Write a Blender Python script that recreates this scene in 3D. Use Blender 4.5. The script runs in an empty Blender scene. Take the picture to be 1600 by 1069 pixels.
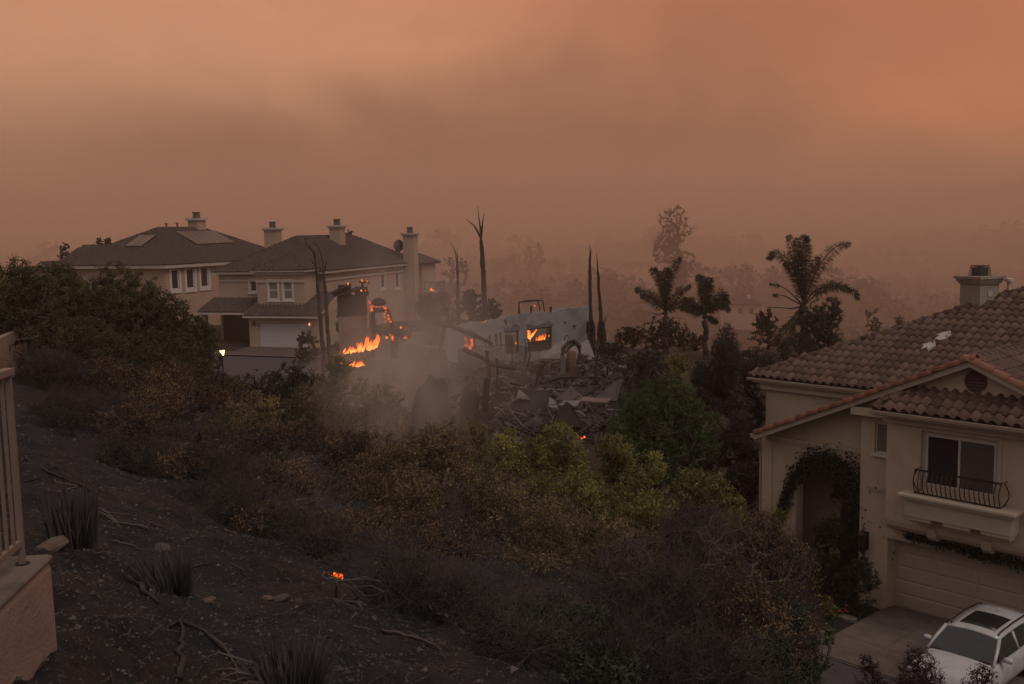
import bpy, math, random
import numpy as np
from mathutils import Vector, Matrix
R3 = random.Random(7)
sc = bpy.context.scene
COL = sc.collection
PI = math.pi

# ------------------------------------------------------------------ camera
F, W, H = 1556.0, 1600, 1069
PITCH = math.atan((H/2-360.0)/F)
ROLL = math.atan(0.02)
fw = np.array([0, math.cos(PITCH), -math.sin(PITCH)])
_r = np.array([1.0, 0, 0]); _u = np.cross(_r, fw)
CR = _r*math.cos(ROLL)-_u*math.sin(ROLL)
CU = _u*math.cos(ROLL)+_r*math.sin(ROLL)
cam = bpy.data.cameras.new('camera'); cam_o = bpy.data.objects.new('camera', cam); COL.objects.link(cam_o)
cam.sensor_width = 36.0; cam.lens = F/W*36.0; cam.clip_start = 0.1; cam.clip_end = 9000
cam_o.matrix_world = Matrix(((CR[0], CU[0], -fw[0], 0), (CR[1], CU[1], -fw[1], 0), (CR[2], CU[2], -fw[2], 0), (0, 0, 0, 1)))
sc.camera = cam_o

def at(px, py, Y):
    d = CR*(px-W/2)+CU*(H/2-py)+fw*F
    return d*(Y/d[1])

# ------------------------------------------------------------------ world, sun, exposure
world = bpy.data.worlds.new('World'); sc.world = world; world.use_nodes = True
SKY_STRENGTH = 1.0
def build_world():
    nt = world.node_tree; N = nt.nodes; N.clear()
    def nd(t, **k):
        n = N.new(t)
        for a, b in k.items(): setattr(n, a, b)
        return n
    def lk(a, b): nt.links.new(a, b)
    def mth(op, a, b=None, c=None):
        n = nd('ShaderNodeMath', operation=op)
        for i, v in enumerate((a, b, c)):
            if v is None: continue
            if isinstance(v, (int, float)): n.inputs[i].default_value = v
            else: lk(v, n.inputs[i])
        return n.outputs[0]
    def mix(f, a, b):
        n = nd('ShaderNodeMix', data_type='RGBA')
        if isinstance(f, (int, float)): n.inputs[0].default_value = f
        else: lk(f, n.inputs[0])
        for i, v in ((6, a), (7, b)):
            if isinstance(v, tuple): n.inputs[i].default_value = (*v, 1)
            else: lk(v, n.inputs[i])
        return n.outputs[2]
    def smooth(x, a, b):
        n = nd('ShaderNodeMapRange', interpolation_type='SMOOTHSTEP'); lk(x, n.inputs[0])
        n.inputs[1].default_value = a; n.inputs[2].default_value = b
        return n.outputs[0]
    tc = nd('ShaderNodeTexCoord')
    sep = nd('ShaderNodeSeparateXYZ'); lk(tc.outputs['Generated'], sep.inputs[0])
    x, y, z = sep.outputs
    # billowing smoke: warped soft noise over the direction, stretched sideways
    mp = nd('ShaderNodeMapping'); mp.inputs['Scale'].default_value = (1.0, 1.0, 1.25); mp.inputs['Rotation'].default_value = (0, 0.5, 0); lk(tc.outputs['Generated'], mp.inputs[0])
    n1 = nd('ShaderNodeTexNoise'); lk(mp.outputs[0], n1.inputs[0]); n1.inputs['Scale'].default_value = 4.2; n1.inputs['Detail'].default_value = 5; n1.inputs['Roughness'].default_value = 0.42; n1.inputs['Distortion'].default_value = 0.7
    n2 = nd('ShaderNodeTexNoise'); lk(mp.outputs[0], n2.inputs[0]); n2.inputs['Scale'].default_value = 11; n2.inputs['Detail'].default_value = 4; n2.inputs['Roughness'].default_value = 0.45; n2.inputs['Distortion'].default_value = 1.1
    zz = mth('ADD', z, mth('MULTIPLY', mth('SUBTRACT', n1.outputs[0], 0.5), 0.20))
    up = smooth(zz, -0.015, 0.19)
    low = mix(smooth(x, -0.45, 0.5), SKY['low_l'], SKY['low_r'])
    high = mix(smooth(x, -0.35, 0.5), SKY['high_l'], SKY['high_r'])
    c = mix(up, low, high)
    # dense dark smoke bank hanging over the valley, ahead and a little to the right
    ex = mth('DIVIDE', mth('SUBTRACT', mth('DIVIDE', x, mth('MAXIMUM', y, 0.05)), 0.0), 0.40)
    ez = mth('DIVIDE', mth('SUBTRACT', z, 0.062), 0.105)
    rr = mth('SQRT', mth('ADD', mth('MULTIPLY', ex, ex), mth('MULTIPLY', ez, ez)))
    bank = smooth(mth('ADD', rr, mth('MULTIPLY', mth('SUBTRACT', n1.outputs[0], 0.5), 1.5)), 1.25, 0.25)
    bank = mth('MULTIPLY', bank, smooth(y, 0.1, 0.5))
    ex2 = mth('DIVIDE', mth('SUBTRACT', mth('DIVIDE', x, mth('MAXIMUM', y, 0.05)), 0.23), 0.26); ez2 = mth('DIVIDE', mth('SUBTRACT', z, 0.17), 0.16)
    r2 = mth('SQRT', mth('ADD', mth('MULTIPLY', ex2, ex2), mth('MULTIPLY', ez2, ez2)))
    b2 = mth('MULTIPLY', smooth(mth('ADD', r2, mth('MULTIPLY', mth('SUBTRACT', n1.outputs[0], 0.5), 1.2)), 1.2, 0.1), smooth(y, 0.1, 0.5))
    c = mix(mth('MULTIPLY', b2, 0.62), c, SKY['bank2'])
    c = mix(mth('MULTIPLY', bank, SKY['bank_f']), c, SKY['bank'])
    gl = nd('ShaderNodeMix', data_type='RGBA', blend_type='MULTIPLY'); gl.inputs[0].default_value = 1
    f = mth('ADD', mth('MULTIPLY', n2.outputs[0], 0.24), 0.88)
    cb = nd('ShaderNodeCombineColor'); [lk(f, cb.inputs[i]) for i in range(3)]
    lk(c, gl.inputs[6]); lk(cb.outputs[0], gl.inputs[7]); c = gl.outputs[2]
    # thinner, greyer smoke overhead and behind the camera
    back = smooth(mth('ADD', mth('MULTIPLY', z, 0.9), mth('MULTIPLY', y, -0.75)), -0.35, 0.55)
    c = mix(back, c, SKY['over'])
    # a daylight sky fills in what comes through the smoke
    st = nd('ShaderNodeTexSky', sky_type='NISHITA', sun_disc=False); st.sun_elevation = math.radians(52); st.sun_rotation = math.radians(140)
    b0 = nd('ShaderNodeBackground'); lk(st.outputs[0], b0.inputs[0]); b0.inputs[1].default_value = 0.004
    b1 = nd('ShaderNodeBackground'); lk(c, b1.inputs[0]); b1.inputs[1].default_value = SKY_STRENGTH
    ad = nd('ShaderNodeAddShader'); lk(b0.outputs[0], ad.inputs[0]); lk(b1.outputs[0], ad.inputs[1])
    out = nd('ShaderNodeOutputWorld'); lk(ad.outputs[0], out.inputs[0])
SKY = dict(low_l=(.225, .112, .070), low_r=(.50, .172, .072), high_l=(.60, .272, .140), high_r=(.53, .188, .076),
           bank=(.215, .088, .050), bank2=(.33, .118, .058), bank_f=0.75, over=(.40, .335, .315))
build_world()
sun = bpy.data.lights.new('sun', 'SUN'); sun_o = bpy.data.objects.new('sun', sun); COL.objects.link(sun_o)
sun.energy = 1.15; sun.angle = math.radians(28); sun.color = (1.0, 0.84, 0.75)
_el, _az = math.radians(52), math.radians(140)          # azimuth clockwise from +Y: behind the camera, to the right
sun_o.rotation_euler = Vector((math.sin(_az)*math.cos(_el), math.cos(_az)*math.cos(_el), math.sin(_el))).to_track_quat('Z', 'Y').to_euler()
sc.view_settings.view_transform = 'Standard'; sc.view_settings.look = 'None'; sc.view_settings.gamma = 1; sc.view_settings.use_curve_mapping = False
sc.view_settings.exposure = 0.0
sc.cycles.use_denoising = True; sc.cycles.denoiser = 'OPENIMAGEDENOISE'; sc.cycles.denoising_input_passes = 'RGB_ALBEDO_NORMAL'; sc.cycles.denoising_prefilter = 'ACCURATE'; sc.cycles.use_adaptive_sampling = False; sc.cycles.max_bounces = 5; sc.cycles.diffuse_bounces = 2; sc.cycles.glossy_bounces = 2; sc.cycles.transmission_bounces = 2
sc.cycles.volume_bounces = 1; sc.cycles.transparent_max_bounces = 20
sc.cycles.volume_step_rate = 1.0; sc.cycles.volume_max_steps = 128
HAZE_DENSITY = 0.0006; HAZE_TOP = 62.0
HAZE_COLOR = (.84, .57, .42)

# ------------------------------------------------------------------ materials
MATS = {}
def mat(name, c1, c2=None, rough=.85, scale=6, detail=4, bump=0.0, bscale=40, spec=.3, metal=0.0, tint=False, trans=0.0, rnd=0.0, stain=None, sscale=1.2, emit=None, estr=0):
    m = bpy.data.materials.new(name); m.use_nodes = True; MATS[name] = m
    nt = m.node_tree; N = nt.nodes; b = N['Principled BSDF']; L = nt.links.new
    b.inputs['Roughness'].default_value = rough; b.inputs['Metallic'].default_value = metal
    b.inputs['Specular IOR Level'].default_value = spec
    tc = N.new('ShaderNodeTexCoord')
    def noise(s, d=detail, rg=.6):
        n = N.new('ShaderNodeTexNoise'); n.inputs['Scale'].default_value = s; n.inputs['Detail'].default_value = d; n.inputs['Roughness'].default_value = rg
        L(tc.outputs['Object'], n.inputs[0]); return n.outputs[0]
    def ramp(v, a, bb):
        n = N.new('ShaderNodeMapRange'); L(v, n.inputs[0]); n.inputs[1].default_value = a; n.inputs[2].default_value = bb; return n.outputs[0]
    def mix(f, a, bb, bt='MIX'):
        n = N.new('ShaderNodeMix'); n.data_type = 'RGBA'; n.blend_type = bt
        if isinstance(f, (int, float)): n.inputs[0].default_value = f
        else: L(f, n.inputs[0])
        for i, v in ((6, a), (7, bb)):
            if isinstance(v, tuple): n.inputs[i].default_value = (*v, 1)
            else: L(v, n.inputs[i])
        return n.outputs[2]
    if c2 is None: c2 = tuple(v*.8 for v in c1)
    if tint:
        a = N.new('ShaderNodeAttribute'); a.attribute_name = 'tint'
        f = a.outputs['Fac']
    else:
        f = ramp(noise(scale), .3, .7)
    col = mix(f, c1, c2)
    if stain:
        col = mix(ramp(noise(sscale, 6, .65), .48, .72), col, stain)
    if rnd:
        oi = N.new('ShaderNodeObjectInfo')
        mr = N.new('ShaderNodeMapRange'); L(oi.outputs['Random'], mr.inputs[0]); mr.inputs[3].default_value = 1-rnd; mr.inputs[4].default_value = 1+rnd
        cc = N.new('ShaderNodeCombineColor'); [L(mr.outputs[0], cc.inputs[i]) for i in range(3)]
        col = mix(1.0, col, cc.outputs[0], 'MULTIPLY')
    L(col, b.inputs['Base Color'])
    if bump:
        bn = N.new('ShaderNodeBump'); bn.inputs['Strength'].default_value = bump; bn.inputs['Distance'].default_value = .02
        L(noise(bscale, 5, .65), bn.inputs['Height']); L(bn.outputs[0], b.inputs['Normal'])
    if emit:
        b.inputs['Emission Color'].default_value = (*emit, 1); b.inputs['Emission Strength'].default_value = estr
    if trans:
        t = N.new('ShaderNodeBsdfTranslucent'); L(col, t.inputs[0])
        ms = N.new('ShaderNodeMixShader'); ms.inputs[0].default_value = trans
        out = N['Material Output']; L(b.outputs[0], ms.inputs[1]); L(t.outputs[0], ms.inputs[2]); L(ms.outputs[0], out.inputs[0])
    return m

def flame_mat(name, hot, cool, strength, soft=False):
    m = bpy.data.materials.new(name); m.use_nodes = True; nt = m.node_tree; N = nt.nodes; N.clear(); L = nt.links.new
    a = N.new('ShaderNodeAttribute'); a.attribute_name = 'tint'
    tc = N.new('ShaderNodeTexCoord'); n = N.new('ShaderNodeTexNoise'); n.inputs['Scale'].default_value = 5; n.inputs['Detail'].default_value = 4; L(tc.outputs['Object'], n.inputs[0])
    ad = N.new('ShaderNodeMath'); ad.operation = 'MULTIPLY_ADD'; L(n.outputs[0], ad.inputs[0]); ad.inputs[1].default_value = .9; L(a.outputs['Fac'], ad.inputs[2])
    r = N.new('ShaderNodeValToRGB'); r.color_ramp.elements[0].position = .45; r.color_ramp.elements[0].color = (*hot, 1); r.color_ramp.elements[1].position = 1.0; r.color_ramp.elements[1].color = (*cool, 1)
    L(ad.outputs[0], r.inputs[0])
    e = N.new('ShaderNodeEmission'); L(r.outputs[0], e.inputs[0]); e.inputs[1].default_value = strength
    o = N.new('ShaderNodeOutputMaterial')
    if soft:
        lw = N.new('ShaderNodeLayerWeight'); lw.inputs[0].default_value = .35; mr = N.new('ShaderNodeMapRange'); mr.interpolation_type = 'SMOOTHSTEP'; L(lw.outputs['Facing'], mr.inputs[0]); mr.inputs[1].default_value = .95; mr.inputs[2].default_value = .15
        sb = N.new('ShaderNodeMath'); sb.operation = 'SUBTRACT'; L(mr.outputs[0], sb.inputs[0]); fa = N.new('ShaderNodeMath'); fa.operation = 'MULTIPLY'; L(a.outputs['Fac'], fa.inputs[0]); fa.inputs[1].default_value = .55; L(fa.outputs[0], sb.inputs[1]); sb.use_clamp = True
        t = N.new('ShaderNodeBsdfTransparent'); ms = N.new('ShaderNodeMixShader'); L(sb.outputs[0], ms.inputs[0]); L(t.outputs[0], ms.inputs[1]); L(e.outputs[0], ms.inputs[2]); L(ms.outputs[0], o.inputs[0])
    else: L(e.outputs[0], o.inputs[0])
    MATS[name] = m; return m

# ------------------------------------------------------------------ object helpers
def tag(o, label=None, cat=None, group=None, kind=None):
    if label: o['label'] = label
    if cat: o['category'] = cat
    if group: o['group'] = group
    if kind or label: o['kind'] = kind or 'thing'
    return o
def empty(name, loc, label, cat, rz=0, group=None):
    o = bpy.data.objects.new(name, None); COL.objects.link(o); o.location = [float(v) for v in loc]; o.rotation_euler = (0, 0, rz); o.empty_display_size = .3
    return tag(o, label, cat, group)
def link(name, me, m=None, parent=None):
    o = bpy.data.objects.new(name, me); COL.objects.link(o)
    if m is not None:
        if not me.materials: me.materials.append(m)
    if parent is not None: o.parent = parent
    return o
def np_mesh(name, v, faces_flat, loop_tot, tint=None, smooth=False):
    """v (n,3); faces_flat index array; loop_tot verts per face array"""
    me = bpy.data.meshes.new(name)
    v = np.asarray(v, np.float32); ff = np.asarray(faces_flat, np.int32).ravel(); lt = np.asarray(loop_tot, np.int32).ravel()
    me.vertices.add(len(v)); me.vertices.foreach_set('co', v.ravel())
    me.loops.add(len(ff)); me.loops.foreach_set('vertex_index', ff)
    me.polygons.add(len(lt)); ls = np.concatenate(([0], np.cumsum(lt)[:-1])).astype(np.int32)
    me.polygons.foreach_set('loop_start', ls); me.polygons.foreach_set('loop_total', lt)
    me.polygons.foreach_set('use_smooth', np.full(len(lt), bool(smooth)))
    if tint is not None:
        a = me.attributes.new('tint', 'FLOAT', 'POINT'); a.data.foreach_set('value', np.asarray(tint, np.float32).ravel())
    me.update(calc_edges=True); return me

class MB:
    def __init__(s): s.v = []; s.f = []; s.t = []
    def add(s, vs, fs, t=0.0):
        o = len(s.v); s.v += [tuple(map(float, p)) for p in vs]; s.f += [tuple(i+o for i in f) for f in fs]; s.t += [t]*len(vs); return s
    def box(s, x0, x1, y0, y1, z0, z1):
        return s.add([(x0, y0, z0), (x1, y0, z0), (x1, y1, z0), (x0, y1, z0), (x0, y0, z1), (x1, y0, z1), (x1, y1, z1), (x0, y1, z1)],
                     [(0, 3, 2, 1), (4, 5, 6, 7), (0, 1, 5, 4), (1, 2, 6, 5), (2, 3, 7, 6), (3, 0, 4, 7)])
    def prism(s, poly, a, b, axis='y'):
        """poly of 2D points extruded along axis from a to b. axis y: (x,z); axis x: (y,z); axis z: (x,y)"""
        def P(p, k): return {'y': (p[0], k, p[1]), 'x': (k, p[0], p[1]), 'z': (p[0], p[1], k)}[axis]
        n = len(poly); vs = [P(p, a) for p in poly]+[P(p, b) for p in poly]
        fs = [tuple(range(n-1, -1, -1)), tuple(range(n, 2*n))]+[(i, (i+1) % n, n+(i+1) % n, n+i) for i in range(n)]
        return s.add(vs, fs)
    def slab(s, pts, th):
        """polygon in 3D thickened downward along its normal"""
        p = [Vector(q) for q in pts]; n = (p[1]-p[0]).cross(p[-1]-p[0]).normalized()
        if n.z < 0: p.reverse(); n = -n
        k = len(p); vs = p+[q-n*th for q in p]
        return s.add(vs, [tuple(range(k)), tuple(range(2*k-1, k-1, -1))]+[(i, k+i, k+(i+1) % k, (i+1) % k) for i in range(k)])
    def tube(s, pts, rad, n=6, t0=0.0, t1=None):
        pts = [Vector(p) for p in pts]; k = len(pts)
        if isinstance(rad, (int, float)): rad = [rad]*k
        o = len(s.v); ref = Vector((0, 0, 1))
        for i, p in enumerate(pts):
            d = (pts[min(i+1, k-1)]-pts[max(i-1, 0)]).normalized()
            a = d.cross(ref)
            if a.length < .05: a = d.cross(Vector((1, 0, 0)))
            a.normalize(); b = d.cross(a)
            for j in range(n):
                q = p+(a*math.cos(2*PI*j/n)+b*math.sin(2*PI*j/n))*rad[i]
                s.v.append(tuple(q)); s.t.append(t0 if t1 is None else t0+(t1-t0)*i/(k-1))
        for i in range(k-1):
            for j in range(n):
                s.f.append((o+i*n+j, o+i*n+(j+1) % n, o+(i+1)*n+(j+1) % n, o+(i+1)*n+j))
        s.f.append(tuple(o+j for j in range(n-1, -1, -1))); s.f.append(tuple(o+(k-1)*n+j for j in range(n)))
        return s
    def lathe(s, prof, c=(0, 0, 0), n=12):
        o = len(s.v)
        for r, z in prof:
            for j in range(n): s.v.append((c[0]+r*math.cos(2*PI*j/n), c[1]+r*math.sin(2*PI*j/n), c[2]+z)); s.t.append(0)
        k = len(prof)
        for i in range(k-1):
            for j in range(n): s.f.append((o+i*n+j, o+i*n+(j+1) % n, o+(i+1)*n+(j+1) % n, o+(i+1)*n+j))
        s.f.append(tuple(o+j for j in range(n-1, -1, -1))); s.f.append(tuple(o+(k-1)*n+j for j in range(n)))
        return s
    def xf(s, M):
        s.v = [tuple(M @ Vector(p)) for p in s.v]; return s
    def mesh(s, name, smooth=False):
        ff = [i for f in s.f for i in f]; return np_mesh(name, np.array(s.v), ff, [len(f) for f in s.f], s.t, smooth)
    def build(s, name, m, parent=None, smooth=False, bevel=0):
        o = link(name, s.mesh(name, smooth), m, parent)
        if bevel:
            b = o.modifiers.new('bevel', 'BEVEL'); b.width = bevel; b.segments = 2; b.limit_method = 'ANGLE'
        return o

def wall(mb, x0, x1, z0, z1, th, openings, M=None):
    """wall facing -y at y=0, thickness th towards +y, with rectangular openings (x0,x1,z0,z1)"""
    xs = sorted({x0, x1, *[o[0] for o in openings], *[o[1] for o in openings]}); zs = sorted({z0, z1, *[o[2] for o in openings], *[o[3] for o in openings]})
    w = MB()
    def hole(a, b): return any(o[0] <= a <= o[1] and o[2] <= b <= o[3] for o in openings)
    for i in range(len(xs)-1):
        for j in range(len(zs)-1):
            if hole((xs[i]+xs[i+1])/2, (zs[j]+zs[j+1])/2): continue
            a, b, c, d = xs[i], xs[i+1], zs[j], zs[j+1]
            w.add([(a, 0, c), (b, 0, c), (b, 0, d), (a, 0, d)], [(0, 1, 2, 3)]); w.add([(a, th, c), (b, th, c), (b, th, d), (a, th, d)], [(3, 2, 1, 0)])
    for a, b, c, d in openings:
        w.add([(a, 0, c), (a, th, c), (a, th, d), (a, 0, d)], [(0, 1, 2, 3)]); w.add([(b, 0, c), (b, th, c), (b, th, d), (b, 0, d)], [(3, 2, 1, 0)])
        w.add([(a, 0, c), (b, 0, c), (b, th, c), (a, th, c)], [(0, 1, 2, 3)]); w.add([(a, 0, d), (b, 0, d), (b, th, d), (a, th, d)], [(3, 2, 1, 0)])
    a, b, c, d = x0, x1, z0, z1
    w.add([(a, 0, c), (a, 0, d), (a, th, d), (a, th, c)], [(0, 1, 2, 3)]); w.add([(b, 0, c), (b, th, c), (b, th, d), (b, 0, d)], [(0, 1, 2, 3)])
    w.add([(a, 0, d), (b, 0, d), (b, th, d), (a, th, d)], [(0, 1, 2, 3)])
    if M: w.xf(M)
    mb.add(w.v, w.f); return mb

def frame_of(ox, oy, yaw, oz=0):
    """matrix of a facade frame: x along the facade to the right seen from outside, -y outward"""
    return Matrix.Translation((ox, oy, oz)) @ Matrix.Rotation(yaw, 4, 'Z')

def window(parent, M, x0, x1, z0, z1, fm, pm, depth=.10, bars=(), fr=.07, sill=True, proud=.0, trim=0):
    """window = frame mesh with pane, mullion and sill children, set depth back from the wall face"""
    y0 = depth-.05; f = MB()
    for a, b, c, d in ((x0, x0+fr, z0, z1), (x1-fr, x1, z0, z1), (x0+fr, x1-fr, z0, z0+fr), (x0+fr, x1-fr, z1-fr, z1)): f.box(a, b, y0, y0+.08, c, d)
    if trim:
        for a, b, c, d in ((x0-trim, x0, z0-trim, z1+trim), (x1, x1+trim, z0-trim, z1+trim), (x0, x1, z0-trim, z0), (x0, x1, z1, z1+trim)): f.box(a, b, -.05, -.002, c, d)
    w = f.xf(M).build('window', fm, parent)
    xs = [x0+fr]+list(bars)+[x1-fr]
    for i in range(len(xs)-1):
        p = MB().box(xs[i]+.012, xs[i+1]-.012, y0+.03, y0+.045, z0+fr-.005, z1-fr+.005).xf(M)
        p.build('pane', pm[i] if isinstance(pm, (list, tuple)) else pm, w)
    for b in bars: MB().box(b-.03, b+.03, y0+.005, y0+.07, z0+fr, z1-fr).xf(M).build('mullion', fm, w)
    if sill: MB().box(x0-.06-trim, x1+.06+trim, -.09, depth-.06, z0-.09-trim, z0-.004-trim).xf(M).build('sill', fm, w)
    return w

# ------------------------------------------------------------------ barrel tiles
def tile_mesh(w=.30, L=.46, hgt=.075, seg=6, lip=True, name='tile'):
    v = []; f = []; wb = w*.74
    prof = [(-w/2+wb*i/seg, hgt*math.sin(PI*i/seg)**.8+.012) for i in range(seg+1)]+[(w/2+.01, .0)]
    n = len(prof)
    for k, y in enumerate((0, L)):
        s = 1.0 if k == 0 else .93
        for x, z in prof: v.append((x*s, y, z*s))
    for i in range(n-1): f.append((i, i+1, n+i+1, n+i))
    if lip:
        o = len(v)
        for x, z in prof: v.append((x*.96, .0, z-.02))
        for i in range(n-1): f.append((o+i, o+i+1, i+1, i))
    return np.array(v), f, n
def cap_mesh(L=.45, r0=.13, r1=.105, hgt=.12, seg=6):
    v = []; f = []
    for y, r, h in ((0, r0, hgt), (L, r1, hgt*.85)):
        for i in range(seg+1): v.append((r*math.cos(PI-PI*i/seg), y, h*math.sin(PI*i/seg)))
    n = seg+1
    for i in range(seg): f.append((i, i+1, n+i+1, n+i))
    o = len(v)
    for i in range(n): v.append((v[i][0]*.8, .0, v[i][2]*.8-.01))
    for i in range(seg): f.append((o+i, o+i+1, i+1, i))
    return np.array(v), f
def inside(p, poly):
    c = False; n = len(poly)
    for i in range(n):
        a, b = poly[i], poly[(i+1) % n]
        if (a[1] > p[1]) != (b[1] > p[1]) and p[0] < (b[0]-a[0])*(p[1]-a[1])/(b[1]-a[1])+a[0]: c = not c
    return c
def tile_spots(pts, w=.30, ex=.36, seed=1, wob=.012):
    """pts: 3D polygon, first edge = eave (left to right seen from outside). returns matrices"""
    p = [Vector(q) for q in pts]; O = p[0]; s = (p[1]-O).normalized()
    n = s.cross(p[-1]-O).normalized()
    if n.z < 0: n = -n
    t = n.cross(s).normalized()
    if t.z < 0: t = -t
    poly = [((q-O).dot(s), (q-O).dot(t)) for q in p]
    smax = max(q[0] for q in poly); smin = min(q[0] for q in poly); tmax = max(q[1] for q in poly)
    rng = random.Random(seed); out = []
    tilt = Matrix.Rotation(-math.atan(.035/ex), 4, 'X')
    j = 0; y = -.06
    while y < tmax:
        i = 0; x = smin+w*.5
        while x < smax:
            if inside((x, max(y+.16, .01)), poly):
                q = O+s*(x+rng.uniform(-wob, wob))+t*(y+rng.uniform(-wob, wob))+n*.05
                M = Matrix(((s.x, t.x, n.x, q.x), (s.y, t.y, n.y, q.y), (s.z, t.z, n.z, q.z), (0, 0, 0, 1))) @ tilt @ Matrix.Rotation(rng.uniform(-.015, .015), 4, 'Z')
                out.append(M)
            x += w
        y += ex
    return out
def cap_spots(a, b, step=.38, seed=3, lift=.04, upn=(0, 0, 1)):
    a, b = Vector(a), Vector(b); d = (b-a); L = d.length; d.normalize(); rng = random.Random(seed)
    x = d.cross(Vector(upn)).normalized(); n = x.cross(d).normalized(); out = []; k = 0.0
    while k < L-.15:
        q = a+d*k+n*(lift+rng.uniform(-.008, .008))
        out.append(Matrix(((x.x, d.x, n.x, q.x), (x.y, d.y, n.y, q.y), (x.z, d.z, n.z, q.z), (0, 0, 0, 1))) @ Matrix.Rotation(-.06, 4, 'X') @ Matrix.Rotation(rng.uniform(-.03, .03), 4, 'Z'))
        k += step
    return out
def joined(name, base_v, base_f, mats4, m, parent, seed=0, smooth=True, kind='stuff'):
    if not mats4: return None
    A = np.array([[list(r) for r in M] for M in mats4]); n = len(A); bv = np.asarray(base_v)
    v = np.einsum('nij,kj->nki', A[:, :3, :3], bv)+A[:, None, :3, 3]
    k = len(bv); flat = np.concatenate([np.array(f) for f in base_f]); lt = np.array([len(f) for f in base_f])
    ff = (flat[None, :]+(np.arange(n)*k)[:, None]).ravel()
    rng = np.random.default_rng(seed); tint = np.repeat(rng.random(n), k)
    o = link(name, np_mesh(name, v.reshape(-1, 3), ff, np.tile(lt, n), tint, smooth), m, parent)
    if kind or label: o['kind'] = kind or 'thing'
    return o
# ------------------------------------------------------------------ terrain
def _hash(ix, iy, s):
    h = (ix.astype(np.int64)*374761393+iy.astype(np.int64)*668265263+s*974711) & 0x7fffffff
    h = ((h ^ (h >> 13))*1274126177) & 0x7fffffff
    return ((h ^ (h >> 16)) & 0xffff)/65535.0
def vnoise(x, y, s=0):
    ix = np.floor(x); iy = np.floor(y); fx = x-ix; fy = y-iy; fx = fx*fx*(3-2*fx); fy = fy*fy*(3-2*fy)
    a = _hash(ix, iy, s); b = _hash(ix+1, iy, s); c = _hash(ix, iy+1, s); d = _hash(ix+1, iy+1, s)
    return (a*(1-fx)+b*fx)*(1-fy)+(c*(1-fx)+d*fx)*fy-.5
def fbm(x, y, o=4, s=0, g=.5):
    v = 0; a = 1.0
    for i in range(o): v = v+a*vnoise(x*2**i+17.3*i, y*2**i-9.1*i, s+i); a *= g
    return v
def sst(x, a, b):
    t = np.clip((x-a)/(b-a), 0, 1); return t*t*(3-2*t)
TH = math.radians(42); P0 = np.array([11.78, 30.0, -11.89])
UR = np.array([math.sin(TH), -math.cos(TH)]); NO = np.array([-math.cos(TH), -math.sin(TH)])
FY = np.array([-50, 100, 130, 165, 205, 260, 340, 430, 520, 600, 760, 950, 1300, 1900, 3400.0])
FZ = np.array([0, -9.2, -13, -22, -31, -36, -31, -22, -13, -15, -24, -26, -20, -10, 0.0])
def ground_parts(x, y):
    xe = np.maximum(x, -60+0*x)
    H1 = -2.33-.284*xe-.207*y
    H1 = H1-.36*np.maximum(xe-.9, 0)**1.15*(1-sst(y, 24, 34))
    H1 = np.where(H1 > -1.0, -1.0+1.5*(1-np.exp(-np.maximum(H1+1.0, 0)/1.5)), H1)
    S = -11.95+(y-30)*.042
    S = np.where(y < 30, -11.95+(y-30)*.02, S)
    k = 1.1; h = np.clip(.5+.5*(H1-S)/k, 0, 1)
    G = S*(1-h)+H1*h+k*h*(1-h)
    ys = y+27*sst(x, -1, 13)*(1-sst(y, 130, 260)); far = np.interp(ys, FY, FZ)
    far = far+sst(y, 110, 330)*(fbm(x/90., y/90., 4, 5)*16+(x > 0)*0)
    far = far+62*np.exp(-((x-520)/230)**2-((y-950)/190)**2)+30*np.exp(-((x+560)/240)**2-((y-1050)/240)**2)
    G = G+.22*sst(-x, 2.35, 3.0)*(1-sst(-x, 4.5, 6.5))*(1-sst(y, 7, 11))*(y > 0)
    w = sst(ys, 96, 112)
    G = G*(1-w)+far*w
    u = (x-P0[0])*UR[0]+(y-P0[1])*UR[1]; o = (x-P0[0])*NO[0]+(y-P0[1])*NO[1]
    pd = np.maximum(np.maximum(-8-u, u-14), np.maximum(-12-o, o-7))
    pw = 1-sst(pd, 0, 4)
    G = G*(1-pw)+(-11.96)*pw
    return G, h*(1-w)*(1-pw)
def G(x, y):
    g, h = ground_parts(np.array([float(x)]), np.array([float(y)])); return float(g[0])
def relief(x, y, h, near):
    r = h*(fbm(x/1.7, y/1.7, 3, 11)*.34*near-.16*np.abs(fbm(x*.55+y*.25, y*.5-x*.3, 3, 77))*near+fbm(x*2.2, y*2.2, 4, 23, .6)*.085*near)
    return r+(1-h)*fbm(x/4., y/4., 2, 31)*.05*near
def G2(x, y):
    xa, ya = np.array([float(x)]), np.array([float(y)]); g, h = ground_parts(xa, ya)
    near = 1-sst(np.hypot(xa, ya), 45, 80)
    return float((g+relief(xa, ya, h, near))[0])
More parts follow.
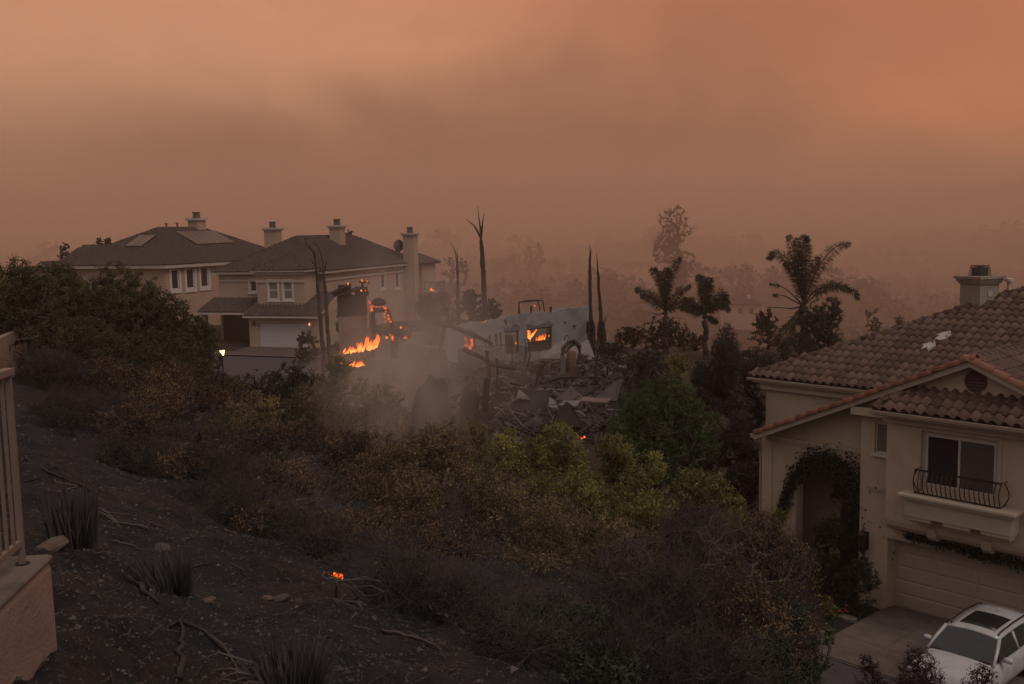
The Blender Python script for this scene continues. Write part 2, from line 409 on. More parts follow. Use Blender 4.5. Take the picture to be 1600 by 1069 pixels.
def build_ground():
    ang = np.radians(np.concatenate([np.arange(-180, -44, 6.0), np.arange(-44, -32, .8), np.arange(-32, 32, .17), np.arange(32, 44, .8), np.arange(44, 180, 6.0)]))
    rad = np.concatenate([np.geomspace(1.2, 4.0, 14, endpoint=False), np.geomspace(4.0, 26, 210, endpoint=False), np.geomspace(26, 120, 90, endpoint=False), np.geomspace(120, 3300, 130)])
    A, Rr = np.meshgrid(ang, rad); x = Rr*np.sin(A); y = Rr*np.cos(A)
    g, h = ground_parts(x, y); near = 1-sst(Rr, 45, 80)
    z = g+relief(x, y, h, near)
    na, nr = len(ang), len(rad); v = np.stack([x, y, z], -1).reshape(-1, 3)
    v = np.concatenate([v, [[0, 0, -2.3]]])
    i, j = np.meshgrid(np.arange(nr-1), np.arange(na), indexing='ij'); j2 = (j+1) % na
    q = np.stack([i*na+j, (i+1)*na+j, (i+1)*na+j2, i*na+j2], -1).reshape(-1, 4)[:, ::-1]
    c = len(v)-1; tri = np.stack([np.full(na, c), np.arange(na), (np.arange(na)+1) % na], -1)[:, ::-1]
    ff = np.concatenate([q.ravel(), tri.ravel()]); lt = np.concatenate([np.full(len(q), 4), np.full(na, 3)])
    tint = np.concatenate([h.ravel(), [1]])
    me = np_mesh('ground', v, ff, lt, tint, True)
    m = bpy.data.materials.new('ground'); m.use_nodes = True; nt = m.node_tree; N = nt.nodes; L = nt.links.new; b = N['Principled BSDF']
    b.inputs['Roughness'].default_value = .95; b.inputs['Specular IOR Level'].default_value = .15
    tc = N.new('ShaderNodeTexCoord')
    def noise(s, d=5, rg=.6):
        n = N.new('ShaderNodeTexNoise'); n.inputs['Scale'].default_value = s; n.inputs['Detail'].default_value = d; n.inputs['Roughness'].default_value = rg; L(tc.outputs['Object'], n.inputs[0]); return n.outputs[0]
    def rmp(x, a, c): 
        n = N.new('ShaderNodeMapRange'); L(x, n.inputs[0]); n.inputs[1].default_value = a; n.inputs[2].default_value = c; return n.outputs[0]
    def mix(f, a, c):
        n = N.new('ShaderNodeMix'); n.data_type = 'RGBA'; L(f, n.inputs[0])
        for i, q in ((6, a), (7, c)):
            if isinstance(q, tuple): n.inputs[i].default_value = (*q, 1)
            else: L(q, n.inputs[i])
        return n.outputs[2]
    c1 = mix(rmp(noise(1.1), .35, .62), (.015, .0165, .0180), (.033, .035, .0375))       # soot and ash
    c1 = mix(rmp(noise(.55, 6, .7), .53, .68), c1, (.052, .038, .029))                 # bare brown earth left between
    c1 = mix(rmp(noise(13, 4, .7), .60, .72), c1, (.095, .088, .087))                  # pale ash flecks
    c1 = mix(rmp(noise(5, 5, .7), .57, .68), c1, (.012, .011, .011))                  # charcoal
    c2 = mix(rmp(noise(.35, 5), .4, .6), (.045, .036, .027), (.030, .027, .020))        # dry ground and scrub of the valley
    at_ = N.new('ShaderNodeAttribute'); at_.attribute_name = 'tint'
    L(mix(rmp(at_.outputs['Fac'], .1, .6), c2, c1), b.inputs['Base Color'])
    bp = N.new('ShaderNodeBump'); bp.inputs['Strength'].default_value = 1.0; bp.inputs['Distance'].default_value = .05; L(noise(30, 7, .8), bp.inputs['Height']); L(bp.outputs[0], b.inputs['Normal'])
    o = link('ground', me, m); o['kind'] = 'structure'
build_ground()

def sheet(name, poly, m, lift=.02, step=1.5, flat=None):
    """paving sheet following the ground: poly of 4 xy corners"""
    p = [np.array(q, float) for q in poly]
    nu = max(1, int(np.linalg.norm(p[1]-p[0])/step)); nv = max(1, int(np.linalg.norm(p[3]-p[0])/step)); v = []; f = []
    for j in range(nv+1):
        for i in range(nu+1):
            a, b = i/nu, j/nv; q = (p[0]*(1-a)+p[1]*a)*(1-b)+(p[3]*(1-a)+p[2]*a)*b
            v.append((q[0], q[1], (G(q[0], q[1]) if flat is None else flat)+lift))
    for j in range(nv):
        for i in range(nu): f.append((j*(nu+1)+i, j*(nu+1)+i+1, (j+1)*(nu+1)+i+1, (j+1)*(nu+1)+i))
    mb = MB().add(v, f); o = mb.build(name, m); o['kind'] = 'structure'; return o

# ------------------------------------------------------------------ plants
def grow(seed, lobes, n_tips, stems, step=.16, up=.25, jitter=.035, r_tip=.0035, pw=.42, shell=.5, zmin=.05):
    """branch skeleton that fills lobes [(x,y,z,rx,ry,rz)], rooted at stems [(x,y)] on z=0"""
    rng = np.random.default_rng(seed)
    lob = np.array(lobes, float); vol = lob[:, 3]*lob[:, 4]*lob[:, 5]; vol = vol**.75
    k = rng.choice(len(lob), n_tips, p=vol/vol.sum())
    d = rng.normal(size=(n_tips, 3)); d /= np.linalg.norm(d, axis=1)[:, None]
    rr = rng.random(n_tips)**(1/3)*(1-shell)+shell*(.75+.3*rng.random(n_tips))
    pts = lob[k, :3]+d*rr[:, None]*lob[k, 3:]
    pts = pts[pts[:, 2] > zmin]
    root = np.array([[x, y, -.15] for x, y in stems]); cap = len(pts)*14+len(lob)*12+50
    nod = np.zeros((cap, 3)); par = np.full(cap, -1); n = len(root); nod[:n] = root
    # one limb towards each lobe
    order = np.argsort(np.linalg.norm(lob[:, :3], axis=1))
    tip = np.zeros(cap, bool)
    def attach(p, nm_min=1, jit=jitter, is_tip=False):
        nonlocal n
        q = nod[:n]; dv = p-q; ds = np.linalg.norm(dv, axis=1)+up*np.maximum(-dv[:, 2], 0)*4
        i = int(np.argmin(ds)); L = np.linalg.norm(p-nod[i]); m = max(nm_min, int(L/step)); base = nod[i].copy(); pi = i
        off = rng.normal(size=3)*L*.10; off[2] = abs(off[2])*.6
        for t in range(1, m+1):
            f = t/m; pos = base+(p-base)*f+off*math.sin(PI*f)+(rng.normal(size=3)*jit*min(1, L) if t < m else 0)
            if n >= cap: return
            nod[n] = pos; par[n] = pi; pi = n; n += 1
        tip[n-1] = is_tip
    for i in order: attach(lob[i, :3]-np.array([0, 0, lob[i, 5]*.25]), 4, jitter*2)
    for p in pts[np.argsort(np.linalg.norm(pts*np.array([1, 1, .8]), axis=1))]: attach(p, 2, jitter, True)
    nod = nod[:n]; par = par[:n]; tip = tip[:n]
    cnt = np.ones(n)
    for i in range(n-1, len(root)-1, -1): cnt[par[i]] += cnt[i]
    rad = r_tip*cnt**pw
    return nod, par, rad, tip, rng
def segs_mesh(name, a, b, ra, rb, sides=3, smooth=True):
    d = b-a; d /= (np.linalg.norm(d, axis=1)[:, None]+1e-9)
    ref = np.where(np.abs(d[:, 2:3]) > .9, np.array([[1., 0, 0]]), np.array([[0, 0, 1.]]))
    u = np.cross(d, ref); u /= (np.linalg.norm(u, axis=1)[:, None]+1e-9); w = np.cross(d, u); n = len(a)
    ring = []
    for p, r in ((a, ra), (b, rb)):
        for j in range(sides):
            t = 2*PI*j/sides; ring.append(p+(u*math.cos(t)+w*math.sin(t))*r[:, None])
    v = np.stack(ring, 1).reshape(-1, 3); base = (np.arange(n)*2*sides)[:, None]
    q = np.array([[j, (j+1) % sides, sides+(j+1) % sides, sides+j] for j in range(sides)]).ravel()
    ff = (base+q[None]).ravel()
    return np_mesh(name, v, ff, np.full(n*sides, 4), None, smooth)
def leaf_mesh(name, base, d, length, width, rng, tint, fold=.25):
    n = len(base); d = d/(np.linalg.norm(d, axis=1)[:, None]+1e-9)
    r = rng.normal(size=(n, 3)); r[:, 2] *= .4; s = np.cross(d, r); s /= (np.linalg.norm(s, axis=1)[:, None]+1e-9); nn = np.cross(s, d)
    L = length[:, None]; Wd = width[:, None]
    p0 = base; p2 = base+d*L-np.array([0, 0, 1])*L*.12; mid = base+d*L*.5+nn*Wd*fold
    v = np.stack([p0, mid+s*Wd*.5, p2, mid-s*Wd*.5], 1).reshape(-1, 3)
    f = (np.arange(n)*4)[:, None]+np.array([[0, 1, 2, 3]])
    return np_mesh(name, v, f.ravel(), np.full(n, 4), np.repeat(tint, 4), False)
def plant_proto(seed, lobes, n_tips, stems, leaves=14, ll=.07, lw=.025, spread=.8, cluster=.10, twigs=0, twig_len=.25, bare=.0, upb=.3, sides=3, wood='bark', leafm='leaf_green', **kw):
    nod, par, rad, tip, rng = grow(seed, lobes, n_tips, stems, **kw)
    c = np.arange(len(nod))[par >= 0]; a, b = nod[par[c]], nod[c]; ra, rb = rad[par[c]].copy(), rad[c]; ra = np.minimum(ra, rb*1.7+.004)
    ti = np.arange(len(nod))[tip]; tp = nod[ti]; td = nod[ti]-nod[par[ti]]; td /= (np.linalg.norm(td, axis=1)[:, None]+1e-9)
    if twigs:
        k = np.repeat(np.arange(len(tp)), twigs); n = len(k)
        f = rng.random(n)[:, None]; st = tp[k]-td[k]*f*cluster*1.5
        dd = td[k]+rng.normal(size=(n, 3))*.75; dd /= np.linalg.norm(dd, axis=1)[:, None]
        ln = twig_len*(.4+.8*rng.random(n))[:, None]; e1 = st+dd*ln*.55; e2 = e1+(dd+rng.normal(size=(n, 3))*.35+np.array([0, 0, .1]))*ln*.5
        rt = np.full(n, kw.get('r_tip', .0035)*.75)
        a = np.concatenate([a, st, e1]); b = np.concatenate([b, e1, e2]); ra = np.concatenate([ra, rt, rt*.8]); rb = np.concatenate([rb, rt*.8, rt*.4])
    wm = segs_mesh('stem', a, b, ra, rb, sides); lm = None
    if leaves:
        keep = rng.random(len(tp)) > bare; tp, td = tp[keep], td[keep]
        k = np.repeat(np.arange(len(tp)), leaves); n = len(k)
        f = rng.random(n)[:, None]; base = tp[k]-td[k]*f*cluster*2+rng.normal(size=(n, 3))*cluster*.28
        dd = td[k]*(.9-.4*f)+rng.normal(size=(n, 3))*spread*.6+np.array([0, 0, upb])
        ln = ll*(.6+.8*rng.random(n)); clump = vnoise(tp[:, 0]*1.6+tp[:, 2], tp[:, 1]*1.6+seed, seed)+.5
        tint = np.clip(.55*clump[k]+.30*rng.random(len(tp))[k]+.35*rng.random(n)-.05, 0, 1)**1.7
        lm = leaf_mesh('crown', base, dd, ln, ln*(lw/ll), rng, tint)
        lm.materials.append(MATS[leafm])
    wm.materials.append(MATS[wood]); return wm, lm
# ------------------------------------------------------------------ materials used by buildings
mat('stucco', (.50, .40, .31), (.45, .355, .27), .92, 1.5, 5, .5, 60, spec=.2, stain=(.37, .29, .22), sscale=.5)
mat('chimney_stucco', (.27, .225, .185), (.22, .185, .15), .92, 2, 5, .3, 60, stain=(.15, .125, .105), sscale=.9)
mat('stucco_trim', (.44, .37, .295), (.40, .335, .265), .88, 2, 4, .25, 60, spec=.2)
mat('garage_paint', (.40, .33, .265), (.37, .305, .24), .7, 2, 4, .1, 50)
mat('fascia', (.42, .345, .27), (.36, .29, .225), .75, 3)
mat('tile_single', (.116, .066, .050), (.076, .048, .040), .85, 9, 5, .3, 60, rnd=.32, stain=(.062, .047, .042), sscale=2.2)
mat('tile_joined', (.120, .070, .055), (.074, .048, .041), .85, tint=True)
mat('tile_rake', (.20, .090, .060), (.165, .076, .052), .85, 7, 4, .2, 60, rnd=.12)
mat('tile_far', (.066, .051, .045), (.044, .036, .033), .9, tint=True)
mat('deck', (.06, .04, .035), None, .95)
mat('gutter', (.36, .29, .23), (.31, .25, .195), .6, 5)
mat('white_frame', (.52, .48, .44), (.47, .43, .40), .55)
mat('glass_dark', (.020, .020, .022), (.026, .025, .027), .3, spec=.35)
mat('glass_screen', (.085, .078, .072), (.07, .066, .062), .45, 40, spec=.4)
mat('blind', (.16, .145, .13), (.13, .12, .11), .5, 3)
mat('iron', (.018, .015, .014), None, .55, spec=.4)
mat('chimney_metal', (.10, .095, .09), (.07, .065, .06), .5, metal=.5)
mat('mortar', (.36, .33, .31), (.28, .255, .24), .9, 20, 4, .5, 50)
mat('door_wood', (.10, .042, .028), (.075, .034, .024), .6, 8)
mat('far_stucco', (.335, .255, .19), (.30, .225, .17), .92, 1.2, 4, stain=(.25, .19, .145), sscale=.4)
mat('far_stucco_b', (.36, .25, .185), (.32, .225, .165), .92, 1.2, 4)
mat('far_trim', (.40, .35, .31), (.36, .315, .28), .85)
mat('far_garage', (.42, .40, .385), (.39, .37, .355), .7)
mat('solar', (.03, .03, .036), (.04, .04, .045), .25, spec=.6)
mat('solar_pale', (.10, .08, .07), (.085, .068, .06), .5, spec=.4)
mat('concrete', (.135, .112, .095), (.105, .087, .075), .9, 2.5, 6, .3, 60, stain=(.075, .062, .054), sscale=.8)
mat('asphalt', (.062, .056, .058), (.05, .046, .048), .95, 3, 6, .2, 80)
mat('paver', (.085, .066, .058), (.06, .05, .045), .9, 6)
mat('old_concrete', (.13, .11, .10), (.09, .078, .072), .9, 4)

# ------------------------------------------------------------------ roofs
def vis_size(p):
    p = np.array(p); z = p@fw
    if z < 1: return 0
    x, y = W/2+F*(p@CR)/z, H/2-F*(p@CU)/z
    return (1/z if -30 < x < W+30 and -30 < y < H+30 else 0)
TILE_V, TILE_F, _n = tile_mesh(.31, .57, .095)
LOW_V, LOW_F, _n = tile_mesh(.36, .47, .09, 4, False)
CAP_V, CAP_F = cap_mesh(); CAPL_V, CAPL_F = cap_mesh(seg=4)
def simple_mesh(name, v, f, m, smooth=True):
    me = np_mesh(name, v, [i for q in f for i in q], [len(q) for q in f], None, smooth); me.materials.append(m); return me

def hip_slopes(x0, x1, y0, y1, z, pitch, oh=.45):
    x0 -= oh; x1 += oh; y0 -= oh; y1 += oh; hw = min(x1-x0, y1-y0)/2; r = hw*pitch
    if x1-x0 >= y1-y0: a, b = (x0+hw, (y0+y1)/2, z+r), (x1-hw, (y0+y1)/2, z+r)
    else: a, b = ((x0+x1)/2, y0+hw, z+r), ((x0+x1)/2, y1-hw, z+r)
    c = [(x0, y0, z), (x1, y0, z), (x1, y1, z), (x0, y1, z)]
    if x1-x0 >= y1-y0: sl = [[c[0], c[1], b, a], [c[1], c[2], b], [c[2], c[3], a, b], [c[3], c[0], a]]; hips = [(c[0], a), (c[1], b), (c[2], b), (c[3], a), (a, b)]
    else: sl = [[c[0], c[1], a], [c[1], c[2], b, a], [c[2], c[3], b], [c[3], c[0], a, b]]; hips = [(c[0], a), (c[1], a), (c[2], b), (c[3], b), (a, b)]
    return c, sl, hips
def far_roof(parent, slopes, hips, seed, eave=None, name='roof', tiles=True):
    mb = MB()
    for s in slopes: mb.slab([Vector(p)-Vector((0, 0, .02)) for p in s], .14)
    ro = mb.build(name, MATS['deck'], parent)
    if tiles:
        mm = []
        for i, s in enumerate(slopes): mm += tile_spots(s, .36, .38, seed+i)
        o = joined('roof_tiles', LOW_V, LOW_F, mm, MATS['tile_far'], ro, seed)
        cc = []
        for a, b in hips: cc += cap_spots(a, b, .40, seed)
        joined('ridge_tiles', CAPL_V, CAPL_F, cc, MATS['tile_far'], ro, seed+9)
    return ro

# ------------------------------------------------------------------ the tan house on the right, close by
def right_house():
    hs = empty('tan_stucco_house', P0, 'nearest two-storey tan stucco house with brown barrel tile roof and window balcony', 'house', TH-PI/2)
    HM = Matrix.Translation(Vector(P0)) @ Matrix.Rotation(TH-PI/2, 4, 'Z')
    st, tr = MATS['stucco'], MATS['stucco_trim']
    PT = .436
    T = lambda x, y, z=0: Matrix.Translation((x, y, z))
    w = MB()
    wall(w, -1.0, 7.5, -.4, 6.2, .3, [(-.06, 5.06, -.4, 2.26), (-.55, -.08, 4.85, 5.8)], T(0, -.4))
    w.prism([(-1.0, 6.2), (6.2, 6.2), (2.43, 7.84), (-1.0, 6.34)], -.4, -.1)
    # porch wall with arched opening
    zt = lambda u: 4.76+(u+4.63)*PT
    cx, r, sp = -2.33, 1.2, 3.05
    def strip(a, b, za, zb):
        w.add([(a, 0, za), (b, 0, zb), (b, 0, zt(b)), (a, 0, zt(a)), (a, .45, za), (b, .45, zb), (b, .45, zt(b)), (a, .45, zt(a))],
              [(0, 1, 2, 3), (7, 6, 5, 4), (0, 4, 5, 1), (3, 2, 6, 7)]+([(0, 3, 7, 4), (1, 5, 6, 2)] if b-a > .5 else []))
    strip(-4.85, cx-r, -.4, -.4); strip(cx+r, -.98, -.4, -.4)
    K = 14
    for i in range(K):
        a, b = cx-r*math.cos(PI*i/K), cx-r*math.cos(PI*(i+1)/K)
        strip(a, b, sp+r*math.sin(PI*i/K), sp+r*math.sin(PI*(i+1)/K))
    w.box(-4.85, -4.5, .452, 3.3, -.4, 4.7)          # porch side
    w.box(-4.5, -.98, 1.9, 2.1, -.4, 4.6)            # porch back wall
    w.box(-6.98, 7.5, 3.4, 3.7, -.4, 6.12)           # main body front
    w.box(-6.98, -6.7, 3.702, 16.8, -.4, 6.12); w.box(7.2, 7.5, -.1, 3.398, -.4, 6.1); w.box(7.2, 7.5, 3.702, 16.8, -.4, 6.12); w.box(-6.7, 7.2, 16.5, 16.8, -.4, 6.12)
    w.build('wall', st, hs)
    # bay over the garage
    b = MB(); wall(b, .1, 7.0, 3.0, 6.12, .3, [(1.16, 3.34, 4.15, 5.86)], T(0, -.9))
    prof = [(-.402, 2.62), (-.60, 2.64), (-.76, 2.72), (-.86, 2.84), (-.9, 3.0), (-.402, 3.0)]
    b.prism(prof, .1, 7.0, 'x')
    b.box(.1, .4, -.598, -.402, 3.002, 6.12)
    b.box(1.0, 3.5, -.602, -.5, 4.0, 6.0)
    b.build('bay', st, hs)
    for x in (1.42, 2.98): MB().prism([(-.96, 2.98), (-.93, 2.72), (-.80, 2.60), (-.65, 2.60), (-.65, 2.98)], x, x+.26, 'x').build('bracket', tr, hs)
    fr = MB()
    for a, bb, c, d in ((1.06, 1.16, 4.05, 5.96), (3.34, 3.44, 4.05, 5.96), (1.16, 3.34, 5.86, 5.96)): fr.box(a, bb, -.925, -.9, c, d)
    fr.build('window_surround', tr, hs)
    window(hs, T(0, -.9), 1.26, 3.24, 4.25, 5.74, MATS['white_frame'], [MATS['glass_dark'], MATS['glass_screen']], .16, (2.22,), .05, False)
    f2 = MB()
    for a, bb, c, d in ((1.16, 1.26, 4.15, 5.86), (3.24, 3.34, 4.15, 5.86), (1.26, 3.24, 4.15, 4.25), (1.26, 3.24, 5.74, 5.86)): f2.box(a, bb, -.80, -.70, c, d)
    f2.build('window_reveal', MATS['stucco'], hs)
    window(hs, T(0, -.4), -.55, -.08, 4.85, 5.8, MATS['white_frame'], MATS['blind'], .12, (), .05, True)
    # planter ledge
    pl = MB().box(.80, 4.12, -1.62, -.902, 3.98, 4.07).build('planter_ledge', tr, hs, bevel=.015)
    MB().box(.88, 4.04, -1.55, -.902, 3.90, 3.978).build('moulding', tr, pl); MB().box(.96, 3.96, -1.44, -.902, 3.40, 3.898).build('ledge_face', tr, pl)
    for a, c in ((1.0, 1.72), (2.08, 2.84), (3.14, 3.92)):
        MB().box(a, c, -1.40, -.902, 3.29, 3.398).box(a+.06, c-.06, -1.24, -.902, 3.18, 3.288).build('corbel', tr, pl)
    # bowed iron railing
    rl = MB().box(1.18, 3.62, -1.335, -1.285, 4.75, 4.795).build('railing', MATS['iron'], hs)
    MB().box(1.18, 3.62, -1.33, -1.29, 4.085, 4.115).build('bottom_rail', MATS['iron'], rl)
    def bow(x): return [(x, -1.31-.12*math.sin(PI*min(1, t*1.0))**.9, 4.11+.64*t) for t in [i/8 for i in range(9)]]
    for i in range(19): MB().tube(bow(1.2+2.4*i/18), .017, 5).build('bar', MATS['iron'], rl)
    for x, s in ((1.19, -1), (3.61, 1)):
        MB().tube([(x+s*.14*math.sin(PI*i/8), -1.12, 4.11+.64*i/8) for i in range(9)], .017, 5).build('bar', MATS['iron'], rl)
        MB().tube([(x, -1.31, 4.77), (x, -.9, 4.77)], .013, 4).tube([(x, -1.31, 4.1), (x, -.9, 4.1)], .013, 4).build('return_rail', MATS['iron'], rl)
    # garage door and surround
    gd = MB().box(.0, 5.0, .03, .09, .0, 2.2).build('garage_door', MATS['garage_paint'], hs)
    for i in range(4):
        for j in range(5):
            x0, z0 = .06+i*1.235, .03+j*.435
            p = MB(); a, bq, c, d = x0, x0+1.19, z0, z0+.395
            p.add([(a, .03, c), (bq, .03, c), (bq, .03, d), (a, .03, d), (a+.03, .014, c+.025), (bq-.03, .014, c+.025), (bq-.03, .014, d-.025), (a+.03, .014, d-.025)], [(0, 1, 5, 4), (1, 2, 6, 5), (2, 3, 7, 6), (3, 0, 4, 7), (4, 5, 6, 7)])
            p.build('panel', MATS['garage_paint'], gd)
    MB().box(-.06, .0, -.1, .1, 0, 2.26).box(5.0, 5.06, -.1, .1, 0, 2.26).box(.0, 5.0, -.1, .1, 2.2, 2.26).build('door_jamb', tr, hs)
    MB().box(-.06, 5.06, .1, .15, -.1, 2.26).build('door_backing', MATS['deck'], hs)
    MB().box(-.2, 5.3, -.43, -.402, 2.265, 2.40).build('lintel', tr, hs)
    # mouldings
    MB().box(-4.45, -1.002, -.12, -.002, 4.70, 4.80).box(-4.45, -1.002, -.07, -.002, 4.62, 4.698).build('moulding', tr, hs)
    MB().box(-.78, .098, -.47, -.402, 3.75, 3.86).box(-.74, .098, -.44, -.402, 3.66, 3.748).build('moulding', tr, hs)
    MB().box(-1.16, -.02, -.78, -.402, 6.04, 6.28).build('beam_end', tr, hs)
    MB().box(-1.2, -.35, -.52, -.402, 1.02, 1.14).box(-1.12, -.42, -.46, -.402, .93, 1.018).build('pier_cap', tr, hs)
    MB().box(-4.84, -4.45, -.04, -.002, -.3, 4.6).build('pilaster', st, hs)
    # porch door with side glass
    d = MB().box(-2.9, -1.75, 1.80, 1.898, 0, 2.45).build('front_door', MATS['door_wood'], hs)
    for a in (-2.78, -2.28): MB().box(a, a+.42, 1.775, 1.798, .3, 2.2).build('pane', MATS['glass_dark'], d)
    MB().box(-3.3, -1.35, 1.80, 1.898, 2.5, 2.62).build('transom_bar', MATS['door_wood'], hs)
    MB().box(-3.2, -1.45, 1.84, 1.898, 2.64, 3.5).build('transom_window', MATS['glass_dark'], hs)
    # main roof
    ez, ey = 6.2, 2.98; k = 7.1; xl = -7.48; x1 = 8.0
    A = (xl+k, ey+k, ez+k*PT); Bq = (x1, ey+k, ez+k*PT)
    ro = MB().slab([(xl, ey, ez), (x1, ey, ez), Bq, A], .1).slab([(xl, ey+2*k, ez), (xl, ey, ez), A], .1).slab([(x1, ey+2*k, ez), (xl, ey+2*k, ez), A, Bq], .1)
    ax, az = 2.43, 8.02; gl, gr = -4.66, 9.52; gz = az-(ax-gl)*PT
    ro.slab([(gl, -.78, gz), (gl, 6.0, gz), (ax, 6.0, az), (ax, -.78, az)], .08); ro.slab([(gr, -.78, gz), (gr, 7, gz), (ax, 7, az), (ax, -.78, az)], .08)
    pe, pz = -1.5, 6.44
    ro.slab([(-.08, pe, pz), (6.8, pe, pz), (6.5, -.402, 6.98), (.62, -.402, 6.98)], .06); ro.slab([(-.08, -.402, pz), (-.08, pe, pz), (.62, -.402, 6.98)], .06)
    ro = ro.build('roof', MATS['deck'], hs)
    main = tile_spots([(xl, ey, ez), (7.0, ey, ez), (7.0, ey+k, ez+k*PT), A], .31, .47, 5)
    # leave out tiles under the gable roof
    main = [m for m in main if not (m.translation.z < az-abs(m.translation.x-ax)*PT-.12 and m.translation.x > gl+.3 and m.translation.y < 7)]
    gab = tile_spots([(6.6, -.62, az-(6.6-ax)*PT), (6.6, 6, az-(6.6-ax)*PT), (ax, 6, az), (ax, -.62, az)], .31, .47, 6)
    pent = tile_spots([(-.08, pe, pz), (6.6, pe, pz), (6.5, -.42, 6.98), (.62, -.42, 6.98)], .31, .42, 7)
    pent += tile_spots([(-.08, -.42, pz), (-.08, pe, pz), (.62, -.42, 6.98)], .31, .42, 8)
    cands = [('t', m) for m in main+gab+pent]
    caps = cap_spots((xl, ey, ez), A, .40, 1)+cap_spots(A, (6, ey+k, ez+k*PT), .4, 2)+cap_spots((ax, -.5, az), (ax, 6, az), .38, 3)+cap_spots((-.08, pe, pz), (.62, -.45, 6.98), .36, 4)
    cands += [('c', m) for m in caps]
    rake = cap_spots((gl+.02, -.74, gz), (ax, -.74, az), .44, 5, .0)+cap_spots((gr, -.74, gz), (ax, -.74, az), .44, 6, .0)
    cands += [('r', m) for m in rake]
    camloc = (HM.inverted() @ Vector((0, 0, 0)))
    sc_ = sorted(cands, key=lambda q: -vis_size(HM @ q[1].translation))
    tm = {'t': simple_mesh('tile', TILE_V, TILE_F, MATS['tile_single']), 'c': simple_mesh('ridge_tile', CAP_V, CAP_F, MATS['tile_single']), 'r': simple_mesh('rake_tile', CAP_V*np.array([1.25, 1, 1.2]), CAP_F, MATS['tile_rake'])}
    nm = {'t': 'tile', 'c': 'ridge_tile', 'r': 'rake_tile'}
    rest = {'t': [], 'c': [], 'r': []}; nt = 0
    for kd, m in sc_:
        lim = 300 if kd == 't' else 150
        cnt = len(rest[kd])
        if vis_size(HM @ m.translation) > 0 and (kd != 't' or nt < 300):
            if kd == 't': nt += 1
            o = bpy.data.objects.new(nm[kd], tm[kd]); COL.objects.link(o); o.parent = ro; o.matrix_local = m
        else: rest[kd].append(m)
    joined('roof_tiles', TILE_V, TILE_F, rest['t'], MATS['tile_joined'], ro, 3); joined('ridge_tiles', CAP_V, CAP_F, rest['c']+rest['r'], MATS['tile_joined'], ro, 4)
    # two patches of pale mortar where tiles are missing
    for (px, py) in ((1452, 546), (1475, 531)):
        n = Vector((0, -PT, 1)).normalized(); 
        Mi = HM.inverted(); o = Vector((0, 0, 0)); dirv = Mi.to_3x3() @ Vector(at(px, py, 1.0)); o = Mi @ o
        p0 = Vector((0, ey, ez)); nn = Vector((0, -PT, 1)); t = (p0-o).dot(nn)/dirv.dot(nn); c = o+dirv*t
        mb = MB(); rg = random.Random(px)
        pts = [(c.x+rg.uniform(.45, 1.15)*.32*math.cos(a), c.y+rg.uniform(.35, 1.15)*.34*math.sin(a)) for a in [2*PI*i/11 for i in range(11)]]
        mb.slab([(x, y, ez+(y-ey)*PT+.155) for x, y in pts], .10)
        mb.tube([(c.x+.10, c.y+.10, ez+(c.y-ey)*PT+.1), (c.x+.12, c.y+.14, ez+(c.y-ey)*PT+.34)], [.055, .02], 5)
        mb.build('mortar_patch', MATS['mortar'], ro)
    # fascia, gutters, friezes
    fa = MB()
    for xa, za, xb, zb in ((gl, gz, ax, az), (gr, gz, ax, az)):
        fa.add([(xa, -.80, za-.2), (xb, -.80, zb-.2), (xb, -.80, zb-.03), (xa, -.80, za-.03), (xa, -.70, za-.2), (xb, -.70, zb-.2), (xb, -.70, zb-.03), (xa, -.70, za-.03)], [(0, 1, 2, 3), (7, 6, 5, 4), (0, 4, 5, 1), (3, 2, 6, 7), (0, 3, 7, 4), (1, 5, 6, 2)])
    fa.build('fascia', MATS['fascia'], hs)
    def gut(a, b, y, z): return MB().prism([(y, z), (y-.10, z+.02), (y-.12, z+.12), (y, z+.12)], a, b, 'x').build('gutter', MATS['gutter'], hs, bevel=.006)
    gut(-7.5, 7.0, ey-.005, ez-.16); gut(-.1, 6.8, pe-.005, pz-.15)
    MB().box(-7.3, 7.0, ey+.0, 3.398, ez-.22, ez-.13).box(-7.1, 7.0, 3.2, 3.398, 5.72, ez-.222).build('frieze', tr, hs)
    MB().box(-.02, 6.8, pe, -.402, pz-.2, pz-.1).box(.05, 6.8, -1.08, -.902, 6.0, pz-.202).build('frieze', tr, hs)
    # downspout at the far left corner
    MB().tube([(-4.75, -.62, gz-.12), (-4.78, -.55, gz-.3), (-4.9, -.1, gz-.62), (-4.93, .02, gz-.8), (-4.93, .02, -.1)], .045, 8).build('downspout', MATS['gutter'], hs)
    MB().box(-4.82, -4.66, -.78, 3.0, gz-.16, gz-.03).build('gutter', MATS['gutter'], hs)
    # round gable vent
    v = MB(); n = 24; c = (2.46, 7.37); rr = .27
    for i in range(n):
        a0, a1 = 2*PI*i/n, 2*PI*(i+1)/n
        v.prism([(c[0]+q*math.cos(a), c[1]+q*math.sin(a)) for q, a in ((rr, a0), (rr+.04, a0), (rr+.04, a1), (rr, a1))], -.45, -.402, 'y')
    vo = v.build('gable_vent', MATS['door_wood'], hs)
    MB().prism([(c[0]+rr*math.cos(2*PI*i/n), c[1]+rr*math.sin(2*PI*i/n)) for i in range(n)], -.41, -.402, 'y').build('vent_back', MATS['iron'], vo)
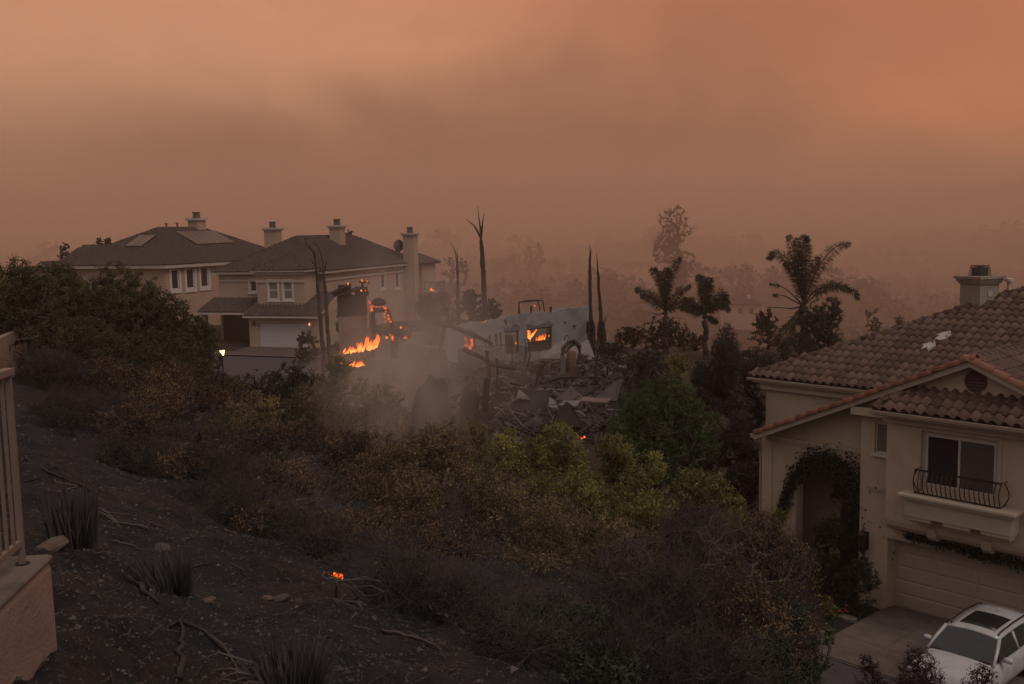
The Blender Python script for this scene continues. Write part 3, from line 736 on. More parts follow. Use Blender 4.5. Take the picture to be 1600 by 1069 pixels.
    for i in range(6):
        z = c[1]-.24+i*.095; hw = math.sqrt(max(.001, rr*rr-(z+.02-c[1])**2))
        MB().add([(c[0]-hw, -.45, z), (c[0]+hw, -.45, z), (c[0]+hw, -.415, z+.06), (c[0]-hw, -.415, z+.06), (c[0]-hw, -.44, z-.008), (c[0]+hw, -.44, z-.008), (c[0]+hw, -.412, z+.05), (c[0]-hw, -.412, z+.05)], [(0, 1, 2, 3), (7, 6, 5, 4), (0, 4, 5, 1), (3, 2, 6, 7)]).build('louver', MATS['door_wood'], vo)
    # chimney behind the hip, vent pipe
    Mi = HM.inverted()
    def hit(px, py, yl):
        o = Mi @ Vector((0, 0, 0)); dv = Mi.to_3x3() @ Vector(at(px, py, 1.0)); t = (yl-o.y)/dv.y; return o+dv*t
    cpt = hit(1531, 431, 9.2); x, z = cpt.x, cpt.z; s = .47; y = 9.2
    CM = Matrix.Translation((x, y, 0)) @ Matrix.Rotation(math.radians(-20), 4, 'Z') @ Matrix.Translation((-x, -y, 0))
    ch = MB().box(x-s, x+s, y-s, y+s, 5.5, z-.12).xf(CM).build('chimney', MATS['chimney_stucco'], hs)
    MB().box(x-s-.06, x+s+.06, y-s-.06, y+s+.06, z-.28, z-.2).box(x-s-.11, x+s+.11, y-s-.11, y+s+.11, z-.198, z-.1).box(x-s-.17, x+s+.17, y-s-.17, y+s+.17, z-.098, z).xf(CM).build('chimney_cap', MATS['chimney_stucco'], ch)
    ar = MB(); q = .27
    for i in range(9):
        for sx, sy, ex_, ey_ in ((-1, -1, 1, -1), (1, -1, 1, 1), (1, 1, -1, 1), (-1, 1, -1, -1)):
            t = i/8; ar.tube([(x+q*(sx+(ex_-sx)*t), y+q*(sy+(ey_-sy)*t), z), (x+q*.84*(sx+(ex_-sx)*t), y+q*.84*(sy+(ey_-sy)*t), z+.38)], .011, 4)
    ar.box(x-.23, x+.23, y-.23, y+.23, z+.38, z+.40); ar.box(x-.2, x+.2, y-.2, y+.2, z, z+.3)
    ar.xf(CM).build('spark_arrestor', MATS['chimney_metal'], ch)
    MB().box(x+s, x+s+.03, y-.1, y+.12, z-.75, z-.55).xf(CM).build('access_plate', MATS['mortar'], ch)
    pp = hit(1577, 440, 9.8)
    MB().lathe([(.075, -1.5), (.075, .0), (.15, .0), (.15, .10), (.10, .12)], (pp.x, 9.8, pp.z), 10).build('vent_pipe', tr, hs)
    # wall lantern
    ln = MB().box(-.93, -.67, -.44, -.402, 1.75, 2.3); lx, ly = -.80, -.56
    ln.lathe([(.03, 1.62), (.10, 1.70), (.12, 1.74)], (lx, ly, 0), 6); ln.lathe([(.15, 2.2), (.16, 2.23), (.05, 2.36), (.02, 2.42)], (lx, ly, 0), 6)
    for i in range(6):
        a = PI*i/3; ln.tube([(lx+.11*math.cos(a), ly+.11*math.sin(a), 1.74), (lx+.14*math.cos(a), ly+.14*math.sin(a), 2.2)], .012, 4)
    ln.tube([(lx, ly, 2.4)]+[(lx, ly+.07-.07*math.cos(t)+.02*t, 2.42+.1*math.sin(t)+.03*t) for t in [i*.5 for i in range(9)]], .015, 5)
    ln.tube([(lx, ly, 1.64), (lx, ly+.02, 1.5), (lx, -.44, 1.45), (lx, -.44, 1.72)], .018, 5); ln.box(lx-.1, lx+.1, -.5, -.402, 1.4, 1.46)
    lo = ln.build('wall_lantern', MATS['iron'], hs)
    MB().lathe([(.09, 1.75), (.12, 2.19)], (lx, ly, 0), 6).build('glass', MATS['glass_dark'], lo)
    return hs, HM
RH, RHM = right_house()

# paving in front of it
def rl2w(u, o, z=0): p = P0+np.array([*(UR*u+NO*o), z]); return p
def flat_sheet(name, poly, z, m, th=.14):
    mb = MB(); pts = [rl2w(u, o, z) for u, o in poly]; mb.slab(pts, th); o = mb.build(name, m); o['kind'] = 'structure'; return o
u0s = [-.12, 1.35, 2.8, 4.25, 5.7, 7.5]; o0s = [-.02, 1.6, 3.2, 4.75]
drive = MB().slab([rl2w(-.16, -.06, -.03), rl2w(7.55, -.06, -.03), rl2w(7.55, 4.8, -.03), rl2w(-.16, 4.8, -.03)], .12).build('driveway', MATS['concrete']); drive['kind'] = 'structure'
for i in range(5):
    for j in range(3):
        a, b, c, d = u0s[i]+.008, u0s[i+1]-.008, o0s[j]+.008, o0s[j+1]-.008
        if j == 0: pass
        MB().slab([rl2w(a, c, 0), rl2w(b, c, 0), rl2w(b, d, 0), rl2w(a, d, 0)], .028).build('concrete_slab', MATS['concrete'], drive)
flat_sheet('path', [(-3.0, 3.25), (-.18, 3.25), (-.18, 4.6), (-3.0, 4.6)], -.02, MATS['concrete'])
flat_sheet('street', [(-7, 4.83), (13, 4.83), (13, 11.5), (-7, 11.5)], -.045, MATS['asphalt'], .1)
st_ = MB(); rg = random.Random(4)
st_.slab([rl2w(-.45+.32*math.cos(a)*rg.uniform(.8, 1.1), 1.95+.22*math.sin(a)*rg.uniform(.8, 1.1), .05) for a in [2*PI*i/8 for i in range(8)]], .12)
tag(st_.build('stepping_stone', MATS['concrete'], bevel=.02), 'pale flat stepping stone beside the concrete driveway edge', 'stone')

# ------------------------------------------------------------------ the two houses across the street
H2R = math.radians(-17); H2O = np.array([-21.7, 85.0, -9.62])
def house_two():
    hs = empty('cream_stucco_house', H2O, 'cream two-storey house with white garage door and three chimneys behind the burning stack', 'house', H2R)
    HM = Matrix.Translation(Vector(H2O)) @ Matrix.Rotation(H2R, 4, 'Z'); Mi = HM.inverted(); o = Mi @ Vector((0, 0, 0))
    def onx(px, py, x):
        dv = Mi.to_3x3() @ Vector(at(px, py, 1.0)); return o+dv*((x-o.x)/dv.x)
    def ony(px, py, y):
        dv = Mi.to_3x3() @ Vector(at(px, py, 1.0)); return o+dv*((y-o.y)/dv.y)
    st, tr, wf, gd = MATS['far_stucco'], MATS['far_trim'], MATS['white_frame'], MATS['glass_dark']
    RF = frame_of(4.1, 4.0, PI/2)                 # right face: x runs along +y
    wins = []
    for a, b, t, bt in ((594, 602.5, 423, 450.5), (617, 624.5, 420, 450)):
        p, q = onx(a, t, 4.1), onx(b, bt, 4.1); wins.append((p.y-4, q.y-4, q.z, p.z))
    w = MB()
    wall(w, 0, 22, -.6, 6.35, .25, wins, RF)
    fp, fq = ony(390, 437, 4.0), ony(401.5, 456, 4.0); fw_ = (fp.x, fq.x, fq.z, fp.z)
    wall(w, -6.3, 4.1, -.6, 6.35, .25, [fw_], frame_of(0, 4.0, 0))
    w.box(-6.3, -6.05, 4.252, 26, -.6, 6.35); w.box(-6.05, 3.85, 25.75, 26, -.6, 6.35)
    # upper wing and garage block
    a, b = ony(401, 440, 1.5).x, ony(475, 440, 1.5).x
    ww = []
    for p0, p1 in ((419, 435), (442, 457.5)):
        p, q = ony(p0, 439, 1.5), ony(p1, 468, 1.5); ww.append((p.x, q.x, q.z, p.z))
    wall(w, a, b, 2.6, 6.6, .25, ww, frame_of(0, 1.5, 0)); w.box(b-.25, b, 1.752, 3.998, 2.6, 6.6); w.box(a, a+.25, 1.752, 3.998, 2.6, 6.6)
    wall(w, -.9, 5.4, -.6, 2.75, .3, [(0, 4.9, -.6, 2.15)], frame_of(0, 0, 0)); w.box(-.9, -.6, .302, 3.998, -.6, 2.75); w.box(5.1, 5.4, .302, 6, -.6, 2.75)
    w.build('wall', st, hs)
    for x0, x1, z0, z1 in wins: window(hs, RF, x0, x1, z0, z1, wf, [gd], .1, (), .12, True, trim=.1)
    window(hs, frame_of(0, 4.0, 0), *fw_, wf, gd, .1, (), .1, True, trim=.12)
    for x0, x1, z0, z1 in ww:
        wo = window(hs, frame_of(0, 1.5, 0), x0, x1, z0, z1, wf, MATS['blind'], .08, (), .09, True, trim=.12)
        MB().box(x0+.09, x1-.09, 1.53, 1.57, (z0+z1)/2-.04, (z0+z1)/2+.04).build('mullion', wf, wo)
    g = MB().box(0, 4.9, .14, .2, -.1, 2.15).build('garage_door', MATS['far_garage'], hs)
    for i in range(4):
        for j in range(4): MB().box(.05+i*1.21, 1.23+i*1.21, .128, .142, .04+j*.525, .545+j*.525).build('panel', MATS['far_garage'], g)
    # belts and friezes
    MB().box(a-.06, b+.06, 1.40, 1.498, 5.55, 5.75).box(a-.1, b+.1, 1.35, 1.498, 6.2, 6.6).box(a-.05, b+.05, 1.44, 1.498, 3.55, 3.68).build('moulding', tr, hs)
    MB().box(4.102, 4.2, 4.1, 25.9, 5.5, 5.68).box(-6.3, a-.002, 3.93, 3.998, 5.5, 5.68).build('moulding', tr, hs)
    # roofs
    c, sl, hips = hip_slopes(-6.3, 4.1, 4, 26, 6.4, .53)
    far_roof(hs, sl, hips, 20)
    e = MB(); x0, y0, x1, y1 = c[0][0], c[0][1], c[2][0], c[2][1]
    e.box(x0, x1, y0, y0+.1, 6.18, 6.37); e.box(x1-.1, x1, y0+.102, y1-.102, 6.18, 6.37); e.box(x0, x0+.1, y0+.102, y1, 6.18, 6.37); e.box(x0+.1, x1, y1-.1, y1, 6.18, 6.37); e.box(x0+.1, x1-.1, y0+.1, y1-.1, 6.2, 6.25)
    e.build('eave', tr, hs)
    c2, s2, h2 = hip_slopes(a, b, 1.5, 9.0, 6.62, .5, .4); far_roof(hs, [s2[0], s2[1], s2[3]], [h2[0], h2[1], h2[4]], 30)
    MB().box(c2[0][0], c2[1][0], c2[0][1], c2[0][1]+.1, 6.45, 6.6).box(c2[1][0]-.1, c2[1][0], c2[0][1]+.102, 4.3, 6.45, 6.6).build('eave', tr, hs)
    gz, gt = 2.82, 3.62
    far_roof(hs, [[(-1.2, -.45, gz), (5.9, -.45, gz), (5.9, 1.5, gt), (-1.2, 1.5, gt)], [(b, 1.5, gt), (5.9, 1.5, gt), (5.9, 3.99, gt+.9), (b, 3.99, gt+.9)]], [], 40)
    far_roof(hs, [[(-6.9, 1.2, 2.95), (-1.25, 1.2, 2.95), (-1.0, 3.99, 4.0), (-6.9, 3.99, 4.0)]], [], 44)
    MB().box(-1.2, 5.9, -.5, -.4, 2.62, 2.8).box(-6.9, -1.25, 1.15, 1.25, 2.74, 2.93).build('eave', tr, hs)
    MB().slab([(5.92, -.45, gz+.05), (5.92, 4.0, gt+.95), (5.92, 4.0, gt+.7), (5.92, -.45, gz-.15)], .1).build('rake_board', MATS['far_stucco_b'], hs)
    MB().box(-6.6, -6.2, 1.5, 1.9, -.6, 2.74).box(-1.5, -1.2, 1.5, 1.9, -.6, 2.74).build('porch_post', st, hs)
    MB().box(-6.0, -1.6, 3.9, 3.998, -.4, 2.6).build('porch_shade_panel', MATS['deck'], hs)  # dark panel standing in for the shaded porch interior, no door here
    # chimneys
    def chimney(x, y, z, sx, sy, zb):
        ch = MB().box(x-sx, x+sx, y-sy, y+sy, zb, z-.3).build('chimney', st, hs)
        MB().box(x-sx-.1, x+sx+.1, y-sy-.1, y+sy+.1, z-.3, z-.16).box(x-sx-.2, x+sx+.2, y-sy-.2, y+sy+.2, z-.158, z).build('chimney_cap', tr, ch)
        MB().lathe([(.36, 0), (.3, .5), (.36, .5), (.36, .62)], (x, y, z), 8).build('chimney_pot', MATS['chimney_metal'], ch)
    p = onx(642, 364, 4.85); chimney(4.75, p.y, p.z, .62, .55, -.4)
    p = ony(526.5, 352, 15.0); chimney(p.x, 15.0, p.z, .58, .58, 7.5)
    p = ony(426, 356, 16); chimney(p.x, 16, p.z, .68, .6, 4.0)
    p = onx(624, 384, 3.6)
    d = MB(); 
    for i in range(4):
        r0, r1 = .16*i, .16*(i+1)
        for j in range(12):
            a0, a1 = PI*j/6, PI*(j+1)/6
            d.add([(r*math.cos(t), .35*r*r, r*math.sin(t)) for r, t in ((r0+1e-4, a0), (r1, a0), (r1, a1), (r0+1e-4, a1))], [(0, 1, 2, 3)])
    d.xf(Matrix.Translation(p) @ Matrix.Rotation(.9, 4, 'Z')); d.tube([p-Vector((0, 0, .1)), (p.x, p.y, p.z-1.0)], .05, 5)
    d.build('satellite_dish', MATS['chimney_metal'], hs)
    MB().lathe([(.08, -.8), (.08, .1), (.14, .1), (.14, .2)], tuple(ony(478, 374, 6.0)), 7).build('vent_pipe', MATS['chimney_metal'], hs)
    # small rear wing with balcony
    q0 = onx(657, 410, 4.9)
    MB().box(1.5, 4.7, 26.02, 30, -.6, 6.2).build('rear_wing', st, hs)
    far_roof(hs, *hip_slopes(1.5, 4.7, 25, 30, 6.25, .5)[1:], 50)
    bal = MB().box(4.7, 6.0, 26.3, 29.6, 3.0, 3.15).build('balcony', tr, hs)
    rl = MB()
    for i in range(12): rl.box(5.94, 5.98, 26.35+i*.28, 26.39+i*.28, 3.15, 4.15)
    for i in range(5): rl.box(4.75+i*.3, 4.79+i*.3, 26.33, 26.37, 3.15, 4.15)
    rl.box(4.7, 6.0, 26.3, 26.36, 4.15, 4.2); rl.box(5.93, 5.99, 26.362, 29.6, 4.15, 4.2); rl.build('railing', MATS['chimney_metal'], bal)
    MB().box(4.9, 5.2, 26.0, 26.2, .0, 3.0).box(5.7, 5.95, 26.4, 26.65, -.6, 2.998).build('post', st, hs)
    # wall lamp by the garage
    q = ony(397, 505, -.05); la = MB().box(q.x-.1, q.x+.1, -.14, -.002, q.z-.2, q.z+.2).build('wall_lamp', MATS['iron'], hs)
    q = ony(484, 507, -.05); la = MB().lathe([(.05, -.09), (.07, .06), (.02, .12)], (q.x, -.12, q.z), 6).build('wall_lamp', MATS['lamp_glow'], hs)
    return HM
mat('lamp_glow', (.8, .5, .25), None, .5, emit=(1, .42, .12), estr=1.6)
mat('lantern_glow', (.9, .8, .6), None, .5, emit=(1, .74, .38), estr=5)
H2M = house_two()

H1R = math.radians(-23); H1O = np.array([-34.6, 100.0, -9.2])
def house_one():
    hs = empty('tan_hip_roofed_house', H1O, 'farther tan house at the left with solar panels on its hipped tile roof', 'house', H1R)
    HM = Matrix.Translation(Vector(H1O)) @ Matrix.Rotation(H1R, 4, 'Z'); Mi = HM.inverted(); o = Mi @ Vector((0, 0, 0))
    def onx(px, py, x):
        dv = Mi.to_3x3() @ Vector(at(px, py, 1.0)); return o+dv*((x-o.x)/dv.x)
    st, tr, wf, gd = MATS['far_stucco_b'], MATS['far_trim'], MATS['white_frame'], MATS['glass_dark']
    RF = frame_of(0, 0, PI/2); wins = []
    for a, b, t, bt in ((267, 280.5, 421, 452), (290.5, 304.5, 419.5, 450.5), (313, 326.5, 417.5, 448), (331, 346, 416.5, 425.5)):
        p, q = onx(a, t, 0), onx(b, bt, 0); wins.append((p.y, q.y, q.z, p.z))
    w = MB(); wall(w, 0, 21, -.6, 6.4, .25, wins, RF)
    w.box(-14, -.252, 0, .25, -.6, 6.4); w.box(-14, -13.75, .252, 21, -.6, 6.4); w.box(-13.75, -.252, 20.75, 21, -.6, 6.4)
    w.box(-18, -14.002, 2.0, 12, -.6, 5.6); w.box(-18, -15.2, .2, 1.998, -.6, 5.9)
    w.prism([(-18, 5.9), (-15.2, 5.9), (-16.6, 6.6)], .2, 1.9, 'y')
    w.build('wall', st, hs)
    for i, (x0, x1, z0, z1) in enumerate(wins): window(hs, RF, x0, x1, z0, z1, wf, gd, .1, ((x0+x1)/2,) if i == 3 else (), .12, i < 3, trim=.28 if i < 3 else .1)
    c, sl, hips = hip_slopes(-14, 0, 0, 21, 6.45, .5, .5); far_roof(hs, sl, hips, 60)
    x0, y0, x1, y1 = c[0][0], c[0][1], c[2][0], c[2][1]
    e = MB(); e.box(x0, x1, y0, y0+.12, 6.1, 6.42); e.box(x1-.12, x1, y0+.122, y1, 6.1, 6.42); e.box(x0, x1-.13, y0+.13, y1, 6.12, 6.2); e.build('eave', tr, hs)
    gl = [[(-18.6, 1.5, 5.6), (-13.5, 1.5, 5.6), (-13.5, 7, 8.4), (-18.0, 7, 8.4)], [(-13.5, 12.5, 5.6), (-18.6, 12.5, 5.6), (-18.0, 7, 8.4), (-13.5, 7, 8.4)]]
    far_roof(hs, gl, [((-18.0, 7, 8.4), (-13.5, 7, 8.4))], 70)
    far_roof(hs, [[(-18.5, 4, 5.75), (-18.5, -.2, 5.75), (-16.6, -.2, 6.75), (-16.6, 4, 6.75)], [(-14.7, -.2, 5.75), (-14.7, 4, 5.75), (-16.6, 4, 6.75), (-16.6, -.2, 6.75)]], [((-16.6, -.2, 6.75), (-16.6, 4, 6.75))], 75)
    rb = MB()
    for a in (-18.5, -14.7): rb.add([(a, -.24, 5.55), (-16.6, -.24, 6.55), (-16.6, -.24, 6.75), (a, -.24, 5.75), (a, -.2, 5.55), (-16.6, -.2, 6.55), (-16.6, -.2, 6.75), (a, -.2, 5.75)], [(0, 1, 2, 3), (7, 6, 5, 4), (0, 4, 5, 1), (3, 2, 6, 7)])
    rb.build('rake_board', tr, hs)
    # solar arrays: one on the slope facing left, one on the slope facing the street
    def array(P, n, wd, hg, m, name):
        s0, s1 = Vector(P[0]), Vector(P[1]); sx = (s1-s0).normalized(); up = (Vector(P[2])-s1); up = (up-sx*up.dot(sx)).normalized(); nn = sx.cross(up).normalized()
        if nn.z < 0: nn = -nn
        fr = MB().slab([s0+nn*.16, s0+sx*(wd*n)+nn*.16, s0+sx*(wd*n)+up*hg+nn*.16, s0+up*hg+nn*.16], .05).build(name, MATS['iron'], hs)
        for i in range(n):
            a = s0+sx*(i*wd+.03)+nn*.2+up*.04; b = a+sx*(wd-.06)
            MB().slab([a, b, b+up*(hg-.08), a+up*(hg-.08)], .035).build('panel', m, fr)
    def hit(px, py, P):
        p0, p1, p2 = [Vector(q) for q in P[:3]]; n = (p1-p0).cross(p2-p0); dv = Mi.to_3x3() @ Vector(at(px, py, 1.0)); return o+dv*((p0-o).dot(n)/dv.dot(n))
    S = sl[0]; a, b = hit(196, 387, S), hit(222, 387, S); n = max(2, round((b-a).length/1.1)); array((a, b, S[2]), n, (b-a).length/n, 2.5, MATS['solar'], 'solar_array')
    S = sl[1]; a, b = hit(308, 384, S), hit(366, 381, S); n = 6; array((a, b, S[2]), n, (b-a).length/n, 3.2, MATS['solar_pale'], 'solar_array')
    # chimney and vents on the ridge
    dv = Mi.to_3x3() @ Vector(at(307, 341, 1.0)); p = o+dv*((-7-o.x)/dv.x); x, y, z = -7, p.y, p.z; s = .7
    ch = MB().box(x-s, x+s, y-s, y+s, 8, z-.25).build('chimney', MATS['far_stucco_b'], hs)
    MB().box(x-s-.2, x+s+.2, y-s-.2, y+s+.2, z-.25, z).build('chimney_cap', tr, ch); MB().lathe([(.45, 0), (.36, .55), (.45, .55), (.45, .7)], (x, y, z), 8).build('chimney_pot', MATS['chimney_metal'], ch)
    for px, py in ((260, 356), (277, 355)):
        q = hit(px, py, sl[1]); MB().lathe([(.1, -1.0), (.1, .35), (.17, .35), (.17, .5)], tuple(q), 7).build('vent_pipe', MATS['tile_rake'], hs)
    return HM
H1M = house_one()

# street, kerb and driveway in front of house two
def h2w(x, y): v = H2M @ Vector((x, y, 0)); return (v.x, v.y)
sheet('street', [h2w(-22, -17), h2w(30, -20), h2w(30, -4.2), h2w(-22, -4.2)], MATS['asphalt'], .03, 2.0)
k = sheet('kerb', [h2w(-22, -4.19), h2w(30, -4.19), h2w(30, -3.95), h2w(-22, -3.95)], MATS['old_concrete'], .13, 2.0)
sheet('pavement', [h2w(-22, -3.94), h2w(30, -3.94), h2w(30, -2.4), h2w(-22, -2.4)], MATS['paver'], .12, 2.0)
sheet('driveway', [h2w(-1.0, -2.39), h2w(5.6, -2.39), h2w(5.6, .25), h2w(-1.0, .25)], MATS['paver'], .13, 1.0)
# ------------------------------------------------------------------ the burning ruin
mat('char', (.016, .013, .012), (.034, .028, .026), .95, 5, 6, .5, 30)
mat('soot_stucco', (.24, .20, .17), (.17, .14, .12), .95, 1.2, 5, .4, 40, stain=(.05, .042, .038), sscale=.55)
mat('blue_stucco', (.225, .225, .23), (.18, .18, .185), .92, .8, 6, .3, 50, stain=(.085, .08, .08), sscale=.45)
mat('debris_grey', (.075, .067, .064), (.035, .031, .030), .95, 2, 6, .5, 20, tint=False)
mat('debris_mix', (.016, .0145, .014), (.115, .10, .092), .95, tint=True)
mat('debris_pale', (.18, .165, .158), (.12, .11, .105), .9, 3, stain=(.1, .085, .08))
mat('soot_mark', (.13, .125, .125), (.06, .056, .055), .95, 2.5, 6)
mat('rust', (.12, .07, .05), (.07, .042, .033), .9, 4)
mat('sheet_metal', (.16, .14, .13), (.08, .07, .066), .6, 2, 6, metal=.4, stain=(.05, .04, .035))
mat('burnt_bark', (.020, .017, .016), (.042, .036, .033), .95, 9, 5, .5, 40)
mat('bark', (.07, .055, .045), (.045, .036, .03), .95, 9)
flame_mat('flame', (1.0, .40, .085), (.85, .11, .010), 4.2, True)
flame_mat('low_flame', (1.0, .30, .05), (.70, .08, .008), 2.8, True)
flame_mat('ember', (1.0, .22, .035), (.55, .045, .006), 1.9)
flame_mat('ember_dim', (.75, .11, .015), (.22, .022, .006), .9)

def flames(name, c, w, h, n, label, seed, dirx=(1, 0, 0), lean=0.25, m='flame', rise=None, r=.5, cat='fire'):
    rg = random.Random(seed); mb = MB(); dx = Vector(dirx)
    for i in range(n):
        t = (max(-.5, min(.5, rg.choice((-.45, -.26, -.20, .02, .06, .33, .38, .42))+rg.gauss(0, .06))) if n > 60 else rg.uniform(-.5, .5)); hh = h*(rise(t+.5) if rise else 1)*rg.uniform(.25, 1.0)**1.3; b = Vector(c)+dx*(t*w)+Vector((rg.uniform(-.1, .1), rg.uniform(-.3, .3), rg.uniform(-.05, .12)*h+(rise(t+.5)*h*.48 if rise else 0)))
        ph = rg.uniform(0, 6); k = 8; pts = []; rad = []
        for j in range(k+1):
            f = j/k; pts.append(b+Vector(((lean+.5*math.sin(ph*2))*f*hh+math.sin(ph+f*6)*.14*hh*f, math.cos(ph+f*4)*.08*hh*f, f*hh)))
            rad.append(max(.004, r*(.6+.6*(i % 5 == 0))*hh*.34*(math.sin(PI*(f*.86+.10))**1.2)*(1-f*.55)*(1+.25*math.sin(ph*3+f*9))))
        mb.tube(pts, rad, 7, rg.uniform(0, .25), rg.uniform(.6, 1.0))
    o = mb.build(name, MATS[m], None, True)
    return tag(o, label, cat)
def ember_line(name, pts, r, label, seed, m='ember', cat='embers', parent=None, group=None):
    rg = random.Random(seed); mb = MB(); pts = [Vector(p) for p in pts]
    for i in range(len(pts)-1):
        a, b = pts[i], pts[i+1]; n = max(2, int((b-a).length/(r*1.6)))
        for j in range(n):
            if rg.random() < .25: continue
            p = a+(b-a)*(j+rg.random())/n+Vector((rg.gauss(0, r*.4), rg.gauss(0, r*.4), rg.gauss(0, r*.5))); q = r*rg.uniform(.35, 1.1)
            mb.lathe([(q*.3, -q*.6), (q, -q*.1), (q*.7, q*.45), (q*.1, q*1.2)], tuple(p), 5); mb.t[-20:] = [rg.random()*.8]*20
    o = mb.build(name, MATS[m], parent, True)
    if parent is None: tag(o, label, cat, group)
    return o
def zg(p): return G(p[0], p[1])
# tall burnt chimney stack left standing
def stack():
    a, b = at(530, 545, 62), at(576, 545, 62); x0, x1 = a[0], b[0]; cx = (x0+x1)/2; gz = G(cx, 62)
    top = at(550, 462, 62)[2]; mid = at(550, 492, 62)[2]
    s = empty('burnt_chimney_stack', (cx, 62, gz), 'tall scorched chimney stack with charred top standing beside the open flames', 'chimney', .12)
    hw = (x1-x0)/2*.94; L = lambda z: z-gz
    MB().box(-hw, hw, -.6, .7, -.4, L(mid)).build('shaft', MATS['soot_stucco'], s)
    MB().box(-hw-.05, hw+.05, -.66, .76, L(mid)+.002, L(mid)+.14).build('band', MATS['char'], s)
    MB().box(-hw-.02, hw+.02, -.62, .72, L(mid)+.142, L(top)).build('charred_shaft', MATS['char'], s)
    rg = random.Random(3); mb = MB()
    mb.slab([(-hw-.25, -.9, L(top)+.12), (hw*.3, -.9, L(top)+.42), (hw*.5, .8, L(top)+.5), (-hw-.3, .8, L(top)+.15)], .12)
    mb.slab([(-hw-.35, -1.0, L(top)+.25), (-.1, -1.0, L(top)+.72), (-.1, .6, L(top)+.8), (-hw-.35, .6, L(top)+.3)], .09)
    for i in range(14):
        x = rg.uniform(-hw, hw*.8); mb.box(x, x+rg.uniform(.1, .5), rg.uniform(-.6, 0), rg.uniform(.1, .6), L(top), L(top)+rg.uniform(.1, .75))
    mb.build('roof_remnant', MATS['char'], s)
    MB().box(-hw*.9, -hw*.72, -.64, -.602, .4, 1.2).box(-hw*.3, -hw*.15, -.64, -.602, .1, 1.9).build('soot_streak', MATS['char'], s)
    Mi = Matrix.Translation((cx, 62, gz)) @ Matrix.Rotation(.12, 4, 'Z'); Mi = Mi.inverted()
    def P(x, y, Y=61.2): return Mi @ Vector(at(x, y, Y))
    ember_line('ember', [P(558, 452), P(576, 455)], .075, '', 1, parent=s); ember_line('ember', [P(561, 438), P(569, 440), P(576, 441)], .07, '', 2, parent=s)
    MB().tube([P(566, 441, 61.3), P(567, 453, 61.3)], .08, 5).tube([P(560, 440, 61.35), P(577, 442, 61.35)], .05, 5).build('charred_stick', MATS['char'], s)
    ember_line('ember', [P(541, 447, 60.8), P(547, 442, 60.8)], .09, '', 5, parent=s); ember_line('ember', [P(577, 470, 61), P(577.5, 476, 61)], .08, '', 6, parent=s)
stack()
# burning doorway frame and fallen beam to the right of it
def frame():
    Y = 61; base = at(596, 545, Y); gz = G(base[0], Y); s = empty('burning_door_frame', (base[0], Y, gz), 'charred door frame with glowing embers right of the tall stack', 'door frame')
    o = Vector((base[0], Y, gz)); P = lambda x, y, yy=Y: Vector(at(x, y, yy))-o
    MB().tube([P(583, 560), P(583, 482)], .13, 4).tube([P(614, 560), P(613, 510), P(606, 484)], .12, 4).tube([P(580, 486), P(606, 484)], .14, 4).build('charred_post', MATS['char'], s)
    MB().slab([P(577, 545, 61.4), P(590, 548, 61.4), P(588, 500, 61.4), P(577, 488, 61.4)], .12).build('wall_fragment', MATS['soot_stucco'], s)
    for i, pts in enumerate(([(577, 479), (586, 481), (596, 479), (602, 482)], [(578, 486), (583, 486)], [(598, 482), (605, 490), (609, 500), (612, 508)], [(600, 487), (601, 499), (602, 510)])):
        ember_line('ember', [P(x, y, Y-.2) for x, y in pts], (.10, .16, .10, .07)[i], '', 20+i, parent=s)
    MB().lathe([(.25, 0), (.5, .15), (.35, .4), (.1, .5)], tuple(P(592, 478)), 7).build('charred_clump', MATS['char'], s)
    b = empty('fallen_beam', at(612, 520, 60), 'dark charred roof beam lying level right of the burning door frame', 'beam'); o = Vector(at(612, 520, 60)); P = lambda x, y, yy=60: Vector(at(x, y, yy))-o
    m = MB().tube([P(583, 514), P(612, 519), P(642, 524)], [.26, .27, .22], 4); m.tube([P(617, 520), P(617, 560)], .2, 4); m.tube([P(640, 523), P(628, 532)], .12, 4).build('charred_timber', MATS['char'], b)
    for i, pts in enumerate(([(606, 524), (612, 526), (614, 531)], [(630, 527), (636, 526)], [(604, 528), (605, 530)], [(625, 512), (630, 513)])): ember_line('ember', [P(x, y, 59.7) for x, y in pts], .10, '', 40+i, parent=b)
frame()
def fire_heap():
    c = at(561, 560, 59.3); gz = G(c[0], c[1]); h = c[2]-gz; rg = random.Random(31); s = empty('charred_heap', (c[0], c[1], gz), 'charred heap of fallen timber under the open flames', 'debris heap'); mb = MB(); n = 14
    prof = [(1.95, -.3), (1.75, .25*h), (1.5, .55*h), (1.2, .82*h), (.5, .97*h)]
    for i, (r, z) in enumerate(prof):
        for j in range(n): a = 2*PI*j/n; q = r*rg.uniform(.8, 1.12); mb.v.append((q*math.cos(a)*1.05, q*math.sin(a)*.7, z+(rg.uniform(-.12, .12)+.28*math.cos(a)*z/h if i else 0))); mb.t.append(0)
    for i in range(len(prof)-1):
        for j in range(n): mb.f.append((i*n+j, i*n+(j+1) % n, (i+1)*n+(j+1) % n, (i+1)*n+j))
    mb.f.append(tuple((len(prof)-1)*n+j for j in range(n))); mb.build('mound', MATS['char'], s)
    for i in range(16):
        a = rg.uniform(0, 2*PI); p = Vector((1.5*math.cos(a), 1.0*math.sin(a), rg.uniform(.2, .8)*h)); d = Vector((rg.gauss(0, 1), rg.gauss(0, .5), rg.gauss(.2, .5))).normalized()*rg.uniform(.5, 1.2)
        MB().tube([p-d, p, p+d], [.06, .08, .04], 4).build('timber', MATS['char'], s)
fire_heap()
flames('open_fire', at(561, 557, 58.5), 2.05, .86, 110, 'bright orange open flames at the foot of the burnt stack', 5, rise=lambda t: .35+.75*t**1.3, lean=.22)
flames('small_fire', at(541, 572, 57.5), .9, .34, 26, 'small flames low in the shrub below the open fire', 6)
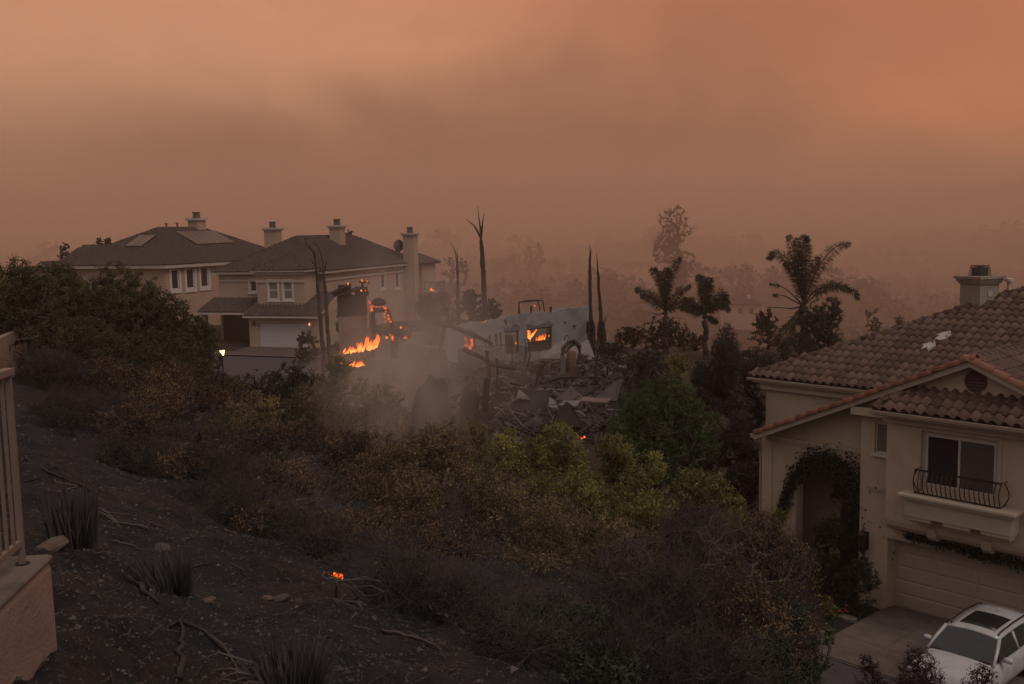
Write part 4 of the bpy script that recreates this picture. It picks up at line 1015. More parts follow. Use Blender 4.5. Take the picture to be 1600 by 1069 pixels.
flames('small_fire', at(557, 573, 57.5), .7, .36, 40, 'small flame licks right of the shrub under the open fire', 8)
ember_line('embers', [H2M @ Vector((5.3, 26.45, 3.24)), H2M @ Vector((5.75, 26.5, 3.24))], .16, 'glowing ember lying on the balcony of the cream house', 9)

# pale blue wall of the burnt house, its windows full of fire
def blue_house():
    A = Vector(at(697, 500, 70.5)); B = Vector(at(921, 500, 80.5)); A.z = B.z = 0; d = (B-A); Ln = d.length; d.normalize(); yaw = math.atan2(d.y, d.x); gz = -10.6
    hs = empty('burnt_blue_house', (A.x, A.y, gz), 'roofless pale blue burnt house wall with fire glowing in its windows', 'house ruin', yaw)
    HM = Matrix.Translation((A.x, A.y, gz)) @ Matrix.Rotation(yaw, 4, 'Z'); Mi = HM.inverted(); o = Mi @ Vector((0, 0, 0))
    def on(px, py, yl=0):
        dv = Mi.to_3x3() @ Vector(at(px, py, 1.0)); return o+dv*((yl-o.y)/dv.y)
    ops = []
    for x0, x1, y0, y1 in ((725.5, 743.5, 522.5, 547), (789, 811, 517.5, 551), (824, 862.5, 512.5, 546)):
        p, q = on(x0, y0), on(x1, y1); ops.append((p.x, q.x, q.z, on((x0+x1)/2, y0).z))
    zt = max(q[3] for q in ops)+.12; w = MB(); wall(w, 0, Ln, -.5, zt, .28, ops)
    tops = [(697, 514), (712, 509), (724, 507), (740, 503), (756, 502.5), (770, 499), (787, 496), (799, 492), (812, 492.5), (822, 489), (838, 488.5), (850, 487), (868, 487), (872, 483.5), (884, 482), (898, 481), (908, 479.5), (921, 480)]
    poly = [(0, zt)]+[(Ln, zt)]
    rg = random.Random(8); tp = []
    for x, y in tops:
        p = on(x, y); tp.append((min(max(p.x, 0), Ln), max(p.z, zt+.06)))
    ex = []
    for i in range(len(tp)-1):
        ex.append(tp[i]); n = 4
        for j in range(1, n): t = j/n; ex.append((tp[i][0]*(1-t)+tp[i+1][0]*t, tp[i][1]*(1-t)+tp[i+1][1]*t+rg.uniform(-.07, .05)))
    ex.append(tp[-1]); w.prism(poly+[(x, max(z, zt+.02)) for x, z in ex[::-1]], 0, .28, 'y')
    w.box(-.3, -.002, 0, 5, -.5, zt-.9); w.box(Ln+.002, Ln+.3, 0, 5.5, -.5, zt+.2)
    w.build('wall', MATS['blue_stucco'], hs)
    MB().box(0, Ln, 5.0, 5.2, -.5, zt-.15).box(Ln*.45, Ln*.45+.2, .3, 4.9, -.5, zt-.6).build('inner_wall', MATS['soot_stucco'], hs)
    for i, (a, b, c, e) in enumerate(ops):
        f = MB()
        for q in ((a, a+.07, c, e), (b-.07, b, c, e), (a+.07, b-.07, e-.08, e), (a+.07, b-.07, c, c+.06)): f.box(q[0], q[1], .06, .16, q[2], q[3])
        f.build('window_frame', MATS['char'], hs)
    MB().box(ops[2][0], ops[2][1], .3, .5, ops[2][2], ops[2][2]+(ops[2][3]-ops[2][2])*.42).build('charred_panel', MATS['char'], hs)
    for x, y0, y1, s in ((765, 524, 548, .12), (775, 522, 540, .16), (782, 520, 546, .12), (790, 500, 508, .2), (797, 503, 506, .1), (882, 503, 507, .15)):
        p, q = on(x, y0), on(x+1, y1); MB().prism([(p.x-s, p.z), (p.x+s*.8, p.z+.05), (q.x+s*.5, q.z), (q.x-s*.7, q.z+.1)], -.012, -.002, 'y').build('scorch_mark', MATS['debris_grey'], hs)
    for (a, b, c, e) in ops:
        rs = random.Random(int(a*100)); n = 7; pts = [(a-.1, e+.01)]+[(a-.15+(b-a+.3)*k/n, e+rs.uniform(.12, .55)) for k in range(n+1)]+[(b+.1, e+.01)]
        MB().prism(pts, -.014, -.002, 'y').build('soot_stain', MATS['soot_mark'], hs)
    p = on(897, 510); MB().lathe([(.12, 0), (.16, .12), (.05, .2)], (p.x, -.1, p.z), 7).build('vent_hood', MATS['debris_pale'], hs)
    ember_line('ember', [on(751, 501.5, -.05), on(760, 502, -.05)], .09, '', 51, parent=hs)
    for i, (pts, r) in enumerate((([(727, 526), (729, 534), (728, 543)], .17), ([(735, 530), (737, 537), (734, 544), (741, 545)], .2), ([(741, 525), (743, 540), (742, 546)], .13), ([(731, 541), (737, 546)], .15), ([(803, 536), (808, 533), (810, 543)], .16), ([(797, 544), (806, 546)], .13), ([(803, 534), (806, 541)], .15), ([(859, 519), (860, 527)], .10), ([(826, 533), (832, 536)], .1), ([(838, 531), (841, 532)], .11))):
        ember_line('ember', [on(x, y, .75) for x, y in pts], r*.75, '', 60+i, parent=hs)
    return HM, on
BH, bon = blue_house()
bw = lambda px, py, yl: BH @ bon(px, py, yl)
flames('window_fire', bw(828, 529, .9), .5, 1.15, 14, 'tall flame at the left edge of the widest burning window', 12, (BH[0][0], BH[1][0], 0), .05, r=.5, m='low_flame')
flames('window_fire', bw(846, 532.5, 1.0), .95, .62, 18, 'flame burning in the middle of the widest window', 13, (BH[0][0], BH[1][0], 0), -.05, r=.6, m='low_flame')
flames('window_fire', bw(808, 540, .9), .4, .5, 8, 'small flame in the narrow middle window', 14, (BH[0][0], BH[1][0], 0), .05, m='low_flame')
flames('window_fire', bw(735, 544, .9), 1.1, .8, 14, 'ragged flames filling the leftmost small window of the blue wall', 15, (BH[0][0], BH[1][0], 0), .05, m='ember')
# bent pipes standing on the wall
def on_wall_pipes():
    o = Vector(bw(830, 488, .15)); s = empty('bent_pipe_frame', o, 'bent thin metal frame standing on top of the blue wall', 'metal frame'); P = lambda x, y: Vector(bw(x, y, .15))-o
    MB().tube([P(811, 491), P(811, 482), P(811, 471)], [.12, .08, .04], 5).build('post', MATS['char'], s)
    MB().tube([P(811, 472.5), P(822, 470.5), P(841, 469.5)], [.05, .09, .05], 5).tube([P(841, 469.5), P(848, 469.5), P(851, 488)], .045, 5).tube([P(841, 470), P(844, 488)], .04, 5).build('rail', MATS['char'], s)
    ember_line('ember', [P(811.5, 477), P(812, 479)], .06, '', 71, parent=s)
    o = Vector(bw(835, 488, .15)); s = empty('pipe_stub', o, 'short charred pipe stub with glowing tip on the blue wall', 'pipe'); MB().tube([P(834.5, 489)-o+Vector(bw(830, 488, .15)), P(835.5, 478.5)-o+Vector(bw(830, 488, .15))], [.07, .09], 6).build('pipe', MATS['char'], s); ember_line('ember', [Vector(bw(835.5, 477.5, .15))-o, Vector(bw(836, 477, .15))-o], .1, '', 72, parent=s)
    tag(MB().tube([bw(860, 489, .15), bw(861, 479.5, .15)], [.09, .1], 6).build('pipe_stub', MATS['char']), 'plain charred pipe stub right of the bent frame on the blue wall', 'pipe')
on_wall_pipes()
# railings in front of the blue wall
def rail_fence():
    o = Vector(at(790, 565, 70)); s = empty('iron_railing', (o.x, o.y, G(o.x, o.y)), 'thin iron railing standing in front of the blue burnt wall', 'railing'); b = Vector((o.x, o.y, G(o.x, o.y)))
    rg = random.Random(2); top = [(744, 541, 70), (770, 540.5, 70.4), (800, 536.5, 70.8), (822, 543, 71.3), (846, 549, 72)]; pk = MB(); rl = MB()
    T = [Vector(at(*t)) for t in top]; Bm = [Vector((t.x, t.y, t.z-1.35)) for t in T]
    rl.tube([t-b for t in T], .03, 4).tube([t-b+Vector((0, 0, .12)) for t in Bm], .03, 4)
    for i in range(len(T)-1):
        n = 10
        for j in range(n):
            p, q = T[i].lerp(T[i+1], j/n), Bm[i].lerp(Bm[i+1], j/n); pk.tube([p-b, q-b], .018, 3)
        MB().tube([T[i]-b+Vector((0, 0, .1)), Bm[i]-b-Vector((0, 0, .5))], .05, 4).build('post', MATS['iron'], s)
    rl.build('rail', MATS['iron'], s); k = pk.build('pickets', MATS['iron'], s); k['kind'] = 'stuff'
rail_fence()
# water heater wrapped in bent sheet metal
def heater():
    o = Vector(at(893, 578, 68)); s = empty('burnt_water_heater', o, 'rusty upright water heater wrapped in bent metal strips among the rubble', 'water heater'); P = lambda x, y, yy=68: Vector(at(x, y, yy))-o
    t = (P(893, 578)-P(893, 549)).length
    MB().lathe([(.34, -1), (.34, t*.93), (.28, t), (.05, t*1.03)], (0, 0, 0), 14).build('tank', MATS['rust'], s, True)
    MB().tube([P(878, 566), P(880, 545), P(888, 535), P(897, 533), (P(905, 541)), P(906, 556), P(901, 570)], [.10, .16, .14, .15, .18, .16, .06], 5).tube([P(883, 552), P(892, 540), P(903, 536)], [.06, .12, .08], 4).tube([P(882, 533), P(882.5, 526), P(886, 524), P(890, 528)], .03, 4).build('bent_strip', MATS['char'], s)
    MB().box(-.75, -.42, -.3, .3, -.8, t*.75).build('metal_box', MATS['sheet_metal'], s)
heater()
# rubble: one heap of countless pieces, with the larger pieces as things
def rubble():
    rg = random.Random(77); npr = np.random.default_rng(7)
    x = np.linspace(-11.5, 10.5, 110); y = np.linspace(49, 76, 110); X, Yy = np.meshgrid(x, y)
    g = ground_parts(X, Yy)[0]
    hgt = (fbm(X/3.2, Yy/3.2, 5, 40, .58)+.12)*1.7; edge = sst(X, -11.5, -9)*(1-sst(X, 8, 10.5))*sst(Yy, 49, 52)*(1-sst(Yy, 72, 76))
    Z = g+np.maximum(hgt, 0)*edge+fbm(X*1.3, Yy*1.3, 3, 41)*.3*edge-.15
    v = np.stack([X, Yy, Z], -1).reshape(-1, 3); i, j = np.meshgrid(np.arange(109), np.arange(109), indexing='ij'); q = np.stack([i*110+j, i*110+j+1, (i+1)*110+j+1, (i+1)*110+j], -1).reshape(-1, 4)
    tint = np.clip(.28+.9*fbm(X/1.1, Yy/1.1, 4, 50)+.3*npr.random(X.shape), 0, 1)
    o = link('rubble', np_mesh('rubble', v, q.ravel(), np.full(len(q), 4), tint), MATS['debris_mix']); o['kind'] = 'structure'
    # loose boards, plaster and stones
    N = 5200; px = npr.uniform(-11, 10, N); py = npr.uniform(50, 75, N); fx = (px+11.5)/22*109; fy = (py-49)/27*109; pz = Z[fy.astype(int), fx.astype(int)]
    V = []; Fc = []; T = []; cube = np.array([(a, b, c) for c in (-.5, .5) for b in (-.5, .5) for a in (-.5, .5)]); cf = np.array([(0, 2, 3, 1), (4, 5, 7, 6), (0, 1, 5, 4), (1, 3, 7, 5), (3, 2, 6, 7), (2, 0, 4, 6)])
    kind = npr.random(N); L = np.where(kind < .3, npr.uniform(.6, 2.6, N), npr.uniform(.1, .5, N)); Wd = np.where(kind < .3, npr.uniform(.05, .16, N), np.where(kind < .5, npr.uniform(.3, .9, N), npr.uniform(.08, .35, N))); Th = np.where(kind < .5, .05, npr.uniform(.06, .25, N))
    ang = npr.uniform(0, 2*PI, N); pit = npr.normal(0, .35, N); rol = npr.normal(0, .5, N)
    ca, sa, cp, sp, cr, sr = np.cos(ang), np.sin(ang), np.cos(pit), np.sin(pit), np.cos(rol), np.sin(rol)
    R = np.stack([np.stack([ca*cp, ca*sp*sr-sa*cr, ca*sp*cr+sa*sr], -1), np.stack([sa*cp, sa*sp*sr+ca*cr, sa*sp*cr-ca*sr], -1), np.stack([-sp, cp*sr, cp*cr], -1)], 1)
    vv = np.einsum('nij,nkj->nki', R, cube[None]*np.stack([L, Wd, Th], -1)[:, None])+np.stack([px, py, pz+.08], -1)[:, None]
    ff = (np.arange(N)*8)[:, None, None]+cf[None]; tn = np.repeat(np.clip(npr.beta(1.1, 3.0, N), 0, 1), 8)
    o = link('debris', np_mesh('debris', vv.reshape(-1, 3), ff.ravel(), np.full(N*6, 4), tn), MATS['debris_mix']); o['kind'] = 'stuff'
rubble()
def scrap():
    rg = random.Random(12); mb = MB(); ch = MB()
    for i in range(150):
        x, y = rg.uniform(-10.5, 9.5), rg.uniform(50.5, 73); z = G(x, y)+rg.uniform(.0, .9); p = Vector((x, y, z)); d = Vector((rg.gauss(0, 1), rg.gauss(0, 1), rg.gauss(.15, .5))).normalized(); L = rg.uniform(.5, 2.2); b = Vector((rg.gauss(0, 1), rg.gauss(0, 1), rg.uniform(0, 1)))*L*.3
        (mb if i % 3 else ch).tube([p, p+d*L*.4+b*.6, p+d*L*.75+b, p+d*L+b*rg.uniform(-.6, .6)], rg.choice([.02, .03, .05, .08]), 4)
    for i in range(90):
        x, y = rg.uniform(-10.5, 9.5), rg.uniform(50.5, 73); z = G(x, y)+rg.uniform(.1, .9); p = Vector((x, y, z)); n = 6
        u = Vector((rg.gauss(0, 1), rg.gauss(0, 1), rg.gauss(0, .4))).normalized(); v = Vector((rg.gauss(0, 1), rg.gauss(0, 1), rg.gauss(.3, .7))).normalized(); r = rg.uniform(.3, 1.1)
        ch.slab([p+u*r*math.cos(2*PI*k/n)*rg.uniform(.5, 1.1)+v*r*.7*math.sin(2*PI*k/n)*rg.uniform(.5, 1.1) for k in range(n)], .04)
    o = mb.build('bent_metal', MATS['sheet_metal']); o['kind'] = 'stuff'; o = ch.build('charred_scraps', MATS['char']); o['kind'] = 'stuff'
scrap()
def panel(px, pts, Y, m, label, name, cat, th=.12, dy=None, jag=0):
    """standing or leaning sheet: outline in the picture's proportions, given a depth at each corner"""
    P = [Vector(at(x, y, Y+(dy[i] if dy else 0))) for i, (x, y) in enumerate(pts)]; c = sum(P, Vector())/len(P); c.z = min(p.z for p in P)
    mb = MB(); n = (P[1]-P[0]).cross(P[-1]-P[0]).normalized(); k = len(P); vs = [p-c for p in P]+[p-c+n*th for p in P]
    mb.add(vs, [tuple(range(k)), tuple(range(2*k-1, k-1, -1))]+[(i, k+i, k+(i+1) % k, (i+1) % k) for i in range(k)])
    o = mb.build(name, MATS[m]); o.location = c; return tag(o, label, cat)
panel(0, [(640, 665), (702, 672), (706, 640), (700, 604), (692, 590), (683, 593), (672, 585), (663, 598), (653, 606), (646, 630)], 53, 'debris_grey', 'wide scorched wall panel standing upright left in the rubble', 'scorched_wall', 'burnt wall', .2)
panel(0, [(714, 668), (745, 672), (749, 632), (744, 606), (736, 611), (728, 604), (720, 624)], 53.5, 'debris_grey', 'narrow scorched wall panel standing upright left of a charred post', 'scorched_wall', 'burnt wall', .15)
panel(0, [(752, 640), (762, 645), (766, 592), (757, 590)], 53, 'char', 'slim charred post standing right of the narrow wall panel', 'charred_post', 'post', .3)
panel(0, [(800, 640), (858, 637), (861, 608), (845, 610), (806, 604)], 55, 'debris_grey', 'low scorched wall fragment in the middle of the rubble', 'wall_fragment', 'wall fragment', .2)
panel(0, [(806, 622), (830, 627), (827, 612), (812, 604)], 54.4, 'sheet_metal', 'crumpled grey sheet leaning on the low wall fragment', 'metal_sheet', 'metal sheet', .06, (0, .4, 1.2, .6))
panel(0, [(857, 637), (872, 640), (868, 627), (858, 621)], 54, 'debris_pale', 'small pale triangular board at the edge of the rubble', 'pale_board', 'board', .06, (0, 0, .3, .5))
panel(0, [(866, 627), (904, 633), (912, 624), (892, 606)], 55, 'debris_grey', 'grey tilted roof slab beside the pale triangular board', 'roof_slab', 'roof slab', .12, (0, .4, 1.6, 2.2))
panel(0, [(872, 634), (900, 637), (908, 627), (880, 628)], 54, 'debris_pale', 'long pale board lying under the tilted grey slab', 'pale_board', 'board', .07, (0, .2, .6, .5))
panel(0, [(925, 625), (962, 628), (972, 592), (962, 596)], 56, 'debris_grey', 'sloping grey roof slab by the dark green tree', 'roof_slab', 'roof slab', .12, (0, 1, 3, 2))
panel(0, [(905, 628), (948, 632), (955, 625), (912, 622)], 54.6, 'sheet_metal', 'flat grey metal sheet lying left of the dark green tree', 'metal_sheet', 'metal sheet', .08, (0, .4, 1.2, 1.0))
panel(0, [(862, 668), (905, 672), (893, 640), (882, 632), (868, 645)], 50, 'char', 'black charred mound sheet behind the green shrubs', 'charred_sheet', 'charred sheet', .5, (0, .2, .6, .8, .4))
panel(0, [(660, 590), (690, 592), (700, 566), (696, 548), (678, 545), (664, 562)], 58, 'debris_grey', 'dark scorched plaster piece leaning left below the small burning window', 'plaster_piece', 'plaster', .15, (0, 0, 1, 1.4, 1.2, .5))
panel(0, [(704, 588), (742, 590), (752, 566), (730, 545), (708, 547)], 60, 'debris_grey', 'curved dark metal sheet under the small burning window', 'metal_sheet', 'metal sheet', .1, (0, 0, 1.2, 1.8, 1.2))
panel(0, [(700, 566), (715, 570), (716, 545), (708, 545)], 59.5, 'debris_pale', 'small pale plaster slab in front of the curved metal sheet', 'plaster_piece', 'plaster', .1, (0, 0, .6, .6))
panel(0, [(845, 570), (930, 572), (918, 540), (905, 548), (882, 541), (862, 552)], 72, 'debris_pale', 'pinkish heap of plaster leaning on the foot of the blue wall', 'plaster_heap', 'plaster', .6, (0, 0, 2, 1.5, 2, 1.2))
def beams():
    for k, (pts, r, lab) in enumerate((
        ([(683, 505, 66), (705, 510, 65.6), (735, 521, 65), (769, 537, 64.5)], .17, 'long charred rafter slanting down in front of the blue wall'),
        ([(725, 546, 60), (748, 556, 59.6), (772, 570, 59), (805, 577, 58)], .16, 'charred rafter sagging across the rubble below the railing'),
        ([(764, 600, 57), (764, 572, 57), (760, 548, 57)], .14, 'upright charred stud between the wall panel and the railing'),
        ([(776, 606, 60), (778, 580, 60), (775, 561, 60)], .11, 'thin charred upright left of the crumpled grey sheet in the rubble'),
        ([(838, 604, 61), (840, 585, 61), (846, 572, 61)], .10, 'leaning charred upright right of the steel rods in the rubble'),
        ([(933, 600, 62), (930, 575, 62), (934, 556, 62)], .12, 'charred upright in the rubble below the twin dead palms'),
        ([(688, 560, 62), (690, 535, 62), (694, 512, 62)], .15, 'tall charred upright in the smoke left of the small burning window'),
        ([(913, 628, 54), (934, 653, 51)], .06, 'thin dark pole leaning down beside the green tree'),
        ([(818, 572, 66), (822, 545, 66), (820, 530, 66)], .06, 'thin bent steel rod standing left of the widest burning window'),
        ([(824, 574, 65), (828, 556, 65), (826, 542, 65)], .06, 'thinner curved rod right beside the bent steel rod'),
        ([(845, 598, 58), (872, 590, 58.5), (905, 588, 59)], .16, 'thick charred timber lying level in front of the water heater'))):
        o = MB().tube([at(*p) for p in pts], [r]+[r*.9]*(len(pts)-2)+[r*.6], 5).build('charred_beam', MATS['char']); tag(o, lab, 'beam')
beams()
ember_line('embers', [at(909, 686, 29.6), at(914, 684.5, 29.6)], .06, 'single orange ember at the top of the olive green shrubs', 81, 'ember')
ember_line('embers', [at(513, 897, 11.2), at(523, 896, 11.2), at(528, 903, 11.1), at(537, 901, 11.1), at(533, 898, 11.2), at(520, 899, 11.1), at(528, 896, 11.2), at(536, 904, 11.1), at(526, 900, 11.1)], .016, 'patch of glowing red embers in the burnt scrub on the slope', 82, 'ember')
ember_line('embers', [at(515, 899, 11.1), at(530, 905, 11.1), at(538, 903, 11.1), at(524, 901, 11.1), at(512, 897, 11.1)], .013, 'dim glowing fringe under the red ember patch on the slope', 83, 'ember_dim')

# lit street lantern in front of house two
def street_lantern():
    p = at(347, 551, 66); gz = G(p[0], p[1]); s = empty('post_lantern', (p[0], p[1], gz), 'lit lantern on a black post at the kerb near the big green bush', 'street lamp'); h = p[2]-gz
    MB().lathe([(.12, 0), (.12, .2), (.05, .3), (.045, h-.25), (.09, h-.2)], n=8).build('post', MATS['iron'], s)
    MB().lathe([(.10, h-.18), (.17, h+.16)], n=6).build('glass', MATS['lantern_glow'], s)
    MB().lathe([(.2, h+.162), (.2, h+.19), (.04, h+.36), (.02, h+.42)], n=6).build('cap', MATS['iron'], s)
street_lantern()

# ------------------------------------------------------------------ haze and smoke
def volume(name, m, lo, hi, parent=None):
    mb = MB().box(lo[0], hi[0], lo[1], hi[1], lo[2], hi[2]); o = mb.build(name, m); o['kind'] = 'stuff'; return o
def vmat(name, color, dens, aniso=0.0):
    m = bpy.data.materials.new(name); m.use_nodes = True; nt = m.node_tree; nt.nodes.clear(); out = nt.nodes.new('ShaderNodeOutputMaterial'); v = nt.nodes.new('ShaderNodeVolumePrincipled')
    v.inputs['Color'].default_value = (*color, 1); v.inputs['Density'].default_value = dens; v.inputs['Anisotropy'].default_value = aniso
    nt.links.new(v.outputs[0], out.inputs['Volume']); return m, nt, v
HZ, _, _ = vmat('haze', HAZE_COLOR, HAZE_DENSITY, .2)
volume('haze', HZ, (-3420, -3420, -64), (3420, 3420, HAZE_TOP))
def smoke(center, size, dens, color, scale, seed, rot=0.0, aniso=.2):
    m, nt, v = vmat('smoke', color, 0, aniso); N = nt.nodes; L = nt.links.new
    tc = N.new('ShaderNodeTexCoord'); mp = N.new('ShaderNodeVectorMath'); mp.operation = 'LENGTH'; L(tc.outputs['Object'], mp.inputs[0])
    f = N.new('ShaderNodeMapRange'); f.interpolation_type = 'SMOOTHSTEP'; L(mp.outputs['Value'], f.inputs[0]); f.inputs[1].default_value = 1.0; f.inputs[2].default_value = .12
    mm = N.new('ShaderNodeMapping'); mm.inputs['Location'].default_value = (seed, seed*.7, seed*1.3); mm.inputs['Scale'].default_value = (scale, scale, scale*.55); L(tc.outputs['Object'], mm.inputs[0])
    n = N.new('ShaderNodeTexNoise'); n.inputs['Scale'].default_value = 1; n.inputs['Detail'].default_value = 4; n.inputs['Distortion'].default_value = .8; L(mm.outputs[0], n.inputs[0])
    g = N.new('ShaderNodeMapRange'); L(n.outputs[0], g.inputs[0]); g.inputs[1].default_value = .41; g.inputs[2].default_value = .70
    a = N.new('ShaderNodeMath'); a.operation = 'MULTIPLY'; L(f.outputs[0], a.inputs[0]); L(g.outputs[0], a.inputs[1])
    b = N.new('ShaderNodeMath'); b.operation = 'MULTIPLY'; L(a.outputs[0], b.inputs[0]); b.inputs[1].default_value = dens; L(b.outputs[0], v.inputs['Density'])
    o = MB().lathe([(max(.02, math.sin(PI*i/10)), -math.cos(PI*i/10)) for i in range(11)], n=14).build('smoke', m)
    o.location = [float(q) for q in center]; o.scale = size; o.rotation_euler = (0, rot, 0); o['kind'] = 'stuff'; return o
smoke(at(610, 590, 54), (6.6, 5.0, 7.0), .34, (.80, .71, .64), 2.2, 3, .25)
smoke(at(660, 495, 62), (7.5, 5.0, 8.0), .17, (.78, .68, .61), 2.2, 21, .35)
smoke(at(612, 640, 33), (3.4, 2.2, 3.4), .62, (.84, .75, .67), 2.0, 9, .15)
smoke(at(700, 590, 47), (6.0, 3.0, 4.5), .12, (.80, .71, .64), 2.2, 53, .45)
smoke(at(770, 520, 66), (9, 4.0, 4.0), .09, (.80, .71, .64), 2.0, 31, .5)
smoke(at(800, 600, 52), (9, 4.5, 3.6), .05, (.80, .71, .64), 2.0, 37, .3)
smoke(at(470, 470, 73), (17, 8, 9), .012, (.80, .69, .61), 2.0, 41, .3)
smoke(at(725, 690, 28), (3.6, 2.4, 2.8), .05, (.78, .64, .54), 1.6, 14)
# smoke lying in the valley beyond the ruin
VS, nt_, v_ = vmat('smoke', (.88, .595, .455), 0)
tc_ = nt_.nodes.new('ShaderNodeTexCoord'); ln_ = nt_.nodes.new('ShaderNodeVectorMath'); ln_.operation = 'LENGTH'; nt_.links.new(tc_.outputs['Object'], ln_.inputs[0])
mr_ = nt_.nodes.new('ShaderNodeMapRange'); mr_.interpolation_type = 'SMOOTHSTEP'; nt_.links.new(ln_.outputs['Value'], mr_.inputs[0]); mr_.inputs[1].default_value = 1.0; mr_.inputs[2].default_value = .1; mr_.inputs[4].default_value = .0125
nt_.links.new(mr_.outputs[0], v_.inputs['Density'])
o = MB().lathe([(max(.02, math.sin(PI*i/16)), -math.cos(PI*i/16)) for i in range(17)], n=32).build('smoke', VS); o.location = (40, 640, -24); o.scale = (900, 520, 84); o['kind'] = 'stuff'
# ------------------------------------------------------------------ parked white SUV
mat('car_white', (.42, .425, .44), (.38, .38, .39), .3, 2, spec=.5, stain=(.30, .29, .285), sscale=1.6)
mat('car_black', (.012, .012, .013), None, .4, spec=.5)
mat('car_glass', (.02, .024, .024), (.026, .03, .03), .08, spec=.6)
mat('rubber', (.015, .015, .015), None, .9)
mat('alloy', (.35, .35, .36), None, .4, metal=.8)
mat('lamp_clear', (.5, .5, .52), (.4, .4, .42), .15, spec=.6)
def car():
    c = rl2w(3.98, 3.42, -.03); yaw = math.atan2(NO[1], NO[0])
    s = empty('parked_suv', c, 'white SUV with dark sunroof parked in front of the tan garage door', 'car', yaw)
    # body sections: x, half width, sill height, shoulder/hood height
    sec = [(-2.18, .70, .42, .86), (-2.10, .84, .30, .98), (-1.7, .90, .24, 1.03), (-.9, .915, .22, 1.03), (.2, .92, .22, 1.02), (.95, .92, .22, 1.03), (1.35, .905, .24, .98), (1.8, .88, .26, .93), (2.08, .80, .30, .82), (2.2, .68, .40, .66)]
    def prof(w, zb, zt):
        half = [(0, zb), (w*.80, zb), (w*.95, zb+.10), (w, zb+(zt-zb)*.45), (w*.985, zb+(zt-zb)*.72), (w*.93, zt-.06), (w*.80, zt-.005), (w*.42, zt+.022), (0, zt+.028)]
        return half+[(-y, z) for y, z in half[-2:0:-1]]
    mb = MB(); n = 16; vs = []; fs = []
    for x, w, zb, zt in sec: vs += [(x, y, z) for y, z in prof(w, zb, zt)]
    for i in range(len(sec)-1):
        for j in range(n): fs.append((i*n+j, (i+1)*n+j, (i+1)*n+(j+1) % n, i*n+(j+1) % n))
    fs.append(tuple(range(n))); fs.append(tuple((len(sec)-1)*n+j for j in range(n-1, -1, -1)))
    mb.add(vs, fs); bo = mb.build('body', MATS['car_white'], s, True); m = bo.modifiers.new('sub', 'SUBSURF'); m.levels = m.render_levels = 2
    W1, W2 = .80, .64
    wb, wt = (.98, 1.03), (.34, 1.46); rb, rt = (-2.05, 1.02), (-1.72, 1.44)
    MB().slab([(wb[0], -W1, wb[1]), (wb[0]+.06, 0, wb[1]+.02), (wb[0], W1, wb[1]), (wt[0], W2, wt[1]), (wt[0]+.04, 0, wt[1]+.03), (wt[0], -W2, wt[1])], .03).build('windscreen', MATS['car_glass'], s)
    MB().slab([(rb[0], W1*.95, rb[1]), (rb[0], -W1*.95, rb[1]), (rt[0], -W2, rt[1]), (rt[0], W2, rt[1])], .03).build('rear_window', MATS['car_glass'], s)
    for q in (-1, 1):
        for x0, x1, t0, t1 in ((-.42, .80, -.40, .28), (-1.30, -.50, -1.22, -.47), (-1.92, -1.38, -1.62, -1.30)):
            MB().slab([(x0, q*.865, 1.03), (x1, q*.865, 1.04), (t1, q*.675, 1.43), (t0, q*.675, 1.44)], .03).build('side_window', MATS['car_glass'], s)
        for P_, r_ in (([(wb[0]+.05, q*.83, 1.0), (.65, q*.76, 1.25), (.32, q*.67, 1.46)], [.035, .045, .05]), ([(-.44, q*.85, 1.02), (-.43, q*.68, 1.45)], .04), ([(-1.33, q*.85, 1.02), (-1.26, q*.68, 1.45)], .05), ([(-2.0, q*.80, 1.0), (-1.7, q*.66, 1.45)], .06)):
            MB().tube(P_, r_, 6).build('pillar', MATS['car_white'], s, True)
        MB().tube([(.22, q*.60, 1.49), (.1, q*.61, 1.555), (-.6, q*.62, 1.60), (-1.4, q*.60, 1.57), (-1.6, q*.58, 1.52)], .022, 6).build('roof_rail', MATS['car_black'], s, True)
        m = MB(); m.lathe([(.01, -.12), (.09, -.08), (.11, .02), (.07, .10), (.01, .12)], (0, 0, 0), 10); m.xf(Matrix.Translation((.62, q*1.02, 1.09)) @ Matrix.Rotation(PI/2, 4, 'X') @ Matrix.Diagonal((.75, .75, 1.05, 1)))
        m.tube([(.66, q*.86, 1.03), (.63, q*.95, 1.06)], .03, 5); m.build('wing_mirror', MATS['car_white'], s, True)
        MB().prism([(1.72, .70), (2.12, .66), (2.13, .76), (1.95, .84), (1.6, .88)], q*.78, q*.845, 'y').build('headlight', MATS['lamp_clear'], s)
        for x in (-1.35, 1.38):
            t = MB(); t.lathe([(.20, -.11), (.34, -.11), (.355, -.05), (.355, .05), (.34, .11), (.20, .11)], (0, 0, 0), 24); t.xf(Matrix.Translation((x, q*.84, .345)) @ Matrix.Rotation(PI/2, 4, 'X'))
            w = t.build('wheel', MATS['rubber'], s, True); h = MB(); h.lathe([(.22, -.115), (.21, .115)], (0, 0, 0), 18); h.xf(Matrix.Translation((x, q*.84, .345)) @ Matrix.Rotation(PI/2, 4, 'X')); h.build('rim', MATS['alloy'], w)
    # roof skin: crowned sheet
    g = MB(); nx, ny = 10, 6; vs = []
    for i in range(nx+1):
        for j in range(ny+1):
            x = .36-2.12*i/nx; y = W2*1.06*(2*j/ny-1); crown = .065*(1-(2*j/ny-1)**2)+.055*math.sin(PI*min(1, max(0, (i/nx)*.9+.08)))
            vs.append((x, y, 1.445+crown))
    k = len(vs); vs += [(x, y, z-.05) for x, y, z in vs]; fs = []
    for i in range(nx):
        for j in range(ny): a = i*(ny+1)+j; fs.append((a, a+1, a+ny+2, a+ny+1)); fs.append((k+a+ny+1, k+a+ny+2, k+a+1, k+a))
